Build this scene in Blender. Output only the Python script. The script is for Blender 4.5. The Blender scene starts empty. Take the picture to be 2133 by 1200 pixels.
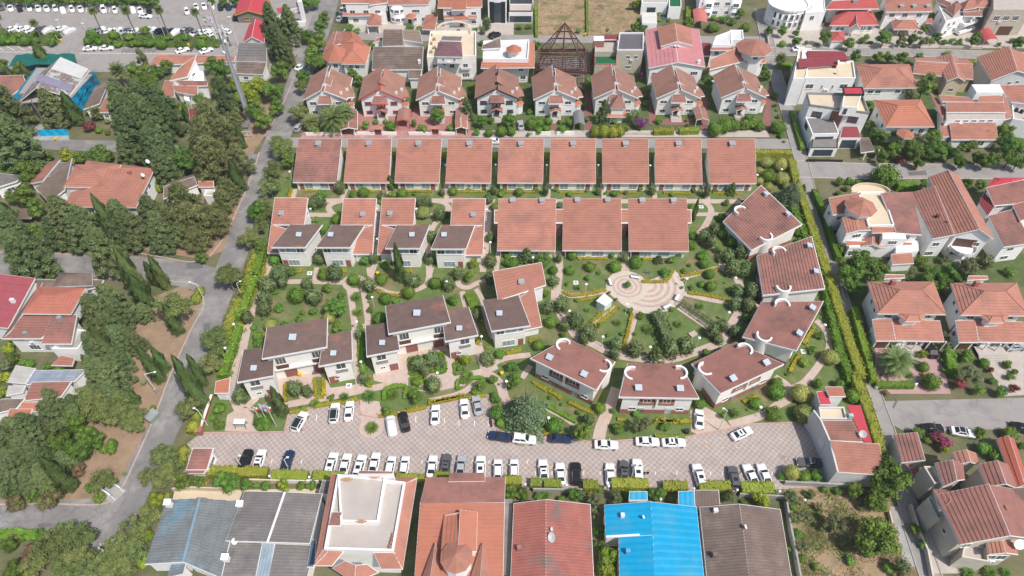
import bpy, math, random
import numpy as np
from mathutils import Vector, Matrix
scn = bpy.context.scene
col = scn.collection
R = math.radians
random.seed(7)
rng = np.random.default_rng(7)

# ------------------------------------------------------------------ camera, sky, sun, exposure
CAM_H = 115.0
TILT = R(48.5)                      # camera looks down by this much
FPX = 1423.0                        # focal length in pixels of the 2133 px wide photograph
cam_d = bpy.data.cameras.new('camera')
cam_d.sensor_width = 36.0
cam_d.lens = FPX / 2133.0 * 36.0
cam_d.clip_start = 1.0
cam_d.clip_end = 3000.0
cam = bpy.data.objects.new('camera', cam_d)
cam.location = (0, 0, CAM_H)
cam.rotation_euler = (R(90) - TILT, 0, 0)
col.objects.link(cam)
scn.camera = cam

SUN_EL = R(57.0)
SUN_DIR = Vector((0.74, -0.67, 0)).normalized()      # horizontal direction towards the sun
SUN_AZ = math.atan2(SUN_DIR.x, SUN_DIR.y)
world = bpy.data.worlds.new('World')
scn.world = world
world.use_nodes = True
wn = world.node_tree
sky = wn.nodes.new('ShaderNodeTexSky')
sky.sky_type = 'NISHITA'
sky.sun_disc = False
sky.sun_elevation = SUN_EL
sky.sun_rotation = SUN_AZ
sky.dust_density = 2.5
wn.links.new(sky.outputs[0], wn.nodes['Background'].inputs[0])
wn.nodes['Background'].inputs[1].default_value = 0.12
sun_d = bpy.data.lights.new('sun', 'SUN')
sun_d.energy = 3.6
sun_d.angle = R(0.6)
sun_d.color = (1.0, 0.955, 0.89)
sun = bpy.data.objects.new('sun', sun_d)
to_sun = Vector((SUN_DIR.x * math.cos(SUN_EL), SUN_DIR.y * math.cos(SUN_EL), math.sin(SUN_EL)))
sun.rotation_euler = to_sun.to_track_quat('Z', 'Y').to_euler()
sun.location = (60, -60, 150)
col.objects.link(sun)
vs = scn.view_settings
vs.view_transform = 'Standard'
vs.look = 'None'
vs.exposure = 0.16
vs.gamma = 1.0
vs.use_curve_mapping = False
scn.cycles.max_bounces = 6
scn.cycles.diffuse_bounces = 3
scn.cycles.transparent_max_bounces = 6

# ------------------------------------------------------------------ measuring: photo point -> point of the place
_S, _C = math.sin(TILT), math.cos(TILT)
REG = {'F': (0, 0, 1), 'A1': (0, 0), 'A2': (530, 0), 'A3': (1060, 0), 'A4': (1590, 0, 3.871), 'B1': (0, 300), 'B2': (530, 270), 'B3': (1000, 270),
       'B4': (1490, 300, 3.2426), 'C1': (0, 590), 'C2': (430, 560), 'C3': (950, 530), 'C4': (1400, 560, 4.443), 'C5': (1733, 550, 4.285),
       'D1': (0, 890), 'D2': (370, 800), 'D3': (880, 770), 'D4': (1360, 770), 'D5': (1593, 890), 'D6': (280, 980, 3.44), 'D7': (840, 980, 2.601)}
def px(r, x, y):
    q = REG[r]; k = q[2] if len(q) > 2 else 3.87
    return (q[0] + x / k, q[1] + y / k)
def ray(r, x, y):
    u, w = px(r, x, y)
    a, v = (u - 1066.5) / FPX, (w - 600) / FPX
    return Vector((a, _C - v * _S, -_S - v * _C))
CAMP = Vector((0, 0, CAM_H))
def at(r, x, y, z=0.0):
    d = ray(r, x, y)
    return CAMP + d * ((z - CAM_H) / d.z)
def on_plane(r, x, y, pl):
    p0, n = pl
    d = ray(r, x, y)
    return CAMP + d * ((p0 - CAMP).dot(n) / d.dot(n))
def to_px(p):
    dz = p[2] - CAM_H
    dep = p[1] * _C - dz * _S
    return (1066.5 + FPX * p[0] / dep, 600 - FPX * (p[1] * _S + dz * _C) / dep)
def scale_at(r, x, y, z=0.0):
    p = at(r, x, y, z)
    q = REG[r]; k = q[2] if len(q) > 2 else 3.87
    return FPX / (p.y * _C - (z - CAM_H) * _S) * k          # region pixels per metre

# ------------------------------------------------------------------ materials
MATS = {}
def mat(name, c, rough=.8, var=.12, scale=.6, c2=None, th=(.45, .65), sc2=.15, bump=0, spec=.3, metal=0, obvar=0.0, fine=6.0):
    if name in MATS: return MATS[name]
    m = bpy.data.materials.new(name); m.use_nodes = True
    nt = m.node_tree; N = nt.nodes; L = nt.links
    b = N['Principled BSDF']
    b.inputs['Roughness'].default_value = rough
    b.inputs['Specular IOR Level'].default_value = spec
    b.inputs['Metallic'].default_value = metal
    g = N.new('ShaderNodeNewGeometry')
    n1 = N.new('ShaderNodeTexNoise'); n1.inputs['Scale'].default_value = scale; n1.inputs['Detail'].default_value = 6; n1.inputs['Roughness'].default_value = .62
    L.new(g.outputs['Position'], n1.inputs['Vector'])
    n3 = N.new('ShaderNodeTexNoise'); n3.inputs['Scale'].default_value = fine; n3.inputs['Detail'].default_value = 3
    L.new(g.outputs['Position'], n3.inputs['Vector'])
    ad = N.new('ShaderNodeMath'); ad.operation = 'MULTIPLY_ADD'; ad.inputs[1].default_value = .45; L.new(n3.outputs[0], ad.inputs[0]); L.new(n1.outputs[0], ad.inputs[2])
    mr = N.new('ShaderNodeMapRange'); mr.inputs[1].default_value = .4; mr.inputs[2].default_value = 1.05
    mr.inputs[3].default_value = 1 - var * 1.6; mr.inputs[4].default_value = 1 + var * 1.6
    L.new(ad.outputs[0], mr.inputs[0])
    src = None
    if c2 is not None:
        n2 = N.new('ShaderNodeTexNoise'); n2.inputs['Scale'].default_value = sc2; n2.inputs['Detail'].default_value = 7; n2.inputs['Roughness'].default_value = .68
        L.new(g.outputs['Position'], n2.inputs['Vector'])
        r2 = N.new('ShaderNodeMapRange'); r2.interpolation_type = 'SMOOTHSTEP'
        r2.inputs[1].default_value = th[0]; r2.inputs[2].default_value = th[1]
        if obvar:
            oi = N.new('ShaderNodeObjectInfo')
            o2 = N.new('ShaderNodeMath'); o2.operation = 'MULTIPLY_ADD'; o2.inputs[1].default_value = obvar; L.new(oi.outputs['Random'], o2.inputs[0]); L.new(n2.outputs[0], o2.inputs[2])
            L.new(o2.outputs[0], r2.inputs[0])
        else:
            L.new(n2.outputs[0], r2.inputs[0])
        mx = N.new('ShaderNodeMix'); mx.data_type = 'RGBA'
        L.new(r2.outputs[0], mx.inputs[0]); mx.inputs[6].default_value = (*c, 1); mx.inputs[7].default_value = (*c2, 1)
        src = mx.outputs[2]
    val = mr.outputs[0]
    if obvar:                            # every roof faded a little differently
        wv = N.new('ShaderNodeMapRange'); wv.inputs[3].default_value = .88; wv.inputs[4].default_value = 1.10; L.new(oi.outputs['Random'], wv.inputs[0])
        mv = N.new('ShaderNodeMath'); mv.operation = 'MULTIPLY'; L.new(val, mv.inputs[0]); L.new(wv.outputs[0], mv.inputs[1]); val = mv.outputs[0]
    sc_ = N.new('ShaderNodeVectorMath'); sc_.operation = 'SCALE'
    if src: L.new(src, sc_.inputs[0])
    else: sc_.inputs[0].default_value = c
    L.new(val, sc_.inputs['Scale'])
    L.new(sc_.outputs[0], b.inputs['Base Color'])
    if bump:
        bp = N.new('ShaderNodeBump'); bp.inputs['Strength'].default_value = bump; bp.inputs['Distance'].default_value = .05
        L.new(n3.outputs[0], bp.inputs['Height']); L.new(bp.outputs[0], b.inputs['Normal'])
    MATS[name] = m
    return m
def checker_mat(name, ca, cb, size, rot=0.0, wear=(.3, .3, .3), var=.1):
    m = mat(name, ca, .85, var, .4, c2=wear, th=(.62, .85), sc2=.25)
    N, L = m.node_tree.nodes, m.node_tree.links
    mx = [n for n in N if n.type == 'MIX'][0]
    g = [n for n in N if n.type == 'NEW_GEOMETRY'][0]
    mp = N.new('ShaderNodeMapping'); mp.inputs['Rotation'].default_value = (0, 0, rot); mp.inputs['Location'].default_value = (.013, .017, .5 * size)
    ck = N.new('ShaderNodeTexChecker'); ck.inputs['Scale'].default_value = 1 / size
    ck.inputs[1].default_value = (*ca, 1); ck.inputs[2].default_value = (*cb, 1)
    fl = N.new('ShaderNodeVectorMath'); fl.operation = 'MULTIPLY'; fl.inputs[1].default_value = (1, 1, 0)
    L.new(g.outputs['Position'], fl.inputs[0]); L.new(fl.outputs[0], mp.inputs['Vector']); L.new(mp.outputs[0], ck.inputs['Vector'])
    L.new(ck.outputs[0], mx.inputs[6])
    return m
def leafmat(name, dark, light, trans=.25, rough=.6, hue=.12):
    if name in MATS: return MATS[name]
    m = bpy.data.materials.new(name); m.use_nodes = True
    nt = m.node_tree; N = nt.nodes; L = nt.links
    b = N['Principled BSDF']; b.inputs['Roughness'].default_value = rough; b.inputs['Specular IOR Level'].default_value = .25
    at_ = N.new('ShaderNodeAttribute'); at_.attribute_name = 'tone'
    oi = N.new('ShaderNodeObjectInfo')
    mx = N.new('ShaderNodeMix'); mx.data_type = 'RGBA'
    mx.inputs[6].default_value = (*dark, 1); mx.inputs[7].default_value = (*light, 1)
    L.new(at_.outputs['Fac'], mx.inputs[0])
    mr = N.new('ShaderNodeMapRange'); mr.inputs[3].default_value = 1 - hue * 1.6; mr.inputs[4].default_value = 1 + hue * 1.6
    L.new(oi.outputs['Random'], mr.inputs[0])
    hs = N.new('ShaderNodeHueSaturation'); L.new(mx.outputs[2], hs.inputs['Color']); L.new(mr.outputs[0], hs.inputs['Value'])
    mh = N.new('ShaderNodeMapRange'); mh.inputs[3].default_value = .5 - hue * .22; mh.inputs[4].default_value = .5 + hue * .12
    wn_ = N.new('ShaderNodeTexWhiteNoise'); wn_.noise_dimensions = '1D'; L.new(oi.outputs['Random'], wn_.inputs['W']); L.new(wn_.outputs[0], mh.inputs[0]); L.new(mh.outputs[0], hs.inputs['Hue'])
    L.new(hs.outputs[0], b.inputs['Base Color'])
    tr = N.new('ShaderNodeBsdfTranslucent'); L.new(hs.outputs[0], tr.inputs[0])
    ms = N.new('ShaderNodeMixShader'); ms.inputs[0].default_value = trans
    L.new(b.outputs[0], ms.inputs[1]); L.new(tr.outputs[0], ms.inputs[2]); L.new(ms.outputs[0], N['Material Output'].inputs[0])
    MATS[name] = m
    return m
RED = mat('tile_red', (.40, .182, .132), .75, .10, .5, c2=(.29, .145, .112), th=(.52, .8), sc2=.24, bump=.3, obvar=.12)
REDD = mat('tile_weathered', (.31, .145, .118), .8, .12, .5, c2=(.20, .11, .092), th=(.5, .75), sc2=.2, bump=.3, obvar=.14)
DARK = mat('tile_weathered_shaded', (.16, .108, .094), .85, .16, .6, c2=(.28, .13, .098), th=(.60, .74), sc2=.16, bump=.3, obvar=.06)  # weathered tile, plus the shade of slopes turned from the sun, in the colour
ORNG = mat('tile_orange', (.43, .17, .11), .7, .1, .5, c2=(.30, .13, .09), th=(.58, .85), sc2=.25, bump=.3, obvar=.1)
PINKR = mat('sheet_pink', (.50, .21, .22), .5, .08, .5, c2=(.38, .16, .16), th=(.5, .8))
CRIM = mat('sheet_crimson', (.48, .06, .08), .5, .08, .5, c2=(.38, .07, .08), th=(.5, .8))
PURP = mat('sheet_purple', (.19, .10, .115), .6, .08)
MAROON = mat('sheet_maroon', (.26, .055, .065), .6, .08, .5)
BRNR = mat('tile_brown', (.155, .115, .095), .85, .14, .5, c2=(.22, .17, .14), th=(.45, .7), sc2=.2, bump=.3)
GREYR = mat('sheet_grey_roof', (.17, .155, .15), .8, .14, .5, c2=(.24, .225, .21), th=(.45, .7), sc2=.2, bump=.2)
BLUW = mat('sheet_worn_blue', (.165, .18, .185), .75, .2, .5, c2=(.15, .23, .28), th=(.5, .62), sc2=.13, bump=.2)
BLUE = mat('sheet_blue', (.006, .30, .54), .45, .08, .5, c2=(.06, .31, .47), th=(.46, .7))
TARP = mat('tarp_blue', (.01, .40, .68), .5, .15, .9, bump=.8)
GTARP = mat('tarp_green', (.01, .12, .10), .5, .2, .7, bump=.8)
WHITE = mat('plaster_white', (.84, .835, .82), .85, .05, .7, c2=(.66, .64, .6), th=(.55, .8), sc2=.5)
CREAM = mat('plaster_cream', (.82, .795, .75), .85, .05, .7, c2=(.62, .59, .54), th=(.55, .8), sc2=.5)
BEIGE = mat('stone_beige', (.50, .45, .37), .85, .08, .7, c2=(.42, .37, .30), th=(.5, .8), sc2=.5)
TRIM = mat('trim_white', (.78, .77, .76), .6, .04)
BRICK = mat('brick_red', (.34, .15, .12), .85, .14, 2)
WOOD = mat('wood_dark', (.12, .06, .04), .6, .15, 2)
BLACK = mat('metal_black', (.025, .025, .028), .5, .1)
STEEL = mat('steel_rusty', (.115, .05, .045), .7, .2, 2)
GALV = mat('steel_galvanised', (.42, .43, .44), .45, .08, metal=.4)
CONC = mat('concrete', (.36, .35, .33), .9, .12, .5, c2=(.28, .27, .26), th=(.45, .7), sc2=.3)
TERR = mat('terrace_tile', (.44, .395, .36), .85, .07, .5, c2=(.47, .43, .38), th=(.55, .75), sc2=.25)
SAND = mat('terrace_sand', (.62, .52, .38), .85, .07, .5, c2=(.5, .42, .31), th=(.5, .75), sc2=.25)
GLASS = mat('window_glass', (.085, .10, .11), .08, .3, .8, spec=.6)
CURT = mat('window_curtained', (.30, .38, .43), .12, .3, 1.5, spec=.6)
SOLAR = mat('skylight_glass', (.46, .52, .58), .15, .06, spec=.6)
PANELR = mat('shutter_brick', (.30, .12, .10), .8, .12, 2)
RAIL = mat('railing_dark', (.07, .07, .075), .5, .1)

# ------------------------------------------------------------------ mesh builder
class MB:
    def __init__(s): s.v = []; s.f = []; s.m = []
    def poly(s, pts, mi=0):
        n = len(s.v); s.v += [tuple(p) for p in pts]; s.f.append(tuple(range(n, n + len(pts)))); s.m.append(mi)
    def box(s, x0, y0, z0, x1, y1, z1, mi=0):
        p = [(x0, y0), (x1, y0), (x1, y1), (x0, y1)]
        s.prism(p, z0, z1, mi)
    def prism(s, p, z0, z1, mi=0, bottom=True):
        n = len(s.v); k = len(p)
        s.v += [(q[0], q[1], z0) for q in p] + [(q[0], q[1], z1) for q in p]
        for i in range(k):
            j = (i + 1) % k; s.f.append((n + i, n + j, n + k + j, n + k + i)); s.m.append(mi)
        s.f.append(tuple(range(n + k, n + 2 * k))); s.m.append(mi)
        if bottom: s.f.append(tuple(range(n + k - 1, n - 1, -1))); s.m.append(mi)
    def slab(s, pts, th, mi=0):
        n = len(s.v); k = len(pts)
        s.v += [tuple(p) for p in pts] + [(p[0], p[1], p[2] - th) for p in pts]
        s.f.append(tuple(range(n, n + k))); s.f.append(tuple(range(n + 2 * k - 1, n + k - 1, -1))); s.m += [mi, mi]
        for i in range(k):
            j = (i + 1) % k; s.f.append((n + i, n + k + i, n + k + j, n + j)); s.m.append(mi)
    def obox(s, p0, p1, w, h, mi=0):           # a bar from p0 to p1, w wide, h high, resting on the line
        p0, p1 = Vector(p0), Vector(p1); d = p1 - p0
        sd = Vector((-d.y, d.x, 0)); sd = sd.normalized() * (w / 2) if sd.length > 1e-6 else Vector((w / 2, 0, 0))
        up = Vector((0, 0, h)) if abs(d.z) < .98 * d.length else Vector((0, h, 0))
        q = [p0 - sd, p0 + sd, p0 + sd + up, p0 - sd + up]; e = [a + d for a in q]
        n = len(s.v); s.v += [tuple(a) for a in q + e]
        for f in ((3, 2, 1, 0), (4, 5, 6, 7), (0, 1, 5, 4), (1, 2, 6, 5), (2, 3, 7, 6), (3, 0, 4, 7)):
            s.f.append(tuple(n + a for a in f)); s.m.append(mi)
    def tube(s, p0, p1, r0, r1=None, n=8, mi=0, cap=True):
        r1 = r0 if r1 is None else r1
        p0, p1 = Vector(p0), Vector(p1); d = (p1 - p0).normalized()
        a = d.orthogonal().normalized(); b = d.cross(a); k = len(s.v)
        for p, r in ((p0, r0), (p1, r1)):
            for i in range(n):
                t = 2 * math.pi * i / n; s.v.append(tuple(p + (a * math.cos(t) + b * math.sin(t)) * r))
        for i in range(n):
            j = (i + 1) % n; s.f.append((k + i, k + j, k + n + j, k + n + i)); s.m.append(mi)
        if cap:
            s.f.append(tuple(range(k + n - 1, k - 1, -1))); s.f.append(tuple(range(k + n, k + 2 * n))); s.m += [mi, mi]
    def lathe(s, c, prof, n=12, mi=0):
        k = len(s.v); c = Vector(c)
        for r, z in prof:
            for i in range(n):
                t = 2 * math.pi * i / n; s.v.append((c.x + r * math.cos(t), c.y + r * math.sin(t), c.z + z))
        for a in range(len(prof) - 1):
            for i in range(n):
                j = (i + 1) % n; s.f.append((k + a * n + i, k + a * n + j, k + a * n + n + j, k + a * n + n + i)); s.m.append(mi)
        s.f.append(tuple(range(k + (len(prof) - 1) * n, k + len(prof) * n))); s.m.append(mi)
    def facet(s, a, b, c, d, step=.66, lift=.095, mi=0):   # stepped tile courses; a-b the low edge, d-c the high edge
        a, b, c, d = Vector(a), Vector(b), Vector(c), Vector(d)
        L = (((a + b) - (c + d)) / 2).length
        n = max(2, min(60, round(L / abs(step))))
        nr = (b - a).cross(d - a)
        if nr.length < 1e-6: nr = (b - a).cross(c - a)
        nr.normalize()
        if nr.z < 0: nr = -nr
        if step < 0:                     # sheet metal: ribs running down the slope
            m = max(3, min(90, round((b - a).length / -step))); u = nr * .045
            for i in range(m):
                t0, t1, t2 = i / m, (i + .38) / m, (i + 1) / m
                l0, l1, l2, h0, h1, h2 = a.lerp(b, t0), a.lerp(b, t1) + u, a.lerp(b, t2), d.lerp(c, t0), d.lerp(c, t1) + u, d.lerp(c, t2)
                s.poly((l0, l1, h1, h0), mi); s.poly((l1, l2, h2, h1), mi)
            return
        u = nr * lift
        for i in range(n):
            t0, t1 = i / n, (i + 1) / n
            l0, l1, r0, r1 = a.lerp(d, t0), a.lerp(d, t1), b.lerp(c, t0), b.lerp(c, t1)
            s.poly((l0 + u, r0 + u, r1, l1), mi)
            s.poly((l0, r0, r0 + u, l0 + u), mi)
    def build(s, name, ms, parent=None, loc=(0, 0, 0), off=None, smooth=False):
        me = bpy.data.meshes.new(name)
        v = s.v
        if off is not None: v = [(p[0] - off[0], p[1] - off[1], p[2] - off[2]) for p in v]
        me.from_pydata(v, [], s.f)
        ms = ms if isinstance(ms, (list, tuple)) else [ms]
        for m in ms: me.materials.append(m)
        if len(ms) > 1: me.polygons.foreach_set('material_index', s.m)
        if smooth: me.polygons.foreach_set('use_smooth', [True] * len(s.f))
        me.update()
        return link(name, me, parent, loc)
def link(name, me, parent=None, loc=(0, 0, 0), rot=0, sc=None):
    o = bpy.data.objects.new(name, me); o.location = loc
    if rot: o.rotation_euler = (0, 0, rot)
    if sc is not None: o.scale = sc
    if parent is not None: o.parent = parent
    col.objects.link(o)
    return o
def tag(o, label, cat, group=None, kind=None):
    o['label'] = label; o['category'] = cat
    if group: o['group'] = group
    if kind: o['kind'] = kind
    return o
def thing(name, label, cat, loc=(0, 0, 0), rot=0, group=None, sc=None):
    o = link(name, None, None, loc, rot, sc); o.empty_display_size = .5
    return tag(o, label, cat, group)
def struct(o):
    o['kind'] = 'structure'; return o
PENDING = []            # things whose label is completed at the end by what they stand next to
def later(o, look, cat, group, p):
    o['category'] = cat; o['group'] = group
    PENDING.append((o, look, to_px(p)))
    return o
LANDMARK = []
def mark(name, r, x, y):
    LANDMARK.append((name, *px(r, x, y)))
def inset(poly, d):                       # plan offset, poly counter-clockwise, d > 0 shrinks
    n = len(poly); out = []
    for i in range(n):
        p, q, r_ = Vector(poly[i - 1][:2]), Vector(poly[i][:2]), Vector(poly[(i + 1) % n][:2])
        e0, e1 = (q - p).normalized(), (r_ - q).normalized()
        n0, n1 = Vector((-e0.y, e0.x)), Vector((-e1.y, e1.x))
        b = (n0 + n1); k = b.dot(n0)
        b = b / (k if abs(k) > .2 else .2)
        out.append(q + b * d)
    return out

# ------------------------------------------------------------------ windows and doors (meshes shared)
WCACHE = {}
def win_mesh(w, h, mull, frame):
    key = (round(w, 2), round(h, 2), mull, frame.name)
    if key not in WCACHE:
        f = MB(); t = .09
        f.box(-w / 2, -.07, 0, w / 2, .02, t); f.box(-w / 2, -.07, h - t, w / 2, .02, h)
        f.box(-w / 2, -.07, t, -w / 2 + t, .02, h - t); f.box(w / 2 - t, -.07, t, w / 2, .02, h - t)
        for i in range(1, mull):
            x = -w / 2 + w * i / mull; f.box(x - .035, -.05, t, x + .035, .02, h - t)
        f.box(-w / 2 - .08, -.14, -.08, w / 2 + .08, .02, 0)
        g = MB(); g.poly([(-w / 2 + .06, -.025, .05), (w / 2 - .06, -.025, .05), (w / 2 - .06, -.025, h - .05), (-w / 2 + .06, -.025, h - .05)])
        def me(mb, nm, m):
            d = bpy.data.meshes.new(nm); d.from_pydata(mb.v, [], mb.f); d.materials.append(m); return d
        WCACHE[key] = (me(f, 'window', frame), bpy.data.meshes.new('pane'), g)
        d = WCACHE[key][1]; d.from_pydata(g.v, [], g.f); d.materials.append(GLASS)
    return WCACHE[key]
class House:
    def __init__(s, name, label, r, ref, cat='house', group=None, nick=None):
        s.r = r
        p = at(r, *ref); s.o = Vector((p.x, p.y, 0))
        s.root = thing(name, label, cat, s.o, 0, group)
        if nick: mark(nick, r, *ref)
    def pts(s, q): return [at(s.r, *p) if len(p) == 3 else Vector(p[:3]) for p in q]
    def part(s, mb, name, m, smooth=False): return mb.build(name, m, s.root, off=s.o, smooth=smooth)
    def walls(s, poly, ztop, m, z0=-.3, name='wall'):
        mb = MB(); n = len(poly)
        zt = ztop if callable(ztop) else (lambda p: ztop)
        for i in range(n):
            p, q = poly[i], poly[(i + 1) % n]
            mb.poly([(p[0], p[1], z0), (q[0], q[1], z0), (q[0], q[1], zt(q)), (p[0], p[1], zt(p))])
        s.poly = [Vector((p[0], p[1], 0)) for p in poly]; s.zt = zt
        mb.poly([(p[0], p[1], zt(p)) for p in poly])
        return s.part(mb, name, m)
    def plane(s, P): return (P[0], (P[1] - P[0]).cross(P[-1] - P[0]).normalized())
    def zfun(s, pl):
        p0, n = pl
        return lambda p: p0.z - (n.x * (p[0] - p0.x) + n.y * (p[1] - p0.y)) / n.z
    def slope(s, P, roof, fascia=None, th=.28, rim=.07, step=.66, low=0, lift=.095, sheets=0):
        """one pitched plane; P = FL,FR,BR,BL in space, edge `low` (0 = FL-FR) is the lower one"""
        fascia = fascia or TRIM
        pl = s.plane(P); z = s.zfun(pl); P = [Vector((p.x, p.y, z(p))) for p in P]
        k = low; a, b, c, d = P[k], P[(k + 1) % 4], P[(k + 2) % 4], P[(k + 3) % 4]
        up = Vector((0, 0, .03))
        if roof.name == 'sheet_worn_blue': sheets = max(1, round(((a + b) - (c + d)).length / 2 / 2.2))
        if sheets:                       # corrugated sheets laid in overlapping rows, each row a piece of its own
            for i in range(sheets):
                mb = MB(); t0, t1 = i / sheets, (i + 1.04) / sheets if i < sheets - 1 else 1
                hi, lo = up * (1 + 3.2), up
                mb.facet(a.lerp(d, t0) + hi, b.lerp(c, t0) + hi, b.lerp(c, t1) + lo, a.lerp(d, t1) + lo, step, lift)
                e0, e1 = a.lerp(d, t0), b.lerp(c, t0); mb.poly((e0 + lo, e1 + lo, e1 + hi, e0 + hi)); s.part(mb, 'roof_sheet', roof)
        else:
            mb = MB(); mb.facet(a + up, b + up, c + up, d + up, step, lift); s.part(mb, 'roof', roof)
        out = inset(P, -rim); f = MB()
        f.slab([(p.x, p.y, z(p) + .01) for p in out], th); s.part(f, 'fascia', fascia)
        s.pl = pl
        return z
    def mono(s, q, roof=RED, wall=WHITE, over=.55, th=.32, low=0, fascia=None, z0=-.3, rim=.07, step=.66):
        P = s.pts(q); z = s.slope(P, roof, fascia, th, rim, step, low)
        if wall: s.walls(inset(P, over), lambda p: z(p) - th + .02, wall, z0)
        return s
    def gable(s, q, zr, axis='y', roof=RED, wall=WHITE, over=.5, th=.25, fascia=None, z0=-.3, k=.5, step=.66, rim=.07):
        """q = FL,FR,BR,BL at the eave; axis = direction of the ridge seen in plan (y = front to back)"""
        FL, FR, BR, BL = s.pts(q)
        if axis == 'x': FL, FR, BR, BL = FR, BR, BL, FL          # ridge runs from side to side
        r0, r1 = FL.lerp(FR, k), BL.lerp(BR, k); r0.z = r1.z = zr
        s.slope([FL, r0, r1, BL], roof, fascia, th, rim, step, low=3)
        s.slope([r0, FR, BR, r1], roof, fascia, th, rim, step, low=1)
        if wall:
            pl = inset([FL, FR, BR, BL], over)
            a, b = Vector(pl[0]).lerp(Vector(pl[1]), k), Vector(pl[3]).lerp(Vector(pl[2]), k)
            ze = (FL.z + FR.z + BR.z + BL.z) / 4
            sl = (zr - ze) / max(.1, (FR - FL).length * max(k, 1 - k)); zw = ze + sl * over - th + .05
            ids = {0: zw, 1: zr - th, 2: zw, 3: zw, 4: zr - th, 5: zw}
            pp = [pl[0], a, pl[1], pl[2], b, pl[3]]; mb = MB()
            for i in range(6):
                j = (i + 1) % 6; p, q2 = pp[i], pp[j]
                mb.poly([(p[0], p[1], z0), (q2[0], q2[1], z0), (q2[0], q2[1], ids[j]), (p[0], p[1], ids[i])])
            s.part(mb, 'wall', wall)
            w = [Vector((p[0], p[1], 0)) for p in pl]
            s.poly = w if axis == 'y' else [w[3], w[0], w[1], w[2]]
        return s
    def hip(s, q, zr, f=.3, roof=RED, wall=WHITE, over=.6, th=.25, fascia=None, z0=-.3, axis=None, step=.66, rim=.06, ridge=True):
        FL, FR, BR, BL = s.pts(q)
        w, d = (FR - FL).length, (BL - FL).length
        axis = axis or ('x' if w >= d else 'y')
        if axis == 'x': r0, r1 = FL.lerp(BL, .5).lerp(FR.lerp(BR, .5), f), FL.lerp(BL, .5).lerp(FR.lerp(BR, .5), 1 - f)
        else: r0, r1 = FL.lerp(FR, .5).lerp(BL.lerp(BR, .5), f), FL.lerp(FR, .5).lerp(BL.lerp(BR, .5), 1 - f)
        r0.z = r1.z = zr
        mb = MB(); u = Vector((0, 0, .02))
        if axis == 'x': F = [(FL, FR, r1, r0), (FR, BR, r1, r1), (BR, BL, r0, r1), (BL, FL, r0, r0)]
        else: F = [(FL, FR, r0, r0), (FR, BR, r1, r0), (BR, BL, r1, r1), (BL, FL, r0, r1)]
        for a, b, c, d_ in F: mb.facet(a + u, b + u, c + u, d_ + u, step)
        s.part(mb, 'roof', roof)
        cap = MB()
        for a, b in ((FL, r0), (FR, r1 if axis == 'x' else r0), (BR, r1), (BL, r0 if axis == 'x' else r1), (r0, r1)):
            if (a - b).length > .1: cap.tube(a + u * 4, b + u * 4, .11, n=5)
        s.part(cap, 'ridge_cap', roof)
        fa = MB(); out = inset([FL, FR, BR, BL], -rim); zs = (FL.z, FR.z, BR.z, BL.z)
        fa.slab([(p.x, p.y, zz + .0) for p, zz in zip(out, zs)], th); s.part(fa, 'fascia', fascia or TRIM)
        if wall: s.walls(inset([FL, FR, BR, BL], over), min(zs) - th + .02, wall, z0)
        return s
    def flat(s, q, wall=WHITE, deck=TERR, par=.7, t=.25, z0=-.3, rim=None):
        P = s.pts(q); z = max(p.z for p in P)
        s.walls(P, z - .02, wall, z0)
        d = MB(); d.poly([(p.x, p.y, z) for p in inset(P, .05)]); s.part(d, 'roof_deck', deck)
        if par:
            m = MB(); n = len(P); ins = inset(P, t)
            for i in range(n):
                j = (i + 1) % n
                m.prism([P[i], P[j], ins[j], ins[i]], z - .01, z + par)
            s.part(m, 'parapet', rim or wall)
        s.z = z
        return s
    def pyramid(s, c, rad, z, zr, n=8, roof=ORNG, wall=None, rot=0.0, z0=0, wr=None, kx=1.0):
        p = at(s.r, *c, z) if len(c) == 2 else Vector(c)
        mb = MB(); ring = [Vector((p.x + kx * rad * math.cos(rot + 2 * math.pi * i / n), p.y + rad * math.sin(rot + 2 * math.pi * i / n), z)) for i in range(n)]
        top = Vector((p.x, p.y, zr)); cap = MB()
        for i in range(n):
            mb.facet(ring[i], ring[(i + 1) % n], top, top, .5); cap.tube(ring[i] + Vector((0, 0, .06)), top, .08, n=4)
        s.part(mb, 'roof', roof); s.part(cap, 'ridge_cap', roof)
        f = MB(); f.slab([r_ - Vector((0, 0, .01)) for r_ in ring], .22); s.part(f, 'fascia', TRIM)
        if wall:
            k = wr or .85
            s.walls([p + (r_ - p) * k for r_ in ring], z - .2, wall, z0)
        return s
    def wins(s, edge, us, z=1.0, w=1.5, h=1.4, mull=2, frame=None, pane=None, name='window'):
        """windows on wall `edge` of the last wall polygon: 0 front, 1 right, 2 back, 3 left"""
        p, q = s.poly[edge], s.poly[(edge + 1) % len(s.poly)]
        d = q - p; rot = math.atan2(d.y, d.x)
        fm, pm, g = win_mesh(w, h, mull, frame or TRIM)
        if edge == 0 and len(us) > 1 and z > 2.5 and not frame:      # an outdoor air-conditioning unit under the windows
            c = p.lerp(q, (us[0] + us[1]) / 2); k = WCACHE.get('ac')
            if not k:
                b = MB(); b.box(-.42, -.36, 0, .42, -.06, .58); k = bpy.data.meshes.new('air_conditioner'); k.from_pydata(b.v, [], b.f); k.materials.append(TRIM); b = MB(); b.tube((.08, -.38, .29), (.08, -.365, .29), .2, n=10); g2 = bpy.data.meshes.new('fan_grille'); g2.from_pydata(b.v, [], b.f); g2.materials.append(RAIL); WCACHE['ac'] = k; WCACHE['acg'] = g2
            link('fan_grille', WCACHE['acg'], link('air_conditioner', k, s.root, Vector((c.x, c.y, z - .75)) - s.o, rot))
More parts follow.
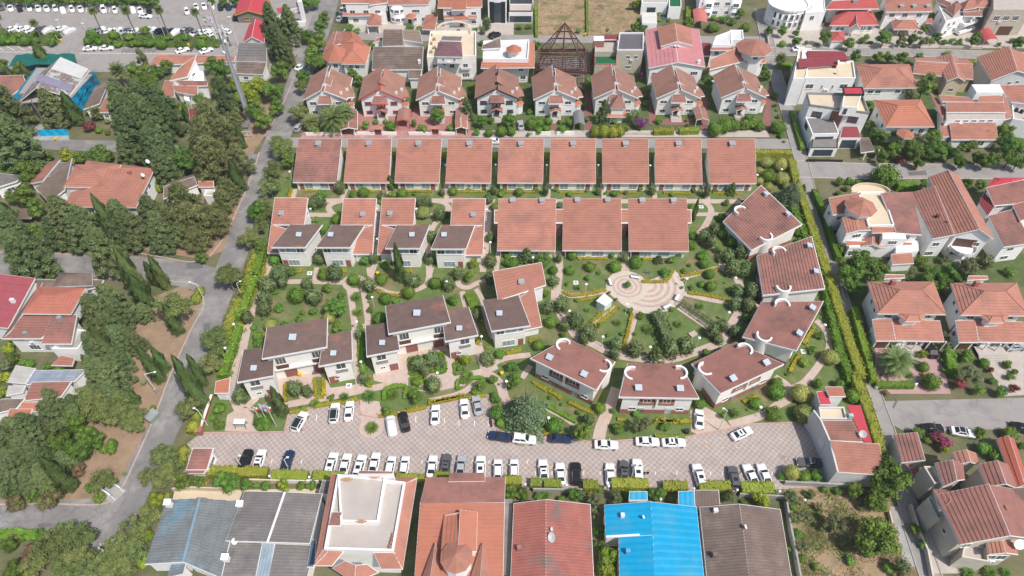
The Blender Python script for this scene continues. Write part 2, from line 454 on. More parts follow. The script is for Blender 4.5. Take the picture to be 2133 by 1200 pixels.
        for u in us:
            c = p.lerp(q, u); loc = Vector((c.x, c.y, z)) - s.o
            wo = link(name, fm, s.root, loc, rot)
            po = link('pane', pm, wo)
            if pane:
                po.material_slots[0].link = 'OBJECT'; po.material_slots[0].material = pane
        return s
    def panel(s, edge, u, z, w, h, m, name='door', t=.06):
        p, q = s.poly[edge], s.poly[(edge + 1) % len(s.poly)]
        d = (q - p); rot = math.atan2(d.y, d.x); c = p.lerp(q, u)
        b = MB(); b.box(-w / 2, -t, 0, w / 2, .03, h)
        return b.build(name, m, s.root, loc=Vector((c.x, c.y, z)) - s.o).__setattr__('rotation_euler', (0, 0, rot))
    def balcony(s, edge, u0, u1, z, depth=1.1, m=None, rail=None, h=.9):
        p, q = s.poly[edge], s.poly[(edge + 1) % len(s.poly)]
        d = (q - p).normalized(); n = Vector((d.y, -d.x, 0)); a, b = p.lerp(q, u0), p.lerp(q, u1)
        sl = MB(); sl.prism([a, a + n * depth, b + n * depth, b][::-1], z - .15, z); s.part(sl, 'balcony', m or TRIM)
        r = MB()
        for e0, e1 in ((a, a + n * depth), (a + n * depth, b + n * depth), (b + n * depth, b)):
            r.obox(Vector((e0.x, e0.y, z)), Vector((e1.x, e1.y, z)), .1, h)
        s.part(r, 'balustrade', rail or m or TRIM)
    def box_on(s, p, w, d, h, m, name='chimney', z0=None):
        b = MB(); b.box(-w / 2, -d / 2, -.4, w / 2, d / 2, h)
        return b.build(name, m, s.root, loc=Vector(p) - s.o)
    def vent(s, x, y, rot=0.0, pl=None, k=1.0, cap=None, r=None):
        """low chimney box with a tilted sheet lid, standing on the roof plane"""
        p = on_plane(r or s.r, x, y, pl or s.pl) - s.o
        key = ('vent', cap.name if cap else '')
        if key not in WCACHE:
            b = MB(); b.box(-.42, -.36, -.5, .42, .36, .66)
            t = MB(); t.slab([(-.68, -.62, .72), (.68, -.62, .72), (.68, .62, .98), (-.68, .62, .98)], .09)
            def me(mb, nm, m): d = bpy.data.meshes.new(nm); d.from_pydata(mb.v, [], mb.f); d.materials.append(m); return d
            WCACHE[key] = (me(b, 'chimney', TRIM), me(t, 'lid', cap or GALV))
        a, b = WCACHE[key]
        o = link('chimney', a, s.root, p, rot, (k, k, k)); link('lid', b, o)
        return o
    def dish(s, p, r=.55, az=0.0):
        m = MB(); q = Vector(p) - s.o
        m.tube((0, 0, -.2), (0, 0, .8), .04, n=5)
        d = MB(); c = Vector((0, 0, .9)); n = 10
        ax = Vector((math.cos(az) * .75, math.sin(az) * .75, .66)).normalized(); a = ax.orthogonal().normalized(); b = ax.cross(a)
        ring = [c + ax * .12 + (a * math.cos(2 * math.pi * i / n) + b * math.sin(2 * math.pi * i / n)) * r for i in range(n)]
        for i in range(n): d.poly((c, ring[i], ring[(i + 1) % n]))
        o = m.build('dish_post', GALV, s.root, loc=q); d.build('satellite_dish', TRIM, o)

def worn(m,cracks,stains):             # cracks and oil stains on paving and asphalt
    N,L=m.node_tree.nodes,m.node_tree.links;b=N['Principled BSDF'];src=b.inputs['Base Color'].links[0].from_socket
    g=[n for n in N if n.type=='NEW_GEOMETRY'][0]
    nz=N.new('ShaderNodeTexNoise');nz.inputs['Scale'].default_value=.35;L.new(g.outputs['Position'],nz.inputs['Vector'])
    ad=N.new('ShaderNodeVectorMath');ad.operation='MULTIPLY_ADD';ad.inputs[1].default_value=(4,4,0);L.new(nz.outputs['Color'],ad.inputs[0]);L.new(g.outputs['Position'],ad.inputs[2])
    for kind,sc,lo,hi,dark in (('DISTANCE_TO_EDGE',.13,.0,.014,1 - cracks),('F1',.16,.06,.17,1 - stains)):
        v=N.new('ShaderNodeTexVoronoi');v.feature=kind;v.inputs['Scale'].default_value=sc;L.new(ad.outputs[0],v.inputs['Vector'])
        r=N.new('ShaderNodeMapRange');r.inputs[1].default_value=lo;r.inputs[2].default_value=hi;r.inputs[3].default_value=dark;r.inputs[4].default_value=1;L.new(v.outputs['Distance'],r.inputs[0])
        s_=N.new('ShaderNodeVectorMath');s_.operation='SCALE';L.new(src,s_.inputs[0]);L.new(r.outputs[0],s_.inputs['Scale']);src=s_.outputs[0]
    L.new(src,b.inputs['Base Color'])
# ------------------------------------------------------------------ ground,roads,lawns,paths
ASPH=mat('asphalt',(.215,.204,.20),.92,.12,.35,c2=(.275,.265,.255),th=(.46,.6),sc2=.16,bump=.2)
ASPL=mat('asphalt_light',(.305,.283,.268),.92,.08,.35,c2=(.235,.225,.22),th=(.5,.75),sc2=.15,bump=.2)
GRND=mat('dry_ground',(.155,.145,.08),.95,.2,.25,c2=(.095,.115,.05),th=(.46,.62),sc2=.08,bump=.4)
SOIL=mat('soil',(.31,.215,.145),.95,.16,.5,c2=(.22,.17,.09),th=(.5,.7),sc2=.12,bump=.5)
DRYG=mat('dry_grass',(.32,.235,.14),.95,.22,.5,c2=(.16,.155,.07),th=(.46,.66),sc2=.14,bump=.6)
LAWN=mat('lawn',(.118,.17,.052),.95,.22,.5,c2=(.225,.18,.10),th=(.46,.68),sc2=.13,bump=.5)
PAVE=mat('path_paving',(.50,.41,.355),.85,.1,.7,c2=(.48,.32,.27),th=(.5,.6),sc2=1.4)
PAVER=mat('red_paving',(.40,.20,.18),.85,.1,.7,c2=(.46,.33,.30),th=(.5,.7),sc2=.4)
PAVEW=mat('pale_paving',(.45,.40,.355),.88,.1,.7,c2=(.42,.37,.33),th=(.5,.7),sc2=.4)
CHECK=checker_mat('checker_paving',(.43,.362,.328),(.335,.282,.262),.56,0.0,wear=(.42,.33,.315))
worn(ASPH,.22,.14);worn(ASPL,.18,.16);worn(CHECK,.0,.24)
KERB=mat('kerb_concrete',(.50,.44,.40),.9,.1,1)
PAINT=mat('road_paint',(.75,.74,.70),.8,.12,3)
YELP=mat('yellow_paint',(.70,.50,.12),.8,.15,3)
BANDR=mat('ring_pink',(.47,.34,.285),.85,.1,1)
BANDC=mat('ring_cream',(.54,.47,.40),.85,.08,1)
def W(q,z=0.0):                         # mixed list of (region,x,y) or (x,y) in full-photo pixels
    return [at(*p,z) if isinstance(p[0],str) else at('F',*p,z) for p in q]
def sheet(name,q,z,m,kind='structure'):
    mb=MB();mb.poly([(p.x,p.y,z) for p in W(q)])
    o=mb.build(name,m);o['kind']=kind
    return o
def smooth_line(P,n=6):
    if len(P) < 3: return P
    out=[]
    for i in range(len(P) - 1):
        a,b,c,d=P[max(0,i - 1)],P[i],P[i+1],P[min(len(P) - 1,i+2)]
        for k in range(n):
            t=k/n
            out.append(.5*((2*b)+(c - a)*t+(2*a - 5*b+4*c - d)*t*t+(3*b - a - 3*c+d)*t**3))
    return out+[P[-1]]
def ribbon(name,q,w,z,m,kerb=None,kind='structure',kh=.12,kw=.22):
    P=smooth_line([Vector((p.x,p.y,0)) for p in W(q)])
    ws=w if isinstance(w,(list,tuple)) else [w,w]
    mb=MB();kb=MB();L=[];Rr=[]
    for i,p in enumerate(P):
        d=(P[min(i+1,len(P) - 1)] - P[max(i - 1,0)]).normalized();n=Vector((-d.y,d.x,0))
        t=i/(len(P) - 1)*(len(ws) - 1);a=min(int(t),len(ws) - 2);hw=(ws[a]*(1 - t+a)+ws[a+1]*(t - a))/2
        L.append(p+n*hw);Rr.append(p - n*hw)
    for i in range(len(P) - 1):
        mb.poly([(q2.x,q2.y,z) for q2 in (Rr[i],Rr[i+1],L[i+1],L[i])])
    o=mb.build(name,m);o['kind']=kind
    if kerb:
        for S in (L,Rr):
            for i in range(len(S) - 1): kb.obox((S[i].x,S[i].y,z - .06),(S[i+1].x,S[i+1].y,z - .06),kw,kh+.06)
        k=kb.build('kerb',kerb,o)
    return o
g=MB();n=24
for i in range(n):
    for j in range(n):
        x0,x1=-420+840*i/n,-420+840*(i+1)/n;y0,y1=-80+700*j/n,-80+700*(j+1)/n
        g.poly([(x0,y0,-.06),(x1,y0,-.06),(x1,y1,-.06),(x0,y1,-.06)])
struct(g.build('ground',GRND))
sheet('car_park_surface',[(-500,-140),(760,-140),(690,30),(640,95),(560,165),(360,150),(150,150),(-300,150)],.0,ASPL)
ribbon('left_road',[(160,1260),(190,1180),(245,1085),(300,975),(350,872),(387,785),(425,690),(457,610),(492,520),(522,440),(547,360),(577,292),(602,230),(630,150),(665,60),(695,-40)],[6,6.4,6.2,6.2,6.2,6.6,7.4,8],.03,ASPH)
ribbon('side_street',[(-60,542),(150,552),(300,560),(400,574),(458,592)],[7.4,7.4],.02,ASPH)
ribbon('side_street',[(-60,1076),(100,1074),(200,1066),(272,1040)],[5.2,5.8],.02,ASPH)
ribbon('side_street',[(40,296),(140,302),(260,306),(400,318),(490,328),(552,338)],[4.6,5.4],.01,ASPH)
ribbon('back_lane',[(590,297),(900,297),(1300,298),(1655,300)],4.6,.02,ASPL)
ribbon('pavement',[(628,281),(800,280),(985,279)],3.2,.04,PAVER)
ribbon('pavement',[(985,279),(1200,279),(1600,279)],3.2,.04,PAVEW)
ribbon('right_lane',[(1585,20),(1608,130),(1640,230),(1668,330),(1692,420),(1728,540),(1762,640),(1797,740),(1830,840),(1852,905),(1872,985),(1898,1080),(1928,1170),(1960,1260)],[4.4,4,3.4,2.6,2.4,2.4,2.8,3.6,3.8],.04,ASPL,CONC)
ribbon('side_street',[(1660,352),(1800,357),(1960,357),(2200,362)],[7,5.4],.02,ASPL,KERB)
ribbon('side_street',[(1590,108),(1800,108),(2000,113),(2250,122)],5,.02,ASPL,KERB)
ribbon('side_street',[(690,74),(1000,80),(1300,82),(1600,84)],5,.02,ASPL)
sheet('visitor_car_park',[(1838,836),(2250,826),(2250,893),(1880,897),(1850,880)],.05,ASPL)
sheet('dry_verge',[(395,590),(425,592),(424,625),(392,700),(350,790),(316,880),(270,985),(205,1058),(0,1046),(-40,900),(140,960),(200,780),(260,640)],.01,SOIL)
sheet('dry_verge',[(548,400),(500,470),(475,520),(420,540),(300,520),(440,380)],.005,SOIL)
sheet('dry_verge',[(592,195),(560,270),(520,330),(430,318),(470,230)],.005,SOIL)
sheet('vacant_plot',[('D5',150,470),('D5',1000,520),('D5',1030,760),('D5',1180,1000),('D5',1300,1250),('D5',270,1250)],.02,DRYG)
sheet('vacant_plot',[('A3',240,-60),('A3',620,-60),('A3',625,285),('A3',232,285)],.02,DRYG)
sheet('vacant_plot',[('A3',640,-60),('A3',1010,-60),('A3',1060,120),('A3',960,270),('A3',640,285)],.02,DRYG)
sheet('garden_lawn',[(610,312),(1645,318),(1700,430),(1790,740),(1840,930),(1720,1015),(428,985),(395,905),(440,800),(500,640),(570,400)],.03,LAWN)
LOT=[('D2',80,480),('D2',190,395),('D2',860,388),('D2',900,232),('D2',1040,200),('D2',1450,130),('D2',1480,250),('D2',1600,275),('D2',2010,195),('D3',60,300),('D3',530,205),('D3',560,400),('D3',620,500),
       ('D3',1000,530),('D3',1400,590),('D3',1740,562),('D3',2090,548),('D4',270,545),('D4',600,480),('D4',800,440),('D4',1215,425),('D4',1300,440),('D4',1350,700),('D4',1425,940),
       ('D4',700,985),('D4',60,985),('D3',880,960),('D2',1700,800),('D2',230,735),('D2',60,600)]
lot=sheet('parking_lot',LOT,.05,CHECK)
PATHS=[
    ([('B2',330,480),('B2',300,560),('B2',200,700),('B2',130,1010),('C2',500,-10),('C2',440,100),('C2',400,220),('C2',352,370),('C2',310,500),('C2',270,680),('C2',235,860),('C2',225,1000),('C2',270,1130)],[1.3,1.3,1.4,1.8,2.6,2.6,2.2]),
    ([('B2',430,575),('B2',800,572),('B2',1300,572),('B2',1640,574),('B3',60,575)],1.6),
    ([('B3',600,580),('B3',1100,580),('B3',1670,578),('B3',2090,582),('F',1545,422)],1.6),
    ([('B2',440,688),('B2',640,690)],1.5),([('B2',720,572),('B2',625,600),('B2',600,640),('B2',640,690)],1.5),
    ([('B2',1290,690),('B2',1540,688)],1.3),([('B2',1400,572),('B2',1520,588),('B2',1563,632),('B2',1535,690),('B2',1450,770),('B2',1400,900),('B2',1405,1000),('B2',1410,1200)],1.4),
    ([('B3',1740,685),('B3',2010,682)],1.3),([('B3',1800,580),('B3',1850,620),('B3',1860,680),('B3',1800,800),('B3',1720,880)],1.5),
    ([('B2',740,480),('B2',700,570)],1.2),([('B2',1100,430),('B2',1070,570)],1.0),([('B2',1545,430),('B2',1550,570)],1.2),([('B3',555,430),('B3',545,560)],1.2),([('B3',985,430),('B3',1000,560)],1.2),([('B3',1395,430),('B3',1410,560)],1.2),([('B3',1800,430),('B3',1840,580)],1.4),
    ([('B2',990,560),('B2',985,800),('B2',990,1010),('B2',940,1180),('C2',1330,110)],1.3),([('B2',1920,560),('B2',1890,700),('B2',1860,1010),('B2',1840,1150)],1.4),([('B3',40,560),('B3',60,700),('B3',40,900),('B3',20,1120)],1.6),
    ([('B3',625,980),('B3',640,1110),('C3',815,290)],1.7),([('B3',1165,980),('B3',1170,1140),('C3',1360,170)],1.9),([('B3',150,980),('B3',130,1140)],1.2),
    ([('C2',530,108),('C2',800,105),('C2',1110,112)],1.4),
    ([('C2',1190,50),('C2',1115,100),('C2',1150,165),('C2',1240,165),('C2',1275,100),('C2',1190,50)],1.2),
    ([('C2',1310,-10),('C2',1345,120),('C2',1440,185),('C2',1560,203),('C2',1680,175),('C2',1770,130),('C2',1800,40),('C2',1815,-10)],1.3),
    ([('C2',890,-10),('C2',870,100)],1.1),
    ([('C2',1155,160),('C2',1180,330),('C2',1195,480),('C2',1205,700),('C2',1225,900),('C2',1260,1000)],[1.4,1.4,1.1,1.1,1.8]),
    ([('C2',1265,160),('C2',1290,330),('C2',1295,450),('C2',1200,475)],1.3),
    ([('C2',660,1095),('C2',1000,1035),('C2',1240,985),('C2',1590,925),('C2',1800,960)],1.5),
    ([('C2',1790,1070),('C2',2090,985),('C3',330,865),('C3',600,812)],1.3),
    ([('C3',170,720),('C3',210,850),('C3',250,960)],1.9),([('C3',250,960),('C3',350,1040),('C3',390,1160),('D3',690,270)],1.9),
    ([('C3',0,990),('C3',200,950),('C3',330,900)],1.6),
    ([('C3',160,280),('C3',215,380),('C3',250,560),('C3',300,680)],1.1),([('C3',50,300),('C3',80,420),('C3',170,640)],1.3),
    ([('C3',300,200),('C3',180,230),('C3',90,270),('C3',20,240),('C3',30,150)],1.3),
    ([('C3',815,290),('C3',960,335),('C3',1230,290)],1.5),
    ([('C3',800,290),('C3',800,400),('C3',850,500),('C3',910,580),('C3',980,670),('C3',1100,720),('C3',1240,790),('C3',1400,830),('C3',1700,850),('C3',1900,800),('C4',300,740),('C4',470,670),('C4',520,560),('C4',600,430),('C4',655,320),('C4',650,230),('C4',590,80),('B4',60,850),('B4',20,740),('F',1470,510),('B3',1720,880)],[1.9,1.7,2,2,1.7,1.7,1.8,1.7,1.5,1.3]),
    ([('C3',1290,425),('C3',1100,560)],1.5),([('C3',1450,450),('C3',1405,620),('C3',1340,800)],1.4),([('C3',1790,430),('C3',2040,600)],1.3),([('C3',1820,315),('C3',2090,375),('C4',560,310)],1.4),([('C3',1790,195),('C3',2090,120),('C4',500,-10)],1.5),
    ([('C4',730,340),('C4',840,350)],1.2),
    ([('C4',1330,480),('C4',1410,560),('C4',1455,720),('C4',1380,860),('C4',1230,1050),('D4',1110,170),('D4',1090,240),('D4',1000,290),('D4',880,370),('D4',620,445)],[1.4,1.4,1.6,1.6,1.7]),
    ([('D4',980,60),('D4',1060,110),('D4',1115,165)],1.5),
    ([('D3',1000,310),('D3',1120,370),('D3',1230,445)],1.3),([('D3',1560,150),('D3',1510,300),('D3',1440,470),('D3',1420,570)],[2,2.2,2.4]),
    ([('C3',600,900),('C3',530,1000)],1.2),([('D2',560,190),('D2',640,110)],1.4)]
for i,(q,w) in enumerate(PATHS):
    ribbon('garden_path',q,w,.06+.0012*i,PAVE)
sheet('courtyard_paving',[('C2',555,870),('C2',830,820),('C2',950,850),('C2',1000,960),('C2',1230,930),('C2',1240,985),('C2',640,1095),('C2',560,1050)],.045,PAVE)
sheet('courtyard_paving',[('C2',1555,690),('C2',1930,610),('C2',2010,760),('C2',2090,940),('C2',1800,1000),('C2',1600,960),('C2',1300,890)],.045,PAVE)
sheet('courtyard_paving',[('D2',380,380),('D2',400,250),('D2',500,190),('D2',620,200),('D2',600,330),('D2',650,385)],.047,PAVE)
sheet('drive_paving',[('D4',310,500),('D4',300,330),('D4',420,300),('D4',520,355),('D4',640,470),('D4',400,545)],.047,PAVE)
sheet('wall_side_paving',[('D4',1040,800),('D4',1350,720),('D4',1420,915),('D4',1060,905)],.055,CONC)
kb=MB()                                                       # low brick kerb along the upper edge of the parking lot
E_=W(LOT[1:23])
for a,b in zip(E_[:-1],E_[1:]): kb.obox((a.x,a.y,.0),(b.x,b.y,.0),.3,.17)
struct(kb.build('kerb',mat('kerb_brick',(.46,.30,.26),.9,.12,2)))
c0=at('D2',1563,350);disc=MB();disc.lathe((c0.x,c0.y,0),[(2.35,0),(2.35,.12),(1.55,.12)],28);struct(disc.build('palm_island',PAVE))
sheet('palm_tongue_paving',[('D2',1468,130),('D2',1478,340),('D2',1510,400),('D2',1570,430),('D2',1640,395),('D2',1665,330),('D2',1640,200),('D2',1625,140)],.062,PAVE)
BED=mat('planting_bed',(.085,.11,.04),.95,.25,.7,c2=(.16,.13,.07),th=(.5,.7),sc2=.3,bump=.5)
for q in ([('A1',-60,265),('A1',460,250),('A1',505,300),('A1',460,372),('A1',-60,372)],[('A1',690,268),('A1',1720,275),('A1',1800,350),('A1',1700,392),('A1',675,372)],[('A1',-60,25),('A1',1250,45),('A1',1300,-80),('A1',-100,-80)]): sheet('planting_bed',q,.03,BED)
pc=at('F',1347,594);pc2=at('F',1306,597)
plaza=MB();plaza.poly([(pc.x - 1,pc.y+.6,.09)]+[(pc.x+8.4*math.cos(R(t)),pc.y+8.4*math.sin(R(t)),.09) for t in range(-178,36,6)]);plaza=struct(plaza.build('plaza',BANDC))
pd_=MB();pd_.lathe((pc2.x,pc2.y,0),[(4.7,.02),(4.7,.11)],40);pd_.build('plaza_circle',BANDC,plaza)
def ring(c,r0,r1,a0,a1,z,m,parent,n=48):
    mb=MB()
    for i in range(n):
        t0,t1=R(a0+(a1 - a0)*i/n),R(a0+(a1 - a0)*(i+1)/n)
        mb.poly([(c.x+r*math.cos(t),c.y+r*math.sin(t),z) for r,t in ((r0,t0),(r1,t0),(r1,t1),(r0,t1))])
    return mb.build('paving_ring',m,parent)
for k in range(9):
    ring(pc,.9+k*.72,.9+(k+1)*.72,-172,34,.1 ,BANDR if k % 2 else BANDC,plaza)
for k in range(6):
    ring(pc2,.8+k*.52,.8+(k+1)*.52,0,360,.12,BANDC if k % 2 else BANDR,plaza)
def strokes(name,segs,w,z,m,parent=None):
    mb=MB()
    for a,b in segs:
        a,b=W([a],0)[0],W([b],0)[0];d=(b - a).normalized();n=Vector((-d.y,d.x,0))*w/2
        mb.poly([(p.x,p.y,z) for p in (a - n,b - n,b+n,a+n)])
    o=mb.build(name,m);o['kind']='structure'
    return o
strokes('bay_line',[((x,958),(x - 2,966)) for x in (520,567,629,700,740,772,815,850,880,915,948,985,1020,1060,1100)]+[((x,982),(x,990)) for x in (1115,1150,1180,1216,1250,1290,1330,1365,1410,1440,1480,1505,1545,1578,1608)],.14,.06,PAINT)
strokes('bay_line',[(('D2',x,y),('D2',x,y+50)) for x,y in ((1120,250),(1350,260),(1920,260))]+[(('D3',x,y),('D3',x,y+45)) for x,y in ((178,390),(295,410),(420,410),(530,410))],.14,.06,PAINT)
strokes('bay_line',[(('A1',640+i*62,60),('A1',632+i*62,100)) for i in range(11)]+[(('A1',i*62,65),('A1',i*62 - 10,95)) for i in range(10)]+[(('A1',i*85+30,405),('A1',i*85 - 30,375)) for i in range(5)]+[(('A1',-10,420),('A1',330,420)),(('A1',640,430),('A1',1640,432))],.18,.02,PAINT)
strokes('yellow_mark',[(('D4',x,y),('D4',x+14,y)) for x,y in ((420,580),(430,625),(540,555),(560,630),(670,630),(1020,560),(1065,720),(440,815),(65,810))]+[(('D3',x,y),('D3',x+14,y)) for x,y in ((195,350),(175,480),(270,440),(480,410),(1040,780),(1300,775),(820,790),(1800,800))],.25,.06,YELP)
strokes('lane_mark',[(('B1',630,895),('B1',585,950)),(('C4',1550,120),('C4',1590,260))],.2,.05,PAINT)

ALLEY=mat('alley_red',(.24,.11,.10),.85,.12,1)
for q in ([('A3',605,1080),('A3',668,1080),('A3',668,720),('A3',612,720)],[('A3',1128,1000),('A3',1185,1000),('A3',1180,700),('A3',1130,700)],[('A3',1540,1090),('A3',1610,1090),('A3',1600,780),('A3',1560,780)],[('A2',1272,1050),('A2',1345,1050),('A2',1330,760),('A2',1290,760)],[('A3',2030,1060),('A3',2110,1060),('A3',2110,700),('A3',2090,700)],[('A3',335,1095),('A3',388,1095),('A3',375,930),('A3',340,930)],[('A3',1230,1010),('A3',1480,1010),('A3',1480,960),('A3',1230,960)]): sheet('side_alley',q,.028,ALLEY)
GRASSY=mat('yard_grass',(.085,.12,.04),.95,.25,.6,c2=(.15,.125,.07),th=(.5,.72),sc2=.25,bump=.5)
sheet('yard_grass',[('A2',1735,1085),('A3',190,1085),('A3',600,1090),('A3',680,1100),('A3',2050,1085),('A3',2060,560),('A2',860,640),('A2',700,880),('A2',1735,900)],.02,GRASSY)
sheet('yard_grass',[('A4',760,720),('A4',2110,700),('A4',2110,1200),('A4',760,1200)],.004,GRASSY)
sheet('yard_grass',[('B4',820,640),('B4',2090,740),('B4',2090,960),('B4',860,1180)],.004,GRASSY)
PATCH=mat('asphalt_patch',(.26,.25,.24),.92,.1,.6)
PATD=mat('asphalt_dark_patch',(.15,.145,.145),.92,.1,.6)
for i,(m_,q) in enumerate(((PATCH,[('D1',850,640),('D1',960,520),('D1',1010,560),('D1',930,690)]),(PATD,[('D1',300,780),('D1',420,770),('D1',430,800),('D1',310,810)]),(PATCH,[('C1',1420,720),('C1',1450,720),('C1',1330,960),('C1',1305,950)]),(PATD,[('C1',1640,330),('C1',1700,320),('C1',1690,380),('C1',1640,390)]),(PATCH,[('B1',560,930),('B1',600,880),('B1',640,890),('B1',600,960)]),(PATD,[('B1',1500,960),('B1',1620,950),('B1',1640,1000),('B1',1510,1010)]),(PATD,[('B4',1300,190),('B4',1420,180),('B4',1430,210),('B4',1310,215)]),(PATD,[('D4',1930,300),('D4',1960,240),('D4',1975,250),('D4',1940,320)]))): sheet('asphalt_patch',q,.058+.001*i,m_)

for i,q in enumerate(([('C2',632,915),('C2',680,900),('C2',760,1060),('C2',632,1080)],[('C2',870,872),('C2',943,870),('C2',948,1022),('C2',880,1030)],[('C2',1622,712),('C2',1770,695),('C2',1780,835),('C2',1640,850)],[('C2',1795,680),('C2',1915,668),('C2',1925,815),('C2',1805,828)],[('C2',1640,870),('C2',1760,860),('C2',1770,960),('C2',1640,960)],[('C2',1990,755),('C2',2060,740),('C2',2090,830),('C2',2000,850)],[('C2',1290,800),('C2',1330,795),('C2',1350,900),('C2',1310,905)])): sheet('courtyard_lawn',q,.075+.001*i,LAWN)

# ------------------------------------------------------------------ the walled complex
ORD=['first','second','third','fourth','fifth','sixth','seventh','eighth','ninth']
row1=[('B2',310,424,665,427,705,75,355,75),('B2',720,426,1085,428,1107,75,755,75),('B2',1130,426,1490,428,1510,74,1155,74),('B2',1540,427,1905,430,1917,74,1562,74),
        ('B3',140,428,505,430,515,73,155,73),('B3',560,429,932,431,932,73,570,73),('B3',987,430,1360,432,1355,73,985,73),('B3',1412,432,1792,435,1780,73,1410,73),('B3',1850,434,2227,434,2214,73,1832,73)]
vents1=[520,925,1325,1735,330,750,1172,1597,2028]
look1=['whose tiles are the most weathered','with a tall shrub at its front corner','beside a dark clipped column shrub','with a small conifer before its windows','below the white car in the lane',
         'with clean pink tiles above the left duplex','behind the middle red duplex house','behind the right red duplex house','beside the yellow topiary garden']
for i,(r,*c) in enumerate(row1):
    q=[(c[0],c[1],3.0),(c[2],c[3],3.0),(c[4],c[5],7.0),(c[6],c[7],7.0)]
    h=House('row_house',f'{ORD[i]} back-row house from left, {look1[i]}',r,((c[0]+c[2])/2,(c[1]+c[5])/2+60),'house','nine red-roofed houses of the back row',f'the {ORD[i]} back-row house')
    h.mono(q,REDD if i==0 else RED,WHITE,over=.6,rim=.05)
    h.wins(0,[.30,.70],.35,2.1,2.0,2,pane=CURT)
    h.panel(0,.12,.2,1.1,2.2,PANELR,'brick_panel');h.panel(0,.88,.2,1.1,2.2,PANELR,'brick_panel')
    h.wins(1,[.78],4.0,1.0,.9,1)
    h.vent(vents1[i],130,k=1.15)
def dark_wing(h,FL,FR,B,left,zf=7.0,zb=4.9,roof=DARK,wins=True):
    fl,fr=at(h.r,*FL,zf),at(h.r,*FR,zf);b=at(h.r,*B,zb)
    P=[fl,fr,fr+(b - fl),b] if left else [fl,fr,b,fl+(b - fr)]
    z=h.slope(P,roof,TRIM,.42,.12,low=2)
    h.walls(inset(P,.7),lambda p: z(p) - .38,CREAM)
    return h
def l_house(r,label,BL,BR,FL,FR,wide,s1,s2,dark,skyl,ventp,win_left,nick,ref,s3=None,s4=None):
    h=House('l_shaped_house',label,r,ref,'house','L-shaped houses with a red and a dark roof wing',nick)
    a,b,c=at(r,*BL,7.0),at(r,*BR,7.0),at(r,*FL,3.0)
    pl=(a,(b - a).cross(c - a).normalized())
    on=lambda p: on_plane(r,*p,pl)
    up=Vector((0,0,.03));mb=MB();fa=MB();z=h.zfun(pl)
    p_s1,p_s2=on(s1),on(s2)
    if wide=='r':       # step on the right: upper part reaches s1,lower part only s2
        A=[on((FL[0]+(BL[0] - FL[0])*(FL[1] - s1[1])/(FL[1] - BL[1]),s1[1])),p_s1,b,a]
        B=[c,on((FR[0],FR[1])),p_s2,A[0]]
    else:
        A=[p_s1,on((FR[0]+(BR[0] - FR[0])*(FR[1] - s1[1])/(FR[1] - BR[1]),s1[1])),b,a]
        if s4: A[1]=on(s4)
        B=[on((FL[0],FL[1])),on(FR),on(s3) if s3 else A[1],p_s2]
    for q in (A,B): mb.facet(*[p+up for p in q])
    h.part(mb,'roof',RED)
    for q,nm in ((A,'fascia'),(B,'fascia')):
        f= MB();f.slab([(p.x,p.y,z(p)+.01) for p in inset(q,-.09)],.3);h.part(f,nm,TRIM)
    h.walls(inset(A,.5),lambda p: z(p) - .28,WHITE)
    h.wins(1,[.8],3.2,1.0,1.0,1)
    h.walls(inset(B,.5),lambda p: z(p) - .28,WHITE)
    h.vent(*ventp,pl=pl,k=.95)
    dark_wing(h,*dark)
    us=(.16,.47,.82) if win_left else (.18,.53,.84)
    h.wins(0,[us[0]],4.5,1.2 if win_left else 1.7,1.7,1 if win_left else 2,pane=CURT if win_left else None)
    h.wins(0,[us[1]],4.5,2.4,1.8,2,pane=CURT)
    h.wins(0,[us[2]],4.5,1.7 if win_left else 1.2,1.7,2 if win_left else 1,pane=None if win_left else CURT)
    h.wins(0,[.45],.3,2.6,1.9,3,pane=CURT)
    h.panel(0,.85 if not win_left else .12,.1,1.1,2.0,PANELR,'brick_panel')
    h.wins(1,[.5],1.0,.9,.9,1)
    h.vent(*skyl,k=.9,cap=SOLAR)
    return h
l_house('B2','leftmost L-shaped house, its dark front wing turned to the right',(165,549),(430,553),(105,993),(330,1000),'r',(402,766),(327,822),((140,947),(410,947),(545,768),False),(362,862),(222,690),True,'the leftmost L-shaped house',(250,800))
l_house('B2','second L-shaped house, dark wing on the left facing its mirrored neighbour',(720,556),(983,557),(790,1003),(950,1003),'l',(697,768),(760,830),((500,948),(772,948),(632,768),True),(618,862),(877,698),False,'the second L-shaped house',(800,800))
l_house('B2','third L-shaped house with a tall cypress before its dark wing',(1030,553),(1297,555),(992,1003),(1200,1008),'r',(1282,768),(1210,826),((1058,955),(1335,955),(1412,768),False),(1272,862),(1095,690),True,'the third L-shaped house',(1160,800))
l_house('B2','fourth L-shaped house, beside the large red duplex roofs',(1597,556),(1862,557),(1680,1010),(1840,1010),'l',(1582,770),(1652,830),((1426,960),(1705,960),(1510,770),True),(1530,862),(1765,700),False,'the fourth L-shaped house',(1680,800))
h=l_house('C3','lone tilted L-shaped house left of the plaza garden',(298,138),(687,66),(480,625),(690,580),'l',(340,370),(430,420),((288,617),(595,572),(213,372),True),(350,490),(527,235),False,'the tilted L-shaped house',(480,400),(625,262),(723,245))
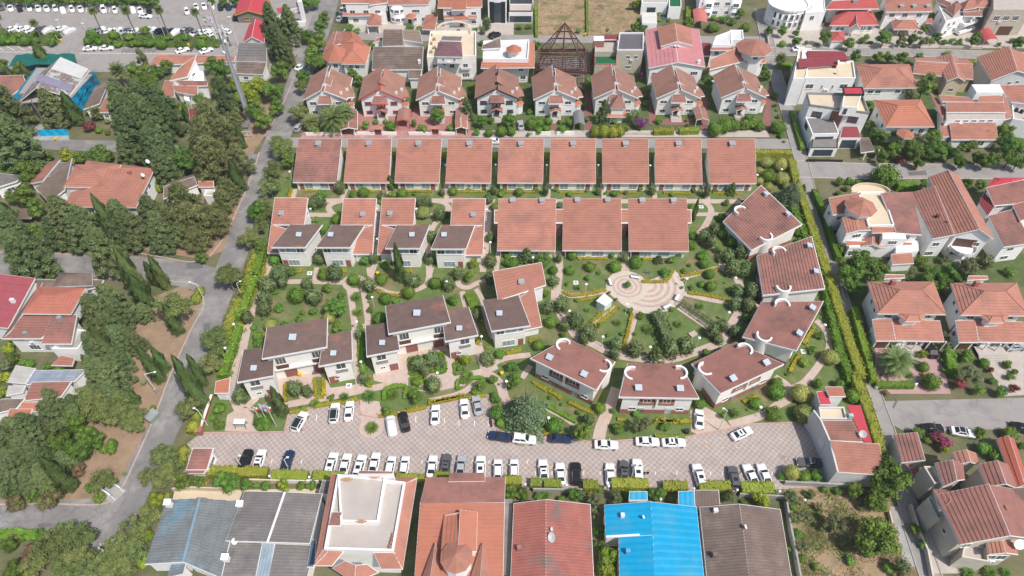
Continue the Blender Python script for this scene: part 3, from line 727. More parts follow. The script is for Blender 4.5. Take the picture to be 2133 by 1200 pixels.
for i,(c,bumps,vv) in enumerate([
        (((138,973),(607,976),(612,557),(150,558)),[((118,748),(150,748),(150,650),(118,650))],((262,585),(500,585))),
        (((665,973),(1140,976),(1137,556),(670,556)),[((606,748),(672,748),(672,643),(614,643))],((783,582),(1027,582))),
        (((1200,976),(1682,980),(1665,556),(1195,556)),[((1139,748),(1202,748),(1200,643),(1142,643)),((1670,748),(1700,748),(1699,646),(1664,646))],((1305,585),(1557,585)))]):
    h=House('duplex_house',['left red duplex with a conifer at its front windows','middle red duplex of three, behind two round lawn trees','right red duplex, nearest the plaza, with wings on both sides'][i],'B3',((c[0][0]+c[1][0])/2,790),'house','three wide red duplex houses',['the left red duplex','the middle red duplex','the right red duplex'][i])
    h.mono([(*c[0],3.0),(*c[1],3.0),(*c[2],7.0),(*c[3],7.0)],RED,WHITE,over=.7,rim=.05)
    pl=h.pl;zz=h.zfun(pl)
    h.wins(0,[.28,.62],.3,2.7,2.0,3,pane=CURT);h.panel(0,.09,.1,1.8,2.1,WOOD,'door');h.panel(0,.92,.1,1.6,2.1,CREAM,'door')
    h.wins(1,[.5],1.2,1.2,1.2,1)
    for b in bumps:
        Q=[on_plane('B3',*p,pl) for p in b]
        Q=[Vector((p.x,p.y,zz(p) - .03)) for p in Q]
        h.slope(Q,RED,TRIM,.3,.14);h.walls(inset(Q,.3),lambda p: zz(p) - .3,BRICK)
    for v in vv: h.vent(*v,pl=pl)
def trio(r,label,nick,centre,left,right,sk,ref):
    h=House('three_roof_house',label,r,ref,'house','pair of houses with three dark roofs',nick)
    for k,(q,zf,zb) in enumerate(((left,7.2,5.3),(right,7.2,5.3),(centre,8.2,6.2))):
        rg=q[0] if isinstance(q[0],str) else r
        Q=q[1:] if isinstance(q[0],str) else q
        P=[at(rg,*Q[0],zf),at(rg,*Q[1],zf),at(rg,*Q[2],zb),at(rg,*Q[3],zb)]
        z=h.slope(P,DARK,TRIM,.45,.12,low=2)
        h.walls(inset(P,.6),lambda p: z(p) - .4,CREAM)
        if k==2:
            h.wins(0,[.2,.84],4.6,2.0,2.1,3,frame=TRIM);h.panel(0,.2,3.55,2.3,.9,WOOD,'balcony_screen',.35);h.panel(0,.84,3.55,2.3,.9,WOOD,'balcony_screen',.35)
            h.balcony(0,.06,.94,3.5,.7,CREAM,h=.35)
            h.panel(0,.3,.1,2.4,2.3,PANELR,'brick_panel');h.panel(0,.8,.1,2.2,2.3,PANELR,'brick_panel')
        else:
            u=.38 if k==0 else .62
            h.wins(0,[u],4.2,1.9,1.9,2);h.panel(0,u,3.4,2.2,.75,mat('balcony_glass',(.30,.27,.25),.4,.2,2),'balcony_screen',.3)
            h.wins(0,[.35],1.2,1.0,.8,2);h.panel(0,.78 if k==0 else .2,.1,1.7,2.1,PANELR,'brick_panel')
            h.wins(1,[.3],4.6,.8,.6,1)
        s=sk[k];h.vent(*s[-2:],k=.85 if k < 2 else 1.05,cap=SOLAR,r=s[0] if len(s)==3 else None)
    return h
trio('C2','house with three dark roofs nearest the flagpoles','the left three-roof house',((450,722),(968,628),(974,400),(490,477)),((250,912),(540,860),(545,640),(302,655)),((908,782),(1175,733),(1168,500),(950,545)),[(388,815),(1028,695),(702,570)],(700,800))
trio('C2','house with three dark roofs between the tilted house and the palm path','the right three-roof house',((1470,522),(1965,428),(1905,215),(1445,300)),((1295,702),(1555,652),(1520,425),(1285,462)),('C3',(-85,698),(175,648),(100,425),(-115,462)),[(1420,610),('C3',28,610),(1700,375)],(1700,600))
def fan(r,label,nick,O0,O1,I1,I0,cres,sk,ref,roof,zo=6.7,zi=4.3,nw=True):
    """O0,O1 outer (high) edge, counter-clockwise; I1,I0 inner (low) edge"""
    h=House('fan_house',label,r,ref,'house','six houses fanned round the plaza',nick)
    P=[at(r,*O0,zo),at(r,*O1,zo),at(r,*I1,zi),at(r,*I0,zi)]
    z=h.slope(P,roof,TRIM,.45,.14,low=2,lift=.1);pl=h.pl
    h.walls(inset(P,.6),lambda p: z(p) - .4,CREAM)
    base=MB();pp=inset(P,.54)
    for i in range(4):
        a,b=pp[i],pp[(i+1) % 4];base.poly([(a.x,a.y,-.2),(b.x,b.y,-.2),(b.x,b.y,1.5),(a.x,a.y,1.5)])
    h.part(base,'brick_plinth',BRICK)
    for u in (.36,.64):
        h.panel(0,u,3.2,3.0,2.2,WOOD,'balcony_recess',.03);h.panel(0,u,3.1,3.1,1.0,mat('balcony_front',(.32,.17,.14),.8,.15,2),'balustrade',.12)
        h.wins(0,[u],4.0,1.5,1.2,2);h.panel(0,u+(.06 if u > .5 else -.06),.1,1.2,2.0,mat('door_pale',(.60,.66,.68),.6,.05),'door')
    h.panel(0,.5,2.6,.35,3.4,CREAM,'pier',.35)
    h.wins(0,[.17,.86],1.3,1.5,.9,2);h.wins(2,[.3,.7],.5,2.0,1.9,2,pane=CURT);h.wins(1,[.7],4.2,.9,.7,1)
    for s in sk: h.vent(*s,rot=math.atan2((P[1] - P[0]).y,(P[1] - P[0]).x),pl=pl,cap=SOLAR,k=.95)
    for (cx,cy,e) in cres:                    # half-round stair tower rising through the roof edge
        p=on_plane(r,cx,cy,pl)
        a,b=(P[3],P[0]) if e==3 else (P[1],P[2])
        d=(b - a);t=max(.15,min(.85,(p - a).dot(d)/d.dot(d)));c=a.lerp(b,t);d2=Vector((d.x,d.y,0)).normalized();n2=Vector((-d2.y,d2.x,0))
        c=c+n2*1.25
        w=MB();capm=MB();N=16;ro,ri=1.6,1.22;zt=z(c)+.6
        for i in range(N):
            t0,t1=math.pi*1.12*i/N - .19,math.pi*1.12*(i+1)/N - .19
            q=[c+(d2*math.cos(t) - n2*math.sin(t))*rr for t,rr in ((t0,ri),(t1,ri),(t1,ro),(t0,ro))]
            w.prism([(v.x,v.y) for v in q],-.2,zt);capm.prism([(v.x,v.y) for v in q],zt,zt+.1)
        tw=h.part(w,'stair_tower',CREAM);capm.build('coping',mat('coping_white',(.8,.8,.81),.5,.05),tw,off=h.o)
    return h
fan('C3','leftmost house of the plaza fan, tilted towards the blue cedar','the leftmost fan house',(605,838),(1130,1092),(1278,868),(900,678),[(840,720,3),(1215,920,1)],[(752,845),(1030,980)],(900,880),DARK if False else REDD)
fan('C3','square-on fan house facing the parking lot with white skylights','the square-on fan house',(1318,1147),(1955,1158),(1808,888),(1388,880),[(1375,960,3),(1830,960,1)],[(1468,1090),(1803,1095)],(1630,1030),REDD)
fan('C4','fan house with an unweathered red patch beside the paved drive','the fan house by the drive',(450,1152),(1028,882),(590,678),(185,880),[(275,950,3),(700,730,1)],[(560,1030),(868,885)],(600,900),DARK if False else REDD)
fan('C4','fan house behind the round yellow topiary lawn','the fan house by the yellow topiary',(1150,755),(1397,303),(830,306),(658,628),[(840,650,3),(1010,310,1)],[(1172,612),(1292,375)],(1000,500),REDD)
fan('B4','upright fan house beside the long golden hedge','the fan house by the long hedge',(737,975),(650,627),(283,757),(325,1020),[(460,985,3),(415,720,1)],[(677,872),(632,698)],(500,820),REDD)
fan('B4','topmost house of the plaza fan, below the ninth row house','the topmost fan house',(583,543),(310,281),(56,522),(245,716),[(345,640,3),(150,450,1)],[(488,482),(340,348)],(320,480),REDD)
h=House('gate_house','small red-roofed hut beside the flagpole court','D2',(355,40),'hut',None,'the small hut')
h.mono([('x',0,0)] and [(298,72,2.6),(412,72,2.6),(425,-45,3.1),(310,-20,3.1)],ORNG,WHITE,over=.15,rim=.08)
h.panel(0,.5,0,.9,2.0,TRIM)
h=House('guard_house','red curved-roof guard house at the car park entrance','D2',(170,640),'hut',None,'the guard house')
h.mono([(72,690,2.9),(235,690,2.9),(285,520,3.5),(125,520,3.5)],REDD,WHITE,over=.25,rim=.1)
pf= h.poly;h.wins(1,[.35,.7],.9,1.2,1.2,2);h.wins(1,[.5],2.3,2.0,.4,1,pane=TARP)
P=h.pts([(40,722,2.5),(205,722,2.5),(235,690,2.85),(72,690,2.85)]);h.slope(P,REDD,TRIM,.15,.06)
h=House('garden_kiosk','white square kiosk with a pale flat roof beside the plaza','C3',(1195,380),'kiosk',None,'the white kiosk')
P=h.pts([(1130,375,2.5),(1200,415,2.5),(1262,370,2.5),(1195,315,2.5)])
h.slope(P,mat('kiosk_roof',(.80,.80,.74),.5,.03),TRIM,.12,.05,step=9);h.walls(inset(P,.1),2.4,mat('kiosk_wall',(.62,.74,.74),.5,.04));h.panel(0,.5,0,.9,2.0,TRIM)

# ------------------------------------------------------------------ the eight gabled villas behind the back lane
VRED=mat('tile_villa',(.315,.165,.125),.8,.1,.5,c2=(.235,.135,.105),th=(.48,.78),sc2=.2,bump=.3,obvar=.1)
VG='eight gabled villas behind the lane'
def villa(r,xl,yl,xr,yr,label,nick,trim=TRIM,roof=VRED,wall=WHITE,porch='gable',carport=True,slit=GLASS,tint=None):
    h=House('gabled_villa',label,r,((xl+xr)/2,(yl+yr)/2+80),'house',VG,nick)
    FL,FR=at(r,xl,yl,5.9),at(r,xr,yr,5.9)
    u=(FR - FL);w=u.length;u.normalize();v=Vector((-u.y,u.x,0));D=11.8
    L=lambda a,b,z: Vector((FL.x+u.x*a*w+v.x*b,FL.y+u.y*a*w+v.y*b,z))
    h.slope([L(0,0,5.9),L(.46,0,9.0),L(.46,D+.8,9.0),L(0,D - .3,5.9)],roof,trim,.3,.12,low=3)
    h.slope([L(.53,.2,8.6),L(1,0,5.9),L(1,D - .6,5.9),L(.53,D,8.6)],roof,trim,.3,.12,low=1)
    h.slope([L(1.0,.8,5.95),L(1.13,2.2,5.2),L(1.1,4.5,5.2),L(1.0,7,5.95)],roof,trim,.25,.08,low=1)
    h.slope([L(.33,-1.3,5.3),L(.67,-1.3,5.3),L(.585,3.0,8.35),L(.415,3.0,8.35)],BRNR if roof is RED and False else REDD,trim,.22,.08)
    pd=MB();a,b,t=L(.39,3.0,8.3),L(.61,3.0,8.3),L(.5,3.0,9.5);a2,b2,t2=[p+v*3.4 for p in (a,b,t)]
    pd.poly((a,b,t));pd.poly((b2,a2,t2));pd.poly((b,a,a2,b2));h.part(pd,'pediment',trim)
    h.slope([a - u*.2,t,t2,a2 - u*.2],roof,trim,.14,.05,low=3);h.slope([t,b+u*.2,b2+u*.2,t2],roof,trim,.14,.05,low=1)
    pp=[L(.05,.6,0),L(.5,.6,0),L(.95,.6,0),L(.95,D - .8,0),L(.5,D - .8,0),L(.05,D - .8,0)]
    zt=[5.95,8.3,5.85,5.85,8.3,5.95];mb=MB()
    for i in range(6):
        j=(i+1) % 6;mb.poly([(pp[i].x,pp[i].y,-.2),(pp[j].x,pp[j].y,-.2),(pp[j].x,pp[j].y,zt[j]),(pp[i].x,pp[i].y,zt[i])])
    h.part(mb,'wall',wall)
    h.poly=[pp[0],pp[2],pp[3],pp[5]]
    fr=trim if trim is not TRIM else None
    h.wins(0,[.16,.82],3.7,1.9,1.15,2,frame=fr);h.wins(0,[.16,.84],.9,1.7,1.0,2,frame=fr)
    h.wins(0,[.40,.49,.58],3.4,.45,1.9,1,frame=fr)
    h.wins(1,[.3,.7],3.8,1.0,1.0,1);h.wins(1,[.6],1.0,1.2,1.1,2)
    c0,c1=h.poly[0].lerp(h.poly[1],.36),h.poly[0].lerp(h.poly[1],.64);m_=c0.lerp(c1,.5)
    Z=lambda p,z,o=0: Vector((p.x - v.x*o,p.y - v.y*o,z))
    h.slope([Z(c0,2.6,2.3),Z(m_,3.35,2.3),Z(m_,3.35),Z(c0,2.6)],roof,trim,.16,.05,low=3);h.slope([Z(m_,3.35,2.3),Z(c1,2.6,2.3),Z(c1,2.6),Z(m_,3.35)],roof,trim,.16,.05,low=1)
    for c in (c0.lerp(m_,.2),c1.lerp(m_,.2)):
        t_=MB();t_.tube(Z(c,0,2.0),Z(c,2.6,2.0),.14,n=8);h.part(t_,'porch_column',wall)
    h.panel(0,.5,.1,1.2,2.1,WOOD,'door')
    st=MB()
    for k in range(3): q=[Z(c0,0,2.3+.5*k+.5),Z(c1,0,2.3+.5*k+.5),Z(c1,0,0),Z(c0,0,0)];st.prism([(p.x,p.y) for p in q],0.0,.36 - .12*k+.001*k)
    h.part(st,'porch_steps',TERR)
    if porch=='turret':      # two-storey bay with a hipped roof instead of the plain porch
        h.pyramid(L(.52,-1.6,5.2),w*.24,5.0,7.6,4,roof,wall,R(45),0,.82);h.balcony(0,.3,.78,2.9,3.4,wall,RAIL,.8)
        h.slope([Z(c0 - u*1.2,2.4,4.6),Z(c1+u*1.2,2.4,4.6),Z(c1+u*1.2,3.1,2.6),Z(c0 - u*1.2,3.1,2.6)],ORNG,trim,.16,.06)
    h.pyramid(L(1.0,2.2,0),1.5,3.1,4.0,8,ORNG,wall,0,0,.8)
    if carport:
        a,b,c,d=L(.88,-5.6,2.5),L(1.16,-5.6,2.5),L(1.16,.2,2.5),L(.88,.2,2.5)
        m0,m1=a.lerp(b,.5),d.lerp(c,.5);m0.z=m1.z=3.05
        h.slope([a,m0,m1,d],roof,trim,.16,.06,low=3);h.slope([m0,b,c,m1],roof,trim,.16,.06,low=1)
        for p in (a,b,c,d):
            t_=MB();t_.tube((p.x,p.y,0),(p.x,p.y,2.4),.1,n=6);h.part(t_,'carport_post',trim)
    for aa,bb in ((.86,1.6),(.96,4.2)):
        q=L(aa,bb,8.6 - (aa - .53)/.47*2.7);o=h.box_on(q,.7,.6,.75,TRIM,'air_cooler');f= MB();f.lathe((0,0,.75),[(.22,0),(.22,.12)],10);f.build('fan_cover',GALV,o)
    h.wins(0,[.33],2.9,.6,.4,1)
    return h
GOLDT=mat('trim_gold',(.55,.45,.22),.6,.05)
REDT=mat('trim_red',(.5,.08,.07),.6,.05)
villa('A2',392,805,745,802,'westmost gabled villa, half hidden behind the big date palm','the villa behind the date palm')
villa('A2',838,806,1192,802,'gabled villa with a crimson trimmed front gable','the crimson trimmed villa',trim=REDT)
villa('A2',1303,805,1660,801,'gabled villa with yellow window frames beside a tall spruce','the yellow framed villa',wall=CREAM)
villa('A2',1776,797,2130,796,'gabled villa with black trim and brown timber front','the black trimmed villa',trim=mat('trim_black',(.035,.03,.03),.6,.1),carport=False)
villa('A3',200,802,558,797,'gabled villa in front of the steel pyramid frame','the villa before the steel frame',carport=False)
villa('A3',686,792,1042,792,'gabled villa with an orange turret bay and purple bougainvillea','the turret bay villa',porch='turret',carport=False,wall=CREAM)
villa('A3',1190,792,1547,792,'gabled villa in front of the pink gabled house','the villa before the pink house',wall=CREAM)
villa('A3',1713,786,2072,784,'eastmost gabled villa behind a row of round trees','the eastmost gabled villa',carport=False)
def barrel(r,a,b,c,d,z,rise,m,label,cat='carport',name='barrel_carport',n=10,post=True):
    P=[at(r,*p,z) for p in (a,b,c,d)]                 # a-b front,c-d back;arch spans a-b
    o=(P[0]+P[1]+P[2]+P[3])/4;o.z=0
    t=thing(name,label,cat,o);mb=MB()
    for i in range(n):
        t0,t1=i/n,(i+1)/n
        f= lambda A,B,s_: A.lerp(B,s_)+Vector((0,0,rise*math.sin(math.pi*s_)))
        q=[f(P[0],P[1],t0),f(P[0],P[1],t1),f(P[3],P[2],t1),f(P[3],P[2],t0)]
        mb.slab(q,.06)
    mb.build('roof',m,t,off=o)
    if post:
        for p in P:
            k=MB();k.tube((p.x,p.y,0),(p.x,p.y,z),.09,n=6);k.build('post',GALV,t,off=o)
    return t
barrel('A3',(525,1010),(612,1010),(605,905),(520,905),2.3,.9,mat('sheet_smoke',(.22,.22,.23),.35,.1),'arched grey carport between two gabled villas')
# ------------------------------------------------------------------ houses behind the villas
ENVG=None
def col_(h,pts,r=.14,z0=0,z1=2.6,m=WHITE,name='column'):
    for p in pts:
        q=at(h.r,*p,0) if len(p)==2 else Vector(p);t=MB();t.tube((q.x,q.y,z0),(q.x,q.y,z1),r,n=8);h.part(t,name,m)
h=House('octagon_house','orange-roofed house with a pointed octagon corner','A2',(740,480),nick='the octagon corner house')
h.gable([(555,432,5),(720,345,5),(735,265,5),(605,280,5)],5.9,'y',REDD,WHITE,.4)
h.hip([(700,515,5),(895,518,5),(938,378,5),(690,350,5)],7.6,.3,ORNG,WHITE);h.wins(0,[.35,.65],3.0,1.3,1.2,2);h.wins(1,[.5],3.0,1.2,1.2,2)
h.hip([(705,375,5.3),(905,372,5.3),(835,285,5.3),(725,255,5.3)],6.9,.25,ORNG,None)
h.pyramid((665,445),4.6,4.9,8.6,8,ORNG,WHITE,R(22));h.wins(5,[.5],2.6,1.4,1.5,2);h.wins(6,[.5],2.6,1.4,1.5,2)
h=House('long_roof_house','house under one big mossy brown roof in steps','A2',(1150,560),nick='the big brown roof')
h.mono([(948,562,4.6),(1352,560,4.6),(1360,378,6.6),(960,376,6.6)],BRNR,WHITE,.4,step=1.1,rim=.08);h.wins(0,[.2,.5,.8],1.0,1.6,1.4,2)
h.mono([(1032,372,6.4),(1200,368,6.4),(1194,236,7.6),(1040,236,7.6)],BRNR,WHITE,.3,step=1.1,rim=.06)
h.mono([(1192,318,5.0),(1355,345,5.0),(1330,246,5.6),(1190,240,5.6)],mat('slat_roof',(.25,.19,.15),.8,.15,2),WHITE,.3,rim=.08,step=1.6)
h.mono([(1245,632,3.6),(1335,632,3.6),(1350,555,4.5),(1245,555,4.5)],BRNR,WHITE,.3,step=1.1);h.mono([(960,345,3.4),(1035,320,3.4),(1035,295,4),(990,305,4)],RED,WHITE,.2)
h.box_on(at('A2',1330,505,5.4),.8,.7,.9,TRIM)
h=House('terrace_house','beige flat-roofed house with a purple hipped roof pavilion','A2',(1590,620),nick='the purple pavilion house')
h.flat([(1392,480,7.4),(1785,470,7.4),(1785,268,7.4),(1420,268,7.4)],CREAM,SAND,.8);h.wins(0,[.15,.5,.78],4.4,1.5,1.4,2);h.wins(0,[.78,.2],1.2,2.2,1.4,3);h.wins(0,[.35],5.3,.8,.8,1)
h.balcony(0,.68,.92,1.0,.8,CREAM,TRIM,.7);h.balcony(0,.68,.88,4.2,.7,CREAM,TRIM,.7)
h.hip([(1462,455,9.6),(1678,458,9.6),(1668,345,9.6),(1482,345,9.6)],10.8,.3,PURP,CREAM,.25,z0=7.2);h.wins(0,[.25,.7],8.0,.8,.8,1)
for i in range(5): h.box_on(at('A2',1425+(i % 2)*25,290+i*34,7.4),.8,.8,.7,mat('wicker',(.33,.24,.15),.8,.15),'planter')
h.mono([(1505,325,9.0),(1665,330,9.0),(1675,296,9.3),(1515,292,9.3)],GREYR,None,rim=.03)
ar=MB();c=at('A2',1610,275,7.4)
for i in range(14):
    t0,t1=math.pi*i/14,math.pi*(i+1)/14
    ar.obox((c.x+5*math.cos(t0),c.y+4.2*math.sin(t0),9.2),(c.x+5*math.cos(t1),c.y+4.2*math.sin(t1),9.2),.9,.25)
    if i % 3==0: ar.obox((c.x+5*math.cos(t0),c.y+4.2*math.sin(t0),7.4),(c.x+5*math.cos(t0)+.01,c.y+4.2*math.sin(t0),9.2),.35,.35)
h.part(ar,'arched_pergola',SAND)
h=House('roof_garden_house','white flat-roofed house with an orange tiled skirt','A3',(0,600),nick='the orange skirt house')
h.flat([(-210,490,7.2),(152,492,7.2),(165,335,7.2),(-205,345,7.2)],WHITE,mat('deck_white',(.62,.62,.60),.7,.06),.7)
h.slope(h.pts([(-225,550,5.9),(205,545,5.9),(160,497,6.8),(-215,497,6.8)]),ORNG,TRIM,.2,.08);h.slope(h.pts([(205,545,5.9),(205,345,5.9),(165,340,6.8),(158,500,6.8)]),ORNG,TRIM,.2,.08)
h.poly=h.poly;h.wins(0,[.08,.35,.65,.9],1.0,1.6,1.4,2);h.wins(0,[.2,.85],3.9,1.5,.8,2)
h.pyramid((40,400),2.4,9.3,10.9,8,ORNG,WHITE,R(22),7.2,.75);h.mono([(-215,395,9.0),(-65,385,9.0),(-70,330,9.6),(-212,365,9.6)],BRNR,WHITE,.3,z0=7)
h.box_on(at('A3',30,440,7.2),.9,.7,.8,ORNG,'air_cooler')
h=House('steel_frame','rust-red steel pyramid skeleton over an unfinished open house','A3',(430,590),'steel frame',None,'the steel pyramid')
zb=6.0;cs=[at('A3',312,520,zb),at('A3',605,585,zb),at('A3',612,395,zb),at('A3',262,402,zb)];ap=at('A3',433,330,zb)
cs=[at('A3',245,560,zb),at('A3',625,590,zb),at('A3',615,400,zb),at('A3',255,400,zb)]
ap=(cs[0]+cs[1]+cs[2]+cs[3])/4;ap.z=9.0
while to_px(ap)[1] > 49: ap.z+=.1
for c in cs:
    t=MB();t.obox(c,ap,.32,.32);h.part(t,'rafter',STEEL);t=MB();t.obox((c.x,c.y,-.2),(c.x+.01,c.y,zb),.35,.35);h.part(t,'column',STEEL)
for i in range(4):
    a,b=cs[i],cs[(i+1) % 4];m_=a.lerp(b,.5);t=MB();t.obox(m_,ap,.24,.24);h.part(t,'rafter',STEEL)
    for k in (0.0,.42,.68):
        t=MB();t.obox(a.lerp(ap,k),b.lerp(ap,k),.24,.28);h.part(t,'purlin',STEEL)
    t=MB();t.obox(a.lerp(ap,.42),m_,.14,.14);t.obox(b.lerp(ap,.42),m_,.14,.14);h.part(t,'brace',STEEL)
for i in range(13):
    y=i/12;a,b=cs[0].lerp(cs[3],y),cs[1].lerp(cs[2],y);t=MB();t.obox(a - Vector((1.2,0,.3)),b+Vector((1.2,0,-.3)),.16,.2);h.part(t,'joist',STEEL)
for i in range(7):
    y=i/6;a,b=cs[0].lerp(cs[1],y),cs[3].lerp(cs[2],y);t=MB();t.obox(a - Vector((0,0,.5)),b - Vector((0,0,.5)),.16,.2);h.part(t,'joist',STEEL)
for zz in (1.2,2.6,4.0,5.2):
    for i in range(4):
        a,b=cs[i].copy(),cs[(i+1) % 4].copy();a.z=b.z=zz;t=MB();t.obox(a,b,.12,.5);h.part(t,'side_slat',mat('grey_batten',(.20,.17,.155),.9,.15,2))
fl=MB();fl.poly([(c.x,c.y,.15) for c in cs]);h.part(fl,'floor_slab',SOIL);fl=MB();fl.poly([(c.x,c.y,3.0) for c in [cs[3].lerp(cs[0],.5),cs[2].lerp(cs[1],.5),cs[2],cs[3]]]);h.part(fl,'floor_slab',CONC)
h=House('green_deck_house','beige house with a dark flat roof and green terrace','A3',(980,590),nick='the green terrace house')
h.flat([(872,412,7.4),(1083,412,7.4),(1085,272,7.4),(892,272,7.4)],BEIGE,mat('roof_dark_felt',(.13,.115,.125),.8,.1),.5,rim=TRIM);h.wins(0,[.45,.75],4.8,1.2,1.1,2);h.wins(0,[.5],1.4,1.8,1.2,3)
h.flat([(692,520,4.2),(868,522,4.2),(868,430,4.2),(692,430,4.2)],BEIGE,mat('deck_green',(.015,.12,.05),.9,.1),.25,rim=REDT);h.wins(0,[.4],1.2,1.5,1.3,2)
h.flat([(692,428,5.4),(868,428,5.4),(870,325,5.4),(695,325,5.4)],BEIGE,TERR,.5);h.flat([(682,330,7.6),(770,330,7.6),(768,290,7.6),(682,290,7.6)],REDD,TRIM,0);h.mono([(770,318,6.6),(885,318,6.6),(880,282,7.0),(770,282,7.0)],MAROON,None,rim=.04,step=.8)
h=House('pink_gable_house','large house with a pink sheet roof and raised red gable','A3',(1340,600),nick='the pink gabled house')
h.gable([(1130,548,6.2),(1580,538,6.2),(1530,238,6.2),(1100,242,6.2)],7.9,'y',PINKR,WHITE,.4,step=1.2,rim=.12);h.wins(0,[.12,.5,.85],3.2,2.2,1.3,3)
h.gable([(1225,372,8.3),(1480,366,8.3),(1462,222,8.3),(1200,226,8.3)],9.8,'y',RED,WHITE,.4,z0=6);h.wins(0,[.32],7.3,.9,.8,2)
h.balcony(0,.2,.2,7,.1);h.box_on(at('A3',1530,508,6.8),.9,.7,.9,TRIM,'air_cooler')
for x in (1335,1360): h.dish(at('A3',x,395,7.4),.5)
h=House('turret_house','white house with an octagonal red turret roof','A3',(1850,590),nick='the octagon turret house')
h.mono([(1622,560,5.2),(1905,490,5.2),(1900,380,6.8),(1625,480,6.8)],RED,WHITE,.4);h.wins(0,[.7],2.6,2.2,1.2,3)
h.flat([(1640,370,7.2),(1800,370,7.2),(1790,255,7.2),(1668,300,7.2)],WHITE,mat('deck_white',(.62,.62,.6)),.4);h.slope(h.pts([(1625,405,6.2),(1810,408,6.2),(1800,365,7.0),(1640,362,7.0)]),RED,TRIM,.2,.06);h.wins(0,[.3],4.2,1.4,1.2,2)
h.flat([(1775,330,7.0),(1890,330,7.0),(1885,250,7.0),(1780,250,7.0)],WHITE,mat('deck_white',(.62,.62,.6)),.4)
h.pyramid((1975,385),5.4,8.2,10.4,8,RED,WHITE,R(22),0,.72);h.wins(5,[.5],6.3,1.4,1.4,2);h.wins(6,[.5],6.3,1.4,1.4,2)
h.slope(h.pts([(1905,510,4.9),(2072,508,4.9),(2068,462,5.9),(1905,468,5.9)]),ORNG,TRIM,.2,.06);h.mono([(1560,450,2.7),(1632,450,2.7),(1625,345,3.2),(1556,345,3.2)],MAROON,None,rim=.05)
# ------------------------------------------------------------------ top band
h=House('white_villa','white villa with stepped red roofs beside the top street','A2',(880,190),nick='the stepped red roof villa')
h.flat([(735,50,6.4),(1050,48,6.4),(1060,-110,6.4),(745,-110,6.4)],WHITE,TERR,0);h.wins(0,[.15,.5,.8],3.8,1.8,1.2,2);h.wins(0,[.2],.8,1.9,1.3,2)
h.mono([(700,25,7.0),(935,25,7.0),(930,-60,8.6),(700,-60,8.6)],RED,None);h.mono([(925,40,7.0),(1075,20,7.0),(1070,-60,8.6),(930,-60,8.6)],RED,WHITE,.4,z0=4)
h.slope(h.pts([(710,128,3.4),(960,126,3.4),(950,98,4.1),(712,100,4.1)]),RED,TRIM,.2,.06);h.hip([(915,208,3.0),(1025,205,3.0),(1022,120,3.0),(925,112,3.0)],4.3,.35,RED,None)
col_(h,[(920,270),(1010,270)],.25,0,3.0);h.balcony(0,.3,.6,3.3,1.2,WHITE)
h=House('round_bay_villa','white villa with a rounded window bay','A2',(1220,170),nick='the round bay villa')
h.flat([(1110,40,6.6),(1395,38,6.6),(1450,-120,6.6),(1100,-120,6.6)],WHITE,TERR,0);h.wins(0,[.65],3.8,2.6,1.2,3);h.wins(0,[.6,.85],.9,1.3,1.3,2)
h.hip([(1075,40,6.8),(1400,35,6.8),(1470,-90,6.8),(1085,-90,6.8)],8.8,.3,RED,None)
b=at('A2',1170,165);bm=MB();bm.lathe((b.x,b.y,0),[(3.0,0),(3.0,6.4)],20);h.part(bm,'round_bay',WHITE,True)
for zz in (1.0,4.0):
    for k in range(3):
        t=R(-125+35*k);fm,pm,g_=win_mesh(1.5,1.2,2,TRIM);wo=link('window',fm,h.root,Vector((b.x+3.02*math.cos(t),b.y+3.02*math.sin(t),zz)) - h.o,t+R(90));link('pane',pm,wo)
h.pyramid((1262,130),1.9,3.3,4.2,6,ORNG,None);h.mono([(1352,235,2.4),(1455,240,2.4),(1480,115,3.0),(1382,118,3.0)],RED,None,rim=.06);col_(h,[(1360,260),(1450,262)],.1,0,2.4)
h.panel(0,.45,.1,1.2,2.2,WOOD)
h=House('orange_roof_villa','symmetrical white villa with bright orange roofs','A2',(1660,200),nick='the symmetrical orange villa')
h.flat([(1520,66,6.4),(1820,66,6.4),(1825,-110,6.4),(1515,-110,6.4)],WHITE,TERR,0);h.wins(0,[.15,.82],4.0,1.7,1.2,2);h.wins(0,[.48],3.6,1.2,1.1,2);h.wins(0,[.15,.82],1.0,1.6,1.1,2)
h.mono([(1478,62,6.8),(1600,62,6.8),(1592,-50,8.4),(1490,-50,8.4)],ORNG,None);h.mono([(1592,80,6.6),(1710,78,6.6),(1705,-50,8.4),(1592,-50,8.4)],ORNG,None);h.mono([(1705,58,6.8),(1835,55,6.8),(1830,-50,8.4),(1705,-50,8.4)],ORNG,None)
h.hip([(1600,165,3.1),(1725,165,3.1),(1712,125,3.1),(1612,125,3.1)],3.9,.2,ORNG,None);h.slope(h.pts([(1530,148,3.5),(1605,148,3.5),(1605,122,4),(1530,122,4)]),ORNG,TRIM,.15,.05);h.slope(h.pts([(1725,145,3.5),(1795,145,3.5),(1795,122,4),(1725,122,4)]),ORNG,TRIM,.15,.05)
h.panel(0,.48,.1,1.2,2.2,WOOD)
MODG=mat('modern_glazing',(.05,.07,.09),.08,.2,spec=.6)
h=House('modern_house','black and white modern house with tall glazed strips','A3',(50,200),nick='the glazed modern house')
h.flat([(-170,5,8.0),(-20,5,8.0),(-15,-150,8.0),(-165,-150,8.0)],WHITE,TERR,.5);h.panel(0,.5,.3,2.4,7.0,MODG,'glazing');h.panel(0,.2,.2,1.5,7.4,BLACK,'black_strip');h.panel(0,.82,.2,1.5,7.4,BLACK,'black_strip')
h.flat([(0,95,4.0),(190,95,4.0),(200,-80,4.0),(0,-80,4.0)],WHITE,TERR,.3,rim=BLACK);h.panel(0,.5,.3,7.5,2.2,MODG,'glazing')
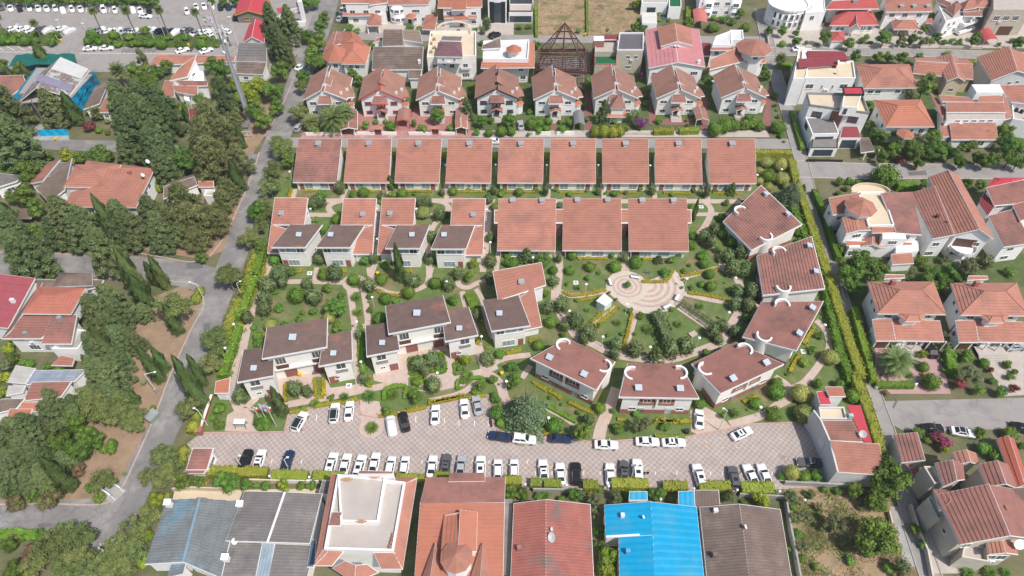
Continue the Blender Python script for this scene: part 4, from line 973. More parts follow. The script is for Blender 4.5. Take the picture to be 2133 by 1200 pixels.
h.flat([(5,-45,7.6),(195,-45,7.6),(200,-160,7.6),(0,-160,7.6)],WHITE,TERR,.5,z0=3.9);h.panel(0,.5,4.4,7.5,2.2,MODG,'glazing')
h=House('pool_house','white modern house with a green lawn roof beside the vacant plots','A3',(1250,90),nick='the green roof modern house')
h.flat([(1070,30,4.0),(1280,30,4.0),(1290,-60,4.0),(1070,-60,4.0)],WHITE,TERR,.3);h.panel(0,.4,.3,3.0,2.4,MODG,'glazing')
h.flat([(1290,62,4.0),(1390,62,4.0),(1385,-60,4.0),(1290,-60,4.0)],WHITE,mat('deck_green',(.015,.12,.05)),.3)
h.flat([(1075,188,2.6),(1195,188,2.6),(1190,100,2.6),(1070,100,2.6)],WHITE,mat('carport_sheet',(.62,.60,.56),.6,.1),0)
pm_=MB();a=at('A3',1240,80);pm_.box(a.x - 1.2,a.y - 7,.02,a.x+1.2,a.y+6,.16);h.part(pm_,'pool',mat('pool_water',(.05,.12,.15),.08,.1))
h=House('apsed_villa','white villa with rounded corner towers and a domed carport','A3',(1690,120),nick='the rounded corner villa')
h.flat([(1545,-18,6.8),(1830,-18,6.8),(1840,-150,6.8),(1540,-150,6.8)],WHITE,TERR,.5);h.wins(0,[.15,.5,.82],4.0,1.9,1.3,3);h.wins(0,[.5,.85],.9,1.8,1.3,3)
for x in (1580,1795):
    b=at('A3',x,125);bm=MB();bm.lathe((b.x,b.y,0),[(2.2,0),(2.2,7.2)],16);h.part(bm,'round_tower',WHITE,True)
    for zz in (.9,4.0): fm,pm,g_=win_mesh(1.9,1.3,2,TRIM);wo=link('window',fm,h.root,Vector((b.x,b.y - 2.25,zz)) - h.o);link('pane',pm,wo)
barrel('A3',(1495,185),(1598,185),(1590,78),(1482,78),2.5,.7,mat('sheet_salmon',(.50,.16,.14),.6,.08),'salmon arched carport beside the rounded corner villa')
h=House('round_house','white round house wrapped in scaffolding','A4',(260,230),nick='the scaffolded round house')
c=at('A4',200,30,6.2);bm=MB();bm.lathe((c.x,c.y,-.2),[(6.4,0),(6.4,6.2)],36);h.part(bm,'round_wall',WHITE,True)
dk=MB();dk.lathe((c.x,c.y,6.2),[(6.6,0),(6.6,.45),(6.3,.45),(6.3,.1)],36);h.part(dk,'roof_deck',mat('deck_bright',(.80,.80,.80),.7,.03))
h.flat([(340,110,6.0),(500,100,6.0),(490,0,6.0),(335,10,6.0)],WHITE,mat('deck_bright',(.8,.8,.8)),.3);h.wins(0,[.4],3.6,1.5,1.5,2)
for zz in (.9,3.5):
    for k in range(6):
        t=R(-140+17*k);fm,pm,g_=win_mesh(1.0,1.9,1,TRIM);wo=link('window',fm,h.root,Vector((c.x+6.43*math.cos(t),c.y+6.43*math.sin(t),zz)) - h.o,t+R(90));link('pane',pm,wo)
for k in range(15):
    t=R(-165+11.5*k);x,y=c.x+7.6*math.cos(t),c.y+7.6*math.sin(t);s_=MB();s_.tube((x,y,0),(x,y,7.4),.06,n=5);h.part(s_,'scaffold_pole',GALV)
for zz in (2.0,4.0,6.0,7.2):
    s_=MB()
    for k in range(14):
        t0,t1=R(-165+11.5*k),R(-165+11.5*(k+1));s_.tube((c.x+7.6*math.cos(t0),c.y+7.6*math.sin(t0),zz),(c.x+7.6*math.cos(t1),c.y+7.6*math.sin(t1),zz),.05,n=4,cap=False)
    h.part(s_,'scaffold_ledger',GALV)
h=House('red_porch_house','low white house with a crimson hipped roof and entrance gable','A4',(720,270),nick='the crimson porch house')
h.flat([(560,22,7.0),(900,12,7.0),(905,-80,7.0),(545,-80,7.0)],WHITE,TERR,.3)
for q in ([(500,75,6.2),(930,70,6.2),(900,-5,7.4),(555,10,7.4)],): h.slope(h.pts(q),mat('tile_crimson',(.44,.10,.09),.7,.1,.5,c2=(.34,.08,.075),th=(.5,.8)),TRIM,.25,.08)
TCR=MATS['tile_crimson']
h.hip([(535,205,3.4),(930,200,3.4),(880,95,3.4),(590,95,3.4)],5.6,.3,TCR,WHITE,.8);h.wins(0,[.15,.25,.75,.9],1.0,1.3,1.4,2)
h.gable([(690,230,3.4),(785,232,3.4),(760,120,3.4),(700,120,3.4)],5.2,'y',TCR,None);col_(h,[(685,290),(780,292)],.14,0,3.3)
h.hip([(550,330,2.6),(660,330,2.6),(650,258,2.6),(530,258,2.6)],3.4,.3,TCR,WHITE,.2);h.box_on(at('A4',735,20,7.2),1.5,.9,.8,GALV,'air_cooler')
h=House('red_front_house','white two-storey house with a wide red roof and round porch','A4',(1160,190),nick='the wide red roof house')
h.mono([(990,95,6.4),(1365,92,6.4),(1345,-60,8.6),(970,-60,8.6)],mat('tile_red',()),WHITE,.5) ;h.wins(0,[.15,.45,.78],4.2,1.8,1.3,2);h.wins(0,[.8],1.0,1.5,1.3,2)
for x in (1110,1212,1322): h.vent(x,62)
h.hip([(1050,238,3.0),(1252,236,3.0),(1230,165,3.0),(1035,170,3.0)],4.6,.35,RED,None);col_(h,[(1075,280),(1230,270)],.18,0,3.0);h.hip([(1310,185,2.8),(1370,190,2.8),(1365,150,2.8),(1315,150,2.8)],3.3,.3,RED,None)
h=House('balcony_house','white house with many red gables and curved corner balconies','A4',(1590,270),nick='the curved balcony house')
h.flat([(1468,182,5.6),(1745,95,5.6),(1700,-50,5.6),(1400,20,5.6)],WHITE,TERR,.3);h.wins(0,[.15,.3],3.6,1.1,1.3,2);h.wins(0,[.15,.4],.8,1.3,1.5,2);h.wins(3,[.3,.7],3.4,1.0,1.5,1);h.balcony(0,.5,.9,3.0,1.8,WHITE);h.balcony(0,.45,.92,.6,2.0,WHITE)
h.hip([(1535,130,6.2),(1600,60,6.2),(1560,10,6.2),(1460,70,6.2)],7.8,.35,REDD,None);h.hip([(1615,80,6.4),(1740,60,6.4),(1680,-10,6.4),(1590,30,6.4)],8.0,.3,RED,None)
h.gable([(1620,130,6.0),(1765,130,6.0),(1740,85,6.0),(1600,95,6.0)],6.8,'x',REDD,None);h.hip([(1700,60,6.6),(1840,55,6.6),(1800,-40,6.6),(1670,-20,6.6)],8.2,.3,RED,None);h.slope(h.pts([(1400,20,6.6),(1510,60,6.6),(1520,20,7.4),(1400,-30,7.4)]),REDD,TRIM,.2,.08)
h=House('beige_house','beige block with flat terraces in the top right corner','A4',(1960,250),nick='the beige corner block')
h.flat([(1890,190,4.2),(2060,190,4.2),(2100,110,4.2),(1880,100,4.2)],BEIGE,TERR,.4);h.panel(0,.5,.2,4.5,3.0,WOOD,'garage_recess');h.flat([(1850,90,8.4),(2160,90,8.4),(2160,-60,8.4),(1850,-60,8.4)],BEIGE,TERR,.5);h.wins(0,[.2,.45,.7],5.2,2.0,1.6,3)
barrel('A4',(1785,330),(1895,320),(1830,232),(1745,245),2.3,.6,mat('sheet_red',(.45,.08,.08),.5,.08),'red arched carport in the top right corner')
# ------------------------------------------------------------------ right band,upper
h=House('flat_roof_house','white flat-roofed house with a crimson sheet roof on top','A4',(480,800),nick='the crimson topped house')
h.flat([(345,640,8.2),(740,640,8.2),(720,500,8.2),(330,540,8.2)],WHITE,SAND,.5);h.wins(0,[.12,.82],5.2,2.2,1.5,2);h.wins(0,[.38,.6],5.0,.5,1.4,1);h.wins(3,[.5],3,.5,2.2,1)
h.flat([(240,640,8.6),(340,640,8.6),(390,400,8.6),(285,390,8.6)],WHITE,SAND,.3);h.panel(3,.2,.2,3.0,8,mat('panel_brown',(.24,.11,.08),.7,.1),'brown_panel')
h.slope(h.pts([(285,545,9.4),(600,520,9.4),(600,460,10.0),(285,475,10.0)]),MAROON,MAROON,.2,.06,1.0);h.slope(h.pts([(355,475,9.4),(690,485,9.4),(645,415,9.9),(355,410,9.9)]),MAROON,MAROON,.2,.06,1.0)
h.walls(h.pts([(295,545,0),(600,520,0),(640,420,0),(300,415,0)]) and [at('A4',*p,8.6) for p in ((300,550),(600,525),(640,430),(310,420))],9.3,WHITE,8.0)
h.dish(at('A4',590,600,8.2),.5);h.box_on(at('A4',570,545,8.2),.8,.8,1.6,BLACK,'flue')
h=House('modern_villa','black and white modern villa with roof terraces and glass corners','A4',(580,1150),nick='the black and white villa')
h.flat([(370,860,7.6),(850,925,7.6),(790,770,7.6),(345,760,7.6)],WHITE,SAND,.7,rim=mat('rim_grey',(.30,.29,.28),.6,.08));h.wins(0,[.17,.78],4.6,2.6,1.8,2,frame=BLACK);h.panel(0,.5,.3,3.2,7.0,mat('panel_brown',()),'brown_panel')
h.flat([(635,860,10.2),(760,870,10.2),(790,770,10.2),(650,765,10.2)],WHITE,SAND,.1,z0=7.5);h.wins(0,[.3],8.2,.9,1.5,1,frame=BLACK)
h.flat([(650,765,10.6),(815,765,10.6),(800,705,10.6),(640,705,10.6)],BLACK,mat('deck_red',(.45,.05,.07),.7,.08),.2,z0=10.1)
h.flat([(395,1085,4.4),(610,1080,4.4),(560,950,4.4),(340,950,4.4)],WHITE,mat('deck_grey',(.20,.19,.18),.8,.1),.15);h.panel(0,.5,1.2,5.0,2.4,MODG,'glazing');h.panel(3,.3,2.5,2.5,1.5,BLACK,'black_panel')
h.flat([(620,1110,3.6),(790,1110,3.6),(760,1020,3.6),(640,1020,3.6)],WHITE,MAROON,.0);h.panel(0,.5,.2,4,2.6,MODG,'glazing')
h.flat([(385,1195,2.8),(600,1195,2.8),(600,1110,2.8),(395,1110,2.8)],WHITE,mat('deck_grey',()),.1,rim=BLACK);h.panel(0,.5,.3,5.2,2.0,MODG,'glazing')
h.mono([(790,1230,2.8),(895,1215,2.8),(850,1110,2.8),(780,1115,2.8)],BRNR,None);col_(h,[(800,1290),(900,1275)],.2,0,2.7)
h=House('hip_house','white bungalow with a clean red hipped roof','A4',(960,760),nick='the clean red hip house')
h.hip([(812,712,4.6),(1238,708,4.6),(1180,520,4.6),(748,522,4.6)],7.0,.36,RED,WHITE);h.wins(0,[.14,.3,.7],2.4,1.6,1.2,2)
h=House('hip_house','sand-walled house with a red cross-gabled roof','A4',(1500,700),nick='the sand walled house')
h.gable([(1480,660,5.2),(1700,600,5.2),(1640,480,5.2),(1210,500,5.2)][0:0] or [(1210,590,4.8),(1690,640,4.8),(1640,480,4.8),(1210,480,4.8)],6.6,'x',RED,SAND);h.gable([(1480,655,5.4),(1630,655,5.4),(1590,480,5.4),(1400,460,5.4)],6.8,'y',RED,SAND);h.wins(0,[.5],1.6,1.4,1.2,2)
h=House('gable_house','grey-walled house with a big red gable at the right edge','A4',(1950,680),nick='the grey gable house')
h.gable([(1840,650,6.0),(2190,610,6.0),(2160,430,6.0),(1725,460,6.0)],8.4,'y',RED,mat('plaster_grey',(.55,.55,.56),.85,.05));h.wins(0,[.5,.7],3.4,1.2,1.2,2);h.wins(3,[.4],3.0,.8,.6,1)
h=House('hip_house','small white house with a bright orange hipped roof and balcony','A4',(1140,1090),nick='the bright orange hip house')
h.hip([(990,1022,5.8),(1380,1022,5.8),(1270,805,5.8),(888,810,5.8)],8.2,.32,ORNG,WHITE,.8);h.wins(0,[.85],3.0,1.5,1.6,2);h.wins(0,[.62],3.4,.9,1.2,1);h.wins(3,[.3,.75],3.0,1.2,1.3,2);h.balcony(0,.32,.62,2.6,2.2,WHITE);h.pyramid((1145,1080),2.4,4.9,5.6,6,ORNG,None)
h.wins(0,[.47],2.8,2.2,1.8,2)
h=House('clerestory_house','large red-roofed house with a clerestory window band','A4',(1650,1110),nick='the clerestory house')
h.mono([(1520,1125,3.0),(1890,1125,3.0),(1870,945,4.6),(1500,945,4.6)],RED,WHITE,.4);h.wins(0,[.3,.7],.6,2,1.6,2)
h.flat([(1480,965,5.4),(1950,960,5.4),(1930,780,5.4),(1470,790,5.4)],WHITE,TERR,0);h.wins(0,[.2,.34,.48,.62,.76],4.5,1.4,.75,3)
h.mono([(1480,905,6.0),(1955,905,6.0),(1935,825,7.0),(1480,825,7.0)],RED,None);h.mono([(1445,818,6.6),(1700,822,6.6),(1660,780,7.2),(1420,765,7.2)],RED,WHITE,.3,z0=3);h.mono([(1730,825,6.8),(1940,822,6.8),(1910,770,7.4),(1745,775,7.4)],RED,WHITE,.2,z0=3)
h.flat([(1720,745,8.0),(1940,745,8.0),(1905,680,8.0),(1680,680,8.0)],WHITE,TRIM,0,z0=3);h.slope(h.pts([(1445,970,4.4),(1530,965,4.4),(1420,790,6.2),(1340,740,6.2)]),RED,TRIM,.2,.06,low=3);h.mono([(1435,1105,2.8),(1505,1100,2.8),(1500,1000,3.4),(1430,995,3.4)],RED,WHITE,.2)
h.slope(h.pts([(1860,965,4.4),(1960,965,4.4),(1945,925,5.2),(1880,925,5.2)]),RED,TRIM,.15,.05);h.slope(h.pts([(1950,965,5.0),(2010,950,5.0),(1960,780,6.6),(1935,790,6.6)]),RED,TRIM,.2,.06,low=1)
h=House('terrace_villa','white villa with a curved terrace at the right edge','A4',(2060,1060),nick='the curved terrace villa')
h.mono([(2000,820,6.4),(2160,840,6.4),(2130,690,7.4),(1905,690,7.4)],RED,WHITE,.4);h.flat([(2000,980,4.4),(2180,1010,4.4),(2160,830,4.4),(1990,830,4.4)],WHITE,TERR,.9);h.mono([(2030,1020,3.0),(2190,1050,3.0),(2180,960,4.0),(2010,960,4.0)],RED,WHITE,.3);h.wins(0,[.3,.7],.5,2.2,1.8,2)
for x,y in ((2035,895),(2078,908)): b=MB();p=at('A4',x,y,4.5);b.lathe((p.x,p.y,4.4),[(.5,0),(.5,.9),(.3,1)],12);h.part(b,'roof_tank',BLACK)
# ------------------------------------------------------------------ right band,middle
h=House('turret_villa','white villa with a red octagon turret and curved rear terrace','B4',(1080,740),nick='the red turret villa')
h.flat([(880,740,6.6),(1370,660,6.6),(1270,350,6.6),(790,400,6.6)][0:0] or [(1030,560,6.8),(1205,555,6.8),(1130,330,6.8),(960,330,6.8)],WHITE,SAND,.4)
h.gable([(885,605,6.4),(1060,580,6.4),(1040,495,6.4),(855,500,6.4)],6.9,'y',RED,WHITE,.3);h.wins(0,[.5],4.2,2.2,1.2,3)
h.mono([(795,478,5.9),(935,462,5.9),(985,330,7.1),(768,365,7.1)],RED,WHITE,.4);h.wins(0,[.4],3.6,1.2,1.2,2);h.wins(3,[.5],3.6,1.0,1.2,2)
h.mono([(1225,600,6.2),(1392,612,6.2),(1310,362,6.2),(1120,335,7.8)],REDD,WHITE,.4,low=1);h.wins(0,[.5],4.0,1.8,1.3,3)
h.slope(h.pts([(1060,600,6.2),(1205,598,6.2),(1200,560,7.0),(1062,560,7.0)]),ORNG,TRIM,.2,.05);h.walls([at('B4',*p,0) for p in ((1060,765),(1215,765),(1205,720),(1060,720))],6.0,WHITE);h.wins(0,[.5],4.2,2.0,1.2,3)
h.pyramid((982,425),3.6,8.4,10.2,8,RED,WHITE,R(22),3.0,.8)
h.slope(h.pts([(885,685,3.3),(1060,680,3.3),(1060,655,4.1),(885,655,4.1)]),ORNG,TRIM,.15,.05);h.gable([(990,690,3.6),(1120,700,3.6),(1105,640,3.6),(1000,640,3.6)],4.4,'y',RED,WHITE,.3);h.slope(h.pts([(1120,700,3.4),(1335,680,3.4),(1330,655,4.2),(1110,650,4.2)]),RED,TRIM,.15,.05)
h.mono([(1195,815,2.6),(1340,805,2.6),(1325,735,3.4),(1190,745,3.4)],RED,WHITE,.2)
h.walls([at('B4',*p,0) for p in ((870,765),(1040,765),(1040,700),(860,700))],3.3,WHITE);h.wins(0,[.25],.6,2.2,1.6,3);h.walls([at('B4',*p,0) for p in ((1180,800),(1330,790),(1330,720),(1180,720))],3.3,WHITE);h.wins(0,[.4],.8,1.8,1.4,2)
c=at('B4',1045,328,6.7);tb=MB()
for i in range(14):
    t0,t1=math.pi*i/14,math.pi*(i+1)/14;q=[(c.x+r_*math.cos(t),c.y+r_*.62*math.sin(t)) for t,r_ in ((t0,4.7),(t1,4.7),(t1,4.4),(t0,4.4))];tb.prism(q[::-1],0,7.4)
    tb.poly([(c.x,c.y,6.7),(q[3][0],q[3][1],6.7),(q[2][0],q[2][1],6.7)])
h.part(tb,'curved_terrace',GALV if False else SAND)
h=House('gable_house','tall white house with a long raised gable roof and oval balconies','B4',(1640,790),nick='the oval balcony house')
h.mono([(1470,640,6.3),(1615,612,7.3),(1480,290,7.3),(1318,330,6.3)],REDD,WHITE,.4,low=3);h.wins(0,[.4],3.4,1.6,1.2,2);h.wins(0,[.3],.4,2,1.3,3)
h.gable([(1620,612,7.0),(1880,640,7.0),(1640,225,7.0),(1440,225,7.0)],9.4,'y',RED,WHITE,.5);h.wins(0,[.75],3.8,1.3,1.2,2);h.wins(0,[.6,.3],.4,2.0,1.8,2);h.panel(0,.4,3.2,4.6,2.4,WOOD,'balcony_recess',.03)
for zz,rr in ((3.0,3.0),(.35,2.6)):
    p=h.poly[0].lerp(h.poly[1],.4);b=MB();b.lathe((p.x,p.y,zz - .2),[(rr,0),(rr,.2)],20);o=h.part(b,'balcony',WHITE)
    b=MB()
    for i in range(10): t0,t1=-math.pi*i/10,-math.pi*(i+1)/10;b.obox((p.x+rr*math.cos(t0),p.y+rr*math.sin(t0),zz),(p.x+rr*math.cos(t1),p.y+rr*math.sin(t1),zz),.08,.8)
    h.part(b,'balustrade',TRIM)
h.box_on(at('B4',1495,495,7.0),.6,.6,.8,STEEL);h.dish(at('B4',1560,540,6.9),.35)
h=House('red_terrace_house','white house with red roofs on two levels at the right edge','B4',(2000,780),nick='the two level red house')
h.mono([(1885,415,7.4),(2120,395,7.4),(2080,250,8.8),(1832,295,8.8)],REDD,WHITE,.4);h.wins(0,[.2],6.0,1.6,.9,2);h.mono([(1948,695,5.6),(2130,670,5.6),(2020,440,6.8),(1845,485,6.8)],REDD,WHITE,.4,z0=-.3);h.wins(0,[.4],3.4,1.7,1.1,2);h.wins(0,[.4],.6,2.0,1.2,2)
h.slope(h.pts([(1840,485,6.2),(1890,420,7.2),(1835,300,7.6),(1780,400,6.2)]),MAROON,TRIM,.2,.05,low=3);h.hip([(1840,290,7.0),(2000,275,7.0),(2100,230,7.0),(1880,230,7.0)],7.6,.3,CRIM,None);h.mono([(2060,520,7.0),(2160,480,7.0),(2120,380,7.6),(2010,410,7.6)],REDD,WHITE,.2)
def pair(dx,dy,label,nick):
    h=House('hip_villa',label,'C5',(680+dx,600+dy),'house','twin hip-roofed villas',nick)
    s=lambda x,y,z: (x+dx,y+dy,z)
    h.hip([s(405,442,6.2),s(1015,450,6.2),s(905,160,6.2),s(318,160,6.2)],8.6,.34,RED,WHITE,.9);h.wins(0,[.18,.85],3.9,1.6,.9,2);h.wins(3,[.4,.75],3.6,1.0,1.0,1)
    h.hip([s(655,512,6.0),s(790,512,6.0),s(850,440,6.0),s(570,440,6.0)],6.7,.3,RED,WHITE,.6)
    h.mono([s(395,685,3.0),s(565,685,3.0),s(530,490,4.4),s(362,495,4.4)],RED,WHITE,.4);h.panel(0,.5,.1,2.4,2.2,WOOD)
    h.mono([s(575,682,2.9),s(1000,690,2.9),s(962,505,4.3),s(535,490,4.3)],RED,None);h.walls([at('C5',x+dx,y+dy,0) for x,y in ((560,740),(800,740),(790,690),(540,690))],3.0,WHITE);h.wins(0,[.6],.4,3,2.0,3)
    for x,y in ((590,790),(700,800),(820,790),(960,790)): p=at('C5',x+dx,y+dy - 20);t=MB();t.tube((p.x,p.y,0),(p.x,p.y,2.9),.14,n=8);h.part(t,'porch_column',WHITE)
    b=h.box_on(at('C5',530+dx,185+dy,7.4),.9,.8,1.4,BRICK);h.mono([s(470,130,6.6),s(650,120,6.6),s(650,92,7.2),s(480,95,7.2)],RED,WHITE,.3)
    st=MB();p=at('C5',660+dx,775+dy)
    for k in range(4): st.box(p.x - 3,p.y - 1.2+.0 - .35*(3 - k)*.9,0.0,p.x+3,p.y+1,.16*(k+1))
    h.part(st,'steps',TERR)
    return h
pair(0,0,'left twin hip-roofed villa, with the date palm in its garden','the left twin villa')
pair(742,12,'right twin hip-roofed villa, beside purple bougainvillea','the right twin villa')
# ------------------------------------------------------------------ right band,lower,and the service hall
h=House('service_hall','long service hall with a high white wall on the parking lot','D4',(1600,900),'hall',None,'the service hall')
GRW=mat('plaster_greywhite',(.60,.595,.58),.85,.06,.6,c2=(.48,.47,.45),th=(.5,.75),sc2=.3)
h.mono([(1497,825,5.0),(1868,850,5.0),(1825,600,5.9),(1432,572,5.9)],RED,GRW,.12,rim=.06,step=.5)
h.mono([(1432,570,4.7),(1690,580,4.7),(1600,412,5.3),(1360,412,5.3)],REDD,GRW,.12,rim=.06,step=.5)
h.slope(h.pts([(1700,580,4.0),(1765,592,4.0),(1672,290,4.6),(1560,285,4.6)]),CRIM,CRIM,.1,.02,.9,low=1)
h.flat([(1345,408,4.2),(1560,408,4.2),(1535,310,4.2),(1330,310,4.2)],GRW,SAND,.5);h.mono([(1435,280,4.4),(1430,280,4.4),(1400,175,4.4),(1322,175,4.4)][0:0] or [(1350,282,4.6),(1437,280,4.6),(1400,176,5.0),(1322,178,5.0)],CRIM,GRW,.1,step=.9)
h.mono([(1425,215,5.6),(1552,215,5.6),(1520,140,6.0),(1392,140,6.0)],ORNG,WHITE,.15)
wl=MB();A=[at('D4',*p,5.4) for p in ((1495,825),(1430,572),(1360,412),(1300,330))]
for a,b in zip(A[:-1],A[1:]): wl.obox((a.x - .15,a.y,-.1),(b.x - .15,b.y,-.1),.3,5.7)
h.part(wl,'parapet_wall',GRW)
pn=MB();a,b=A[1],A[2]
for t0,t1,z0,z1 in ((.05,.45,1.6,3.6),):
    p,q=a.lerp(b,t0),a.lerp(b,t1);pn.poly([(p.x - .36,p.y,z0),(p.x - .36,p.y,z1),(q.x - .36,q.y,z1),(q.x - .36,q.y,z0)])
h.part(pn,'pale_sign',mat('sign_pale',(.66,.70,.74),.5,.08,3));h.dish(at('D4',1680,540,5.0),.7,3.6);h.box_on(at('D4',1585,385,4.5),.8,.6,.9,mat('tank_teal',(.35,.5,.5),.5),'water_tank')
h=House('side_shed','narrow red-ribbed outbuilding beside the right lane','D5',(1150,300),nick='the narrow outbuilding')
h.mono([(1105,285,3.6),(1292,265,4.6),(1228,42,4.6),(1042,60,3.6)],REDD,GRW,.25,low=3)
h.slope(h.pts([(1170,330,2.8),(1200,320,2.8),(1180,275,3.2),(1120,285,3.2)]),REDD,TRIM,.1,.03);h.slope(h.pts([(1200,400,2.8),(1260,440,2.4),(1230,340,2.4),(1165,335,2.8)]),MAROON,TRIM,.1,.03,low=1)
h=House('grand_villa','large cream villa with red gables in the bottom right corner','D5',(1620,1000),nick='the cream corner villa')
CR2=mat('stone_cream',(.58,.53,.46),.85,.07,.6,c2=(.48,.43,.37),th=(.5,.75),sc2=.4)
h.gable([(1580,945,7.2),(2230,905,7.2),(2080,500,7.2),(1380,545,7.2)],9.8,'y',REDD,CR2,.6,k=.5);h.wins(0,[.15],4.2,1.4,1.4,2);h.wins(3,[.3,.6],3.5,.9,.9,1)
h.gable([(1440,480,7.2),(1610,420,7.2),(1600,290,7.2),(1375,290,7.2)],8.2,'y',REDD,CR2,.3);h.gable([(1790,480,7.2),(2030,490,7.2),(1960,300,7.2),(1720,300,7.2)],8.6,'y',REDD,CR2,.3)
h.gable([(1550,300,6.2),(1725,300,6.2),(1700,205,6.2),(1510,205,6.2)],7.2,'y',RED,CR2,.3);h.hip([(1410,670,6.8),(1520,668,6.8),(1580,520,6.8),(1360,500,6.8)],7.8,.3,RED,CR2,.3);h.wins(3,[.5],3.8,1.6,1.6,3);h.wins(0,[.5],3.8,1.8,1.6,3)
h.flat([(1350,470,5.6),(1420,465,5.6),(1350,330,5.6),(1265,330,5.6)],CR2,TERR,.8);h.flat([(1390,760,5.2),(1430,730,5.2),(1330,560,5.2),(1300,580,5.2)],CR2,TERR,.4)
b=at('D5',1380,760);bm=MB();bm.lathe((b.x,b.y,0),[(2.2,0),(2.2,5.6),(2.5,5.7),(2.5,6.0)],8);h.part(bm,'bay_tower',CR2)
for zz in (.9,3.6):
    for k in range(3): t=R(-157+45*k);fm,pm,g_=win_mesh(1.3,1.3,2,TRIM);wo=link('window',fm,h.root,Vector((b.x+2.08*math.cos(t),b.y+2.08*math.sin(t),zz)) - h.o,t+R(90));link('pane',pm,wo)
h.gable([(1810,1025,5.6),(2040,1025,5.6),(2010,925,5.6),(1790,930,5.6)],6.3,'y',RED,CR2,.3);h.wins(0,[.25,.7],2.6,1.6,1.8,2);h.flat([(1570,1060,3.6),(1790,1100,3.6),(1770,970,3.6),(1590,950,3.6)],CR2,TERR,.8);h.dish(at('D5',2030,960,6.2),.9,4.5);h.dish(at('D5',1915,670,8.2),.5)
h.slope(h.pts([(2000,580,7.0),(2150,640,7.0),(2150,500,8.0),(2010,490,8.0)]),DARK,TRIM,.2,.06)
h=House('red_pergola','long orange-red sheet carport beside the cream corner villa','D5',(2000,330),'carport',None,'the orange carport')
h.gable([(2020,490,2.7),(2130,470,2.7),(2010,85,2.7),(1870,95,2.7)],3.5,'y',mat('sheet_orange',(.42,.12,.08),.5,.08),None,step=.9);col_(h,[(2010,530),(2120,510),(1880,125),(2005,120)],.09,0,2.6,GALV,'post')
# ------------------------------------------------------------------ bottom row of roofs
h=House('workshop','low building under a worn blue corrugated roof','D6',(400,480),'workshop',None,'the worn blue roof')
h.mono([(75,672,3.8),(350,655,4.8),(470,200,4.8),(235,212,3.8)],BLUW,WHITE,.3,low=3,step=-.5,rim=.06);h.mono([(350,655,4.8),(620,770,3.8),(750,222,3.8),(470,200,4.8)],BLUW,WHITE,.3,low=1,step=-.5,rim=.06)
h.mono([(235,770,3.4),(350,740,3.9),(365,670,3.9),(265,680,3.4)],BLUW,WHITE,.2,low=3,step=-.5);cp=MB();a,b=at('D6',350,655,4.85),at('D6',470,200,4.85);cp.obox(a,b,.4,.12);h.part(cp,'ridge_cap',mat('ridge_blue',(.20,.30,.36),.6,.1))
for x,y in ((250,245),(765,255),(660,635)): b=h.box_on(at('D6',x,y,4.5),.9,.8,.9,TRIM,'air_cooler');f= MB();f.slab([(-.6,-.5,.95),(.6,-.5,.95),(.6,.5,1.2),(-.6,.5,1.2)],.08);f.build('lid',TRIM,b)
sk=MB();P=[at('D6',*p,4.9) for p in ((440,225),(515,225),(518,195),(445,192))];sk.slab(P,.25);h.part(sk,'roof_hatch',GREYR)
h=House('workshop','low building under a grey corrugated roof with a white ridge','D6',(900,420),'workshop',None,'the grey corrugated roof')
h.mono([(655,503,4.8),(955,512,5.6),(1078,157,5.6),(790,150,4.8)],GREYR,WHITE,.3,low=3,step=-.5,rim=.06);h.mono([(955,512,5.6),(1255,522,4.8),(1345,170,4.8),(1078,157,5.6)],GREYR,WHITE,.3,low=1,step=-.5,rim=.06)
cp=MB();cp.obox(at('D6',955,512,5.65),at('D6',1078,157,5.65),.35,.1);h.part(cp,'ridge_cap',TRIM)
h.mono([(610,800,3.6),(860,800,4.2),(915,520,4.2),(690,515,3.6)],GREYR,WHITE,.2,low=3,step=-.5,rim=.05);h.mono([(865,800,4.0),(955,800,4.0),(1005,528,4.3),(920,520,4.3)],mat('sheet_pale_blue',(.25,.32,.38),.6,.15,.5,c2=(.33,.38,.42),th=(.5,.7)),None,step=-.5);h.mono([(955,800,4.2),(1230,800,3.6),(1290,540,3.6),(1010,528,4.2)],GREYR,WHITE,.2,low=1,step=-.5,rim=.05)
h.dish(at('D6',725,525,4.0),.55);h.mono([(1325,165,4.0),(1385,170,4.0),(1415,75,4.3),(1350,70,4.3)],GREYR,WHITE,.2);h.mono([(1235,695,3.4),(1290,500,3.4),(1375,180,3.6),(1340,170,3.6)][0:0] or [(1240,690,4.0),(1290,690,4.0),(1300,500,4.1),(1270,500,4.1)],mat('skylight_blue',(.08,.13,.19),.3,.1),None)
h=House('apartment_house','white house with a tiled flat roof and red roof skirt','D6',(1640,700),nick='the tiled flat roof house')
FLTP=[(1285,660),(1425,30),(2020,62),(1915,705)]
h.flat([(1400,590,8.6),(1860,590,8.6),(1945,100,8.6),(1475,50,8.6)][0:0] or [(1365,575,8.8),(1860,590,8.8),(1945,95,8.8),(1460,40,8.8)],WHITE,TERR,.7,.35)
h.slope(h.pts([(1290,680,7.7),(1380,585,8.8),(1470,35,8.8),(1415,20,7.7)]),RED,TRIM,.2,.06,low=3);h.slope(h.pts([(1860,590,8.8),(1920,705,7.7),(2022,65,7.7),(1945,90,8.8)]),RED,TRIM,.2,.06,low=1);h.slope(h.pts([(1830,100,8.8),(1945,90,8.8),(2022,62,7.7),(1820,55,7.7)]),RED,TRIM,.2,.06,low=2)
h.slope(h.pts([(1285,680,7.6),(1415,682,7.6),(1495,580,8.8),(1350,572,8.8)]),RED,TRIM,.2,.06);h.slope(h.pts([(1770,705,7.6),(1920,705,7.6),(1865,592,8.8),(1715,590,8.8)]),RED,TRIM,.2,.06)
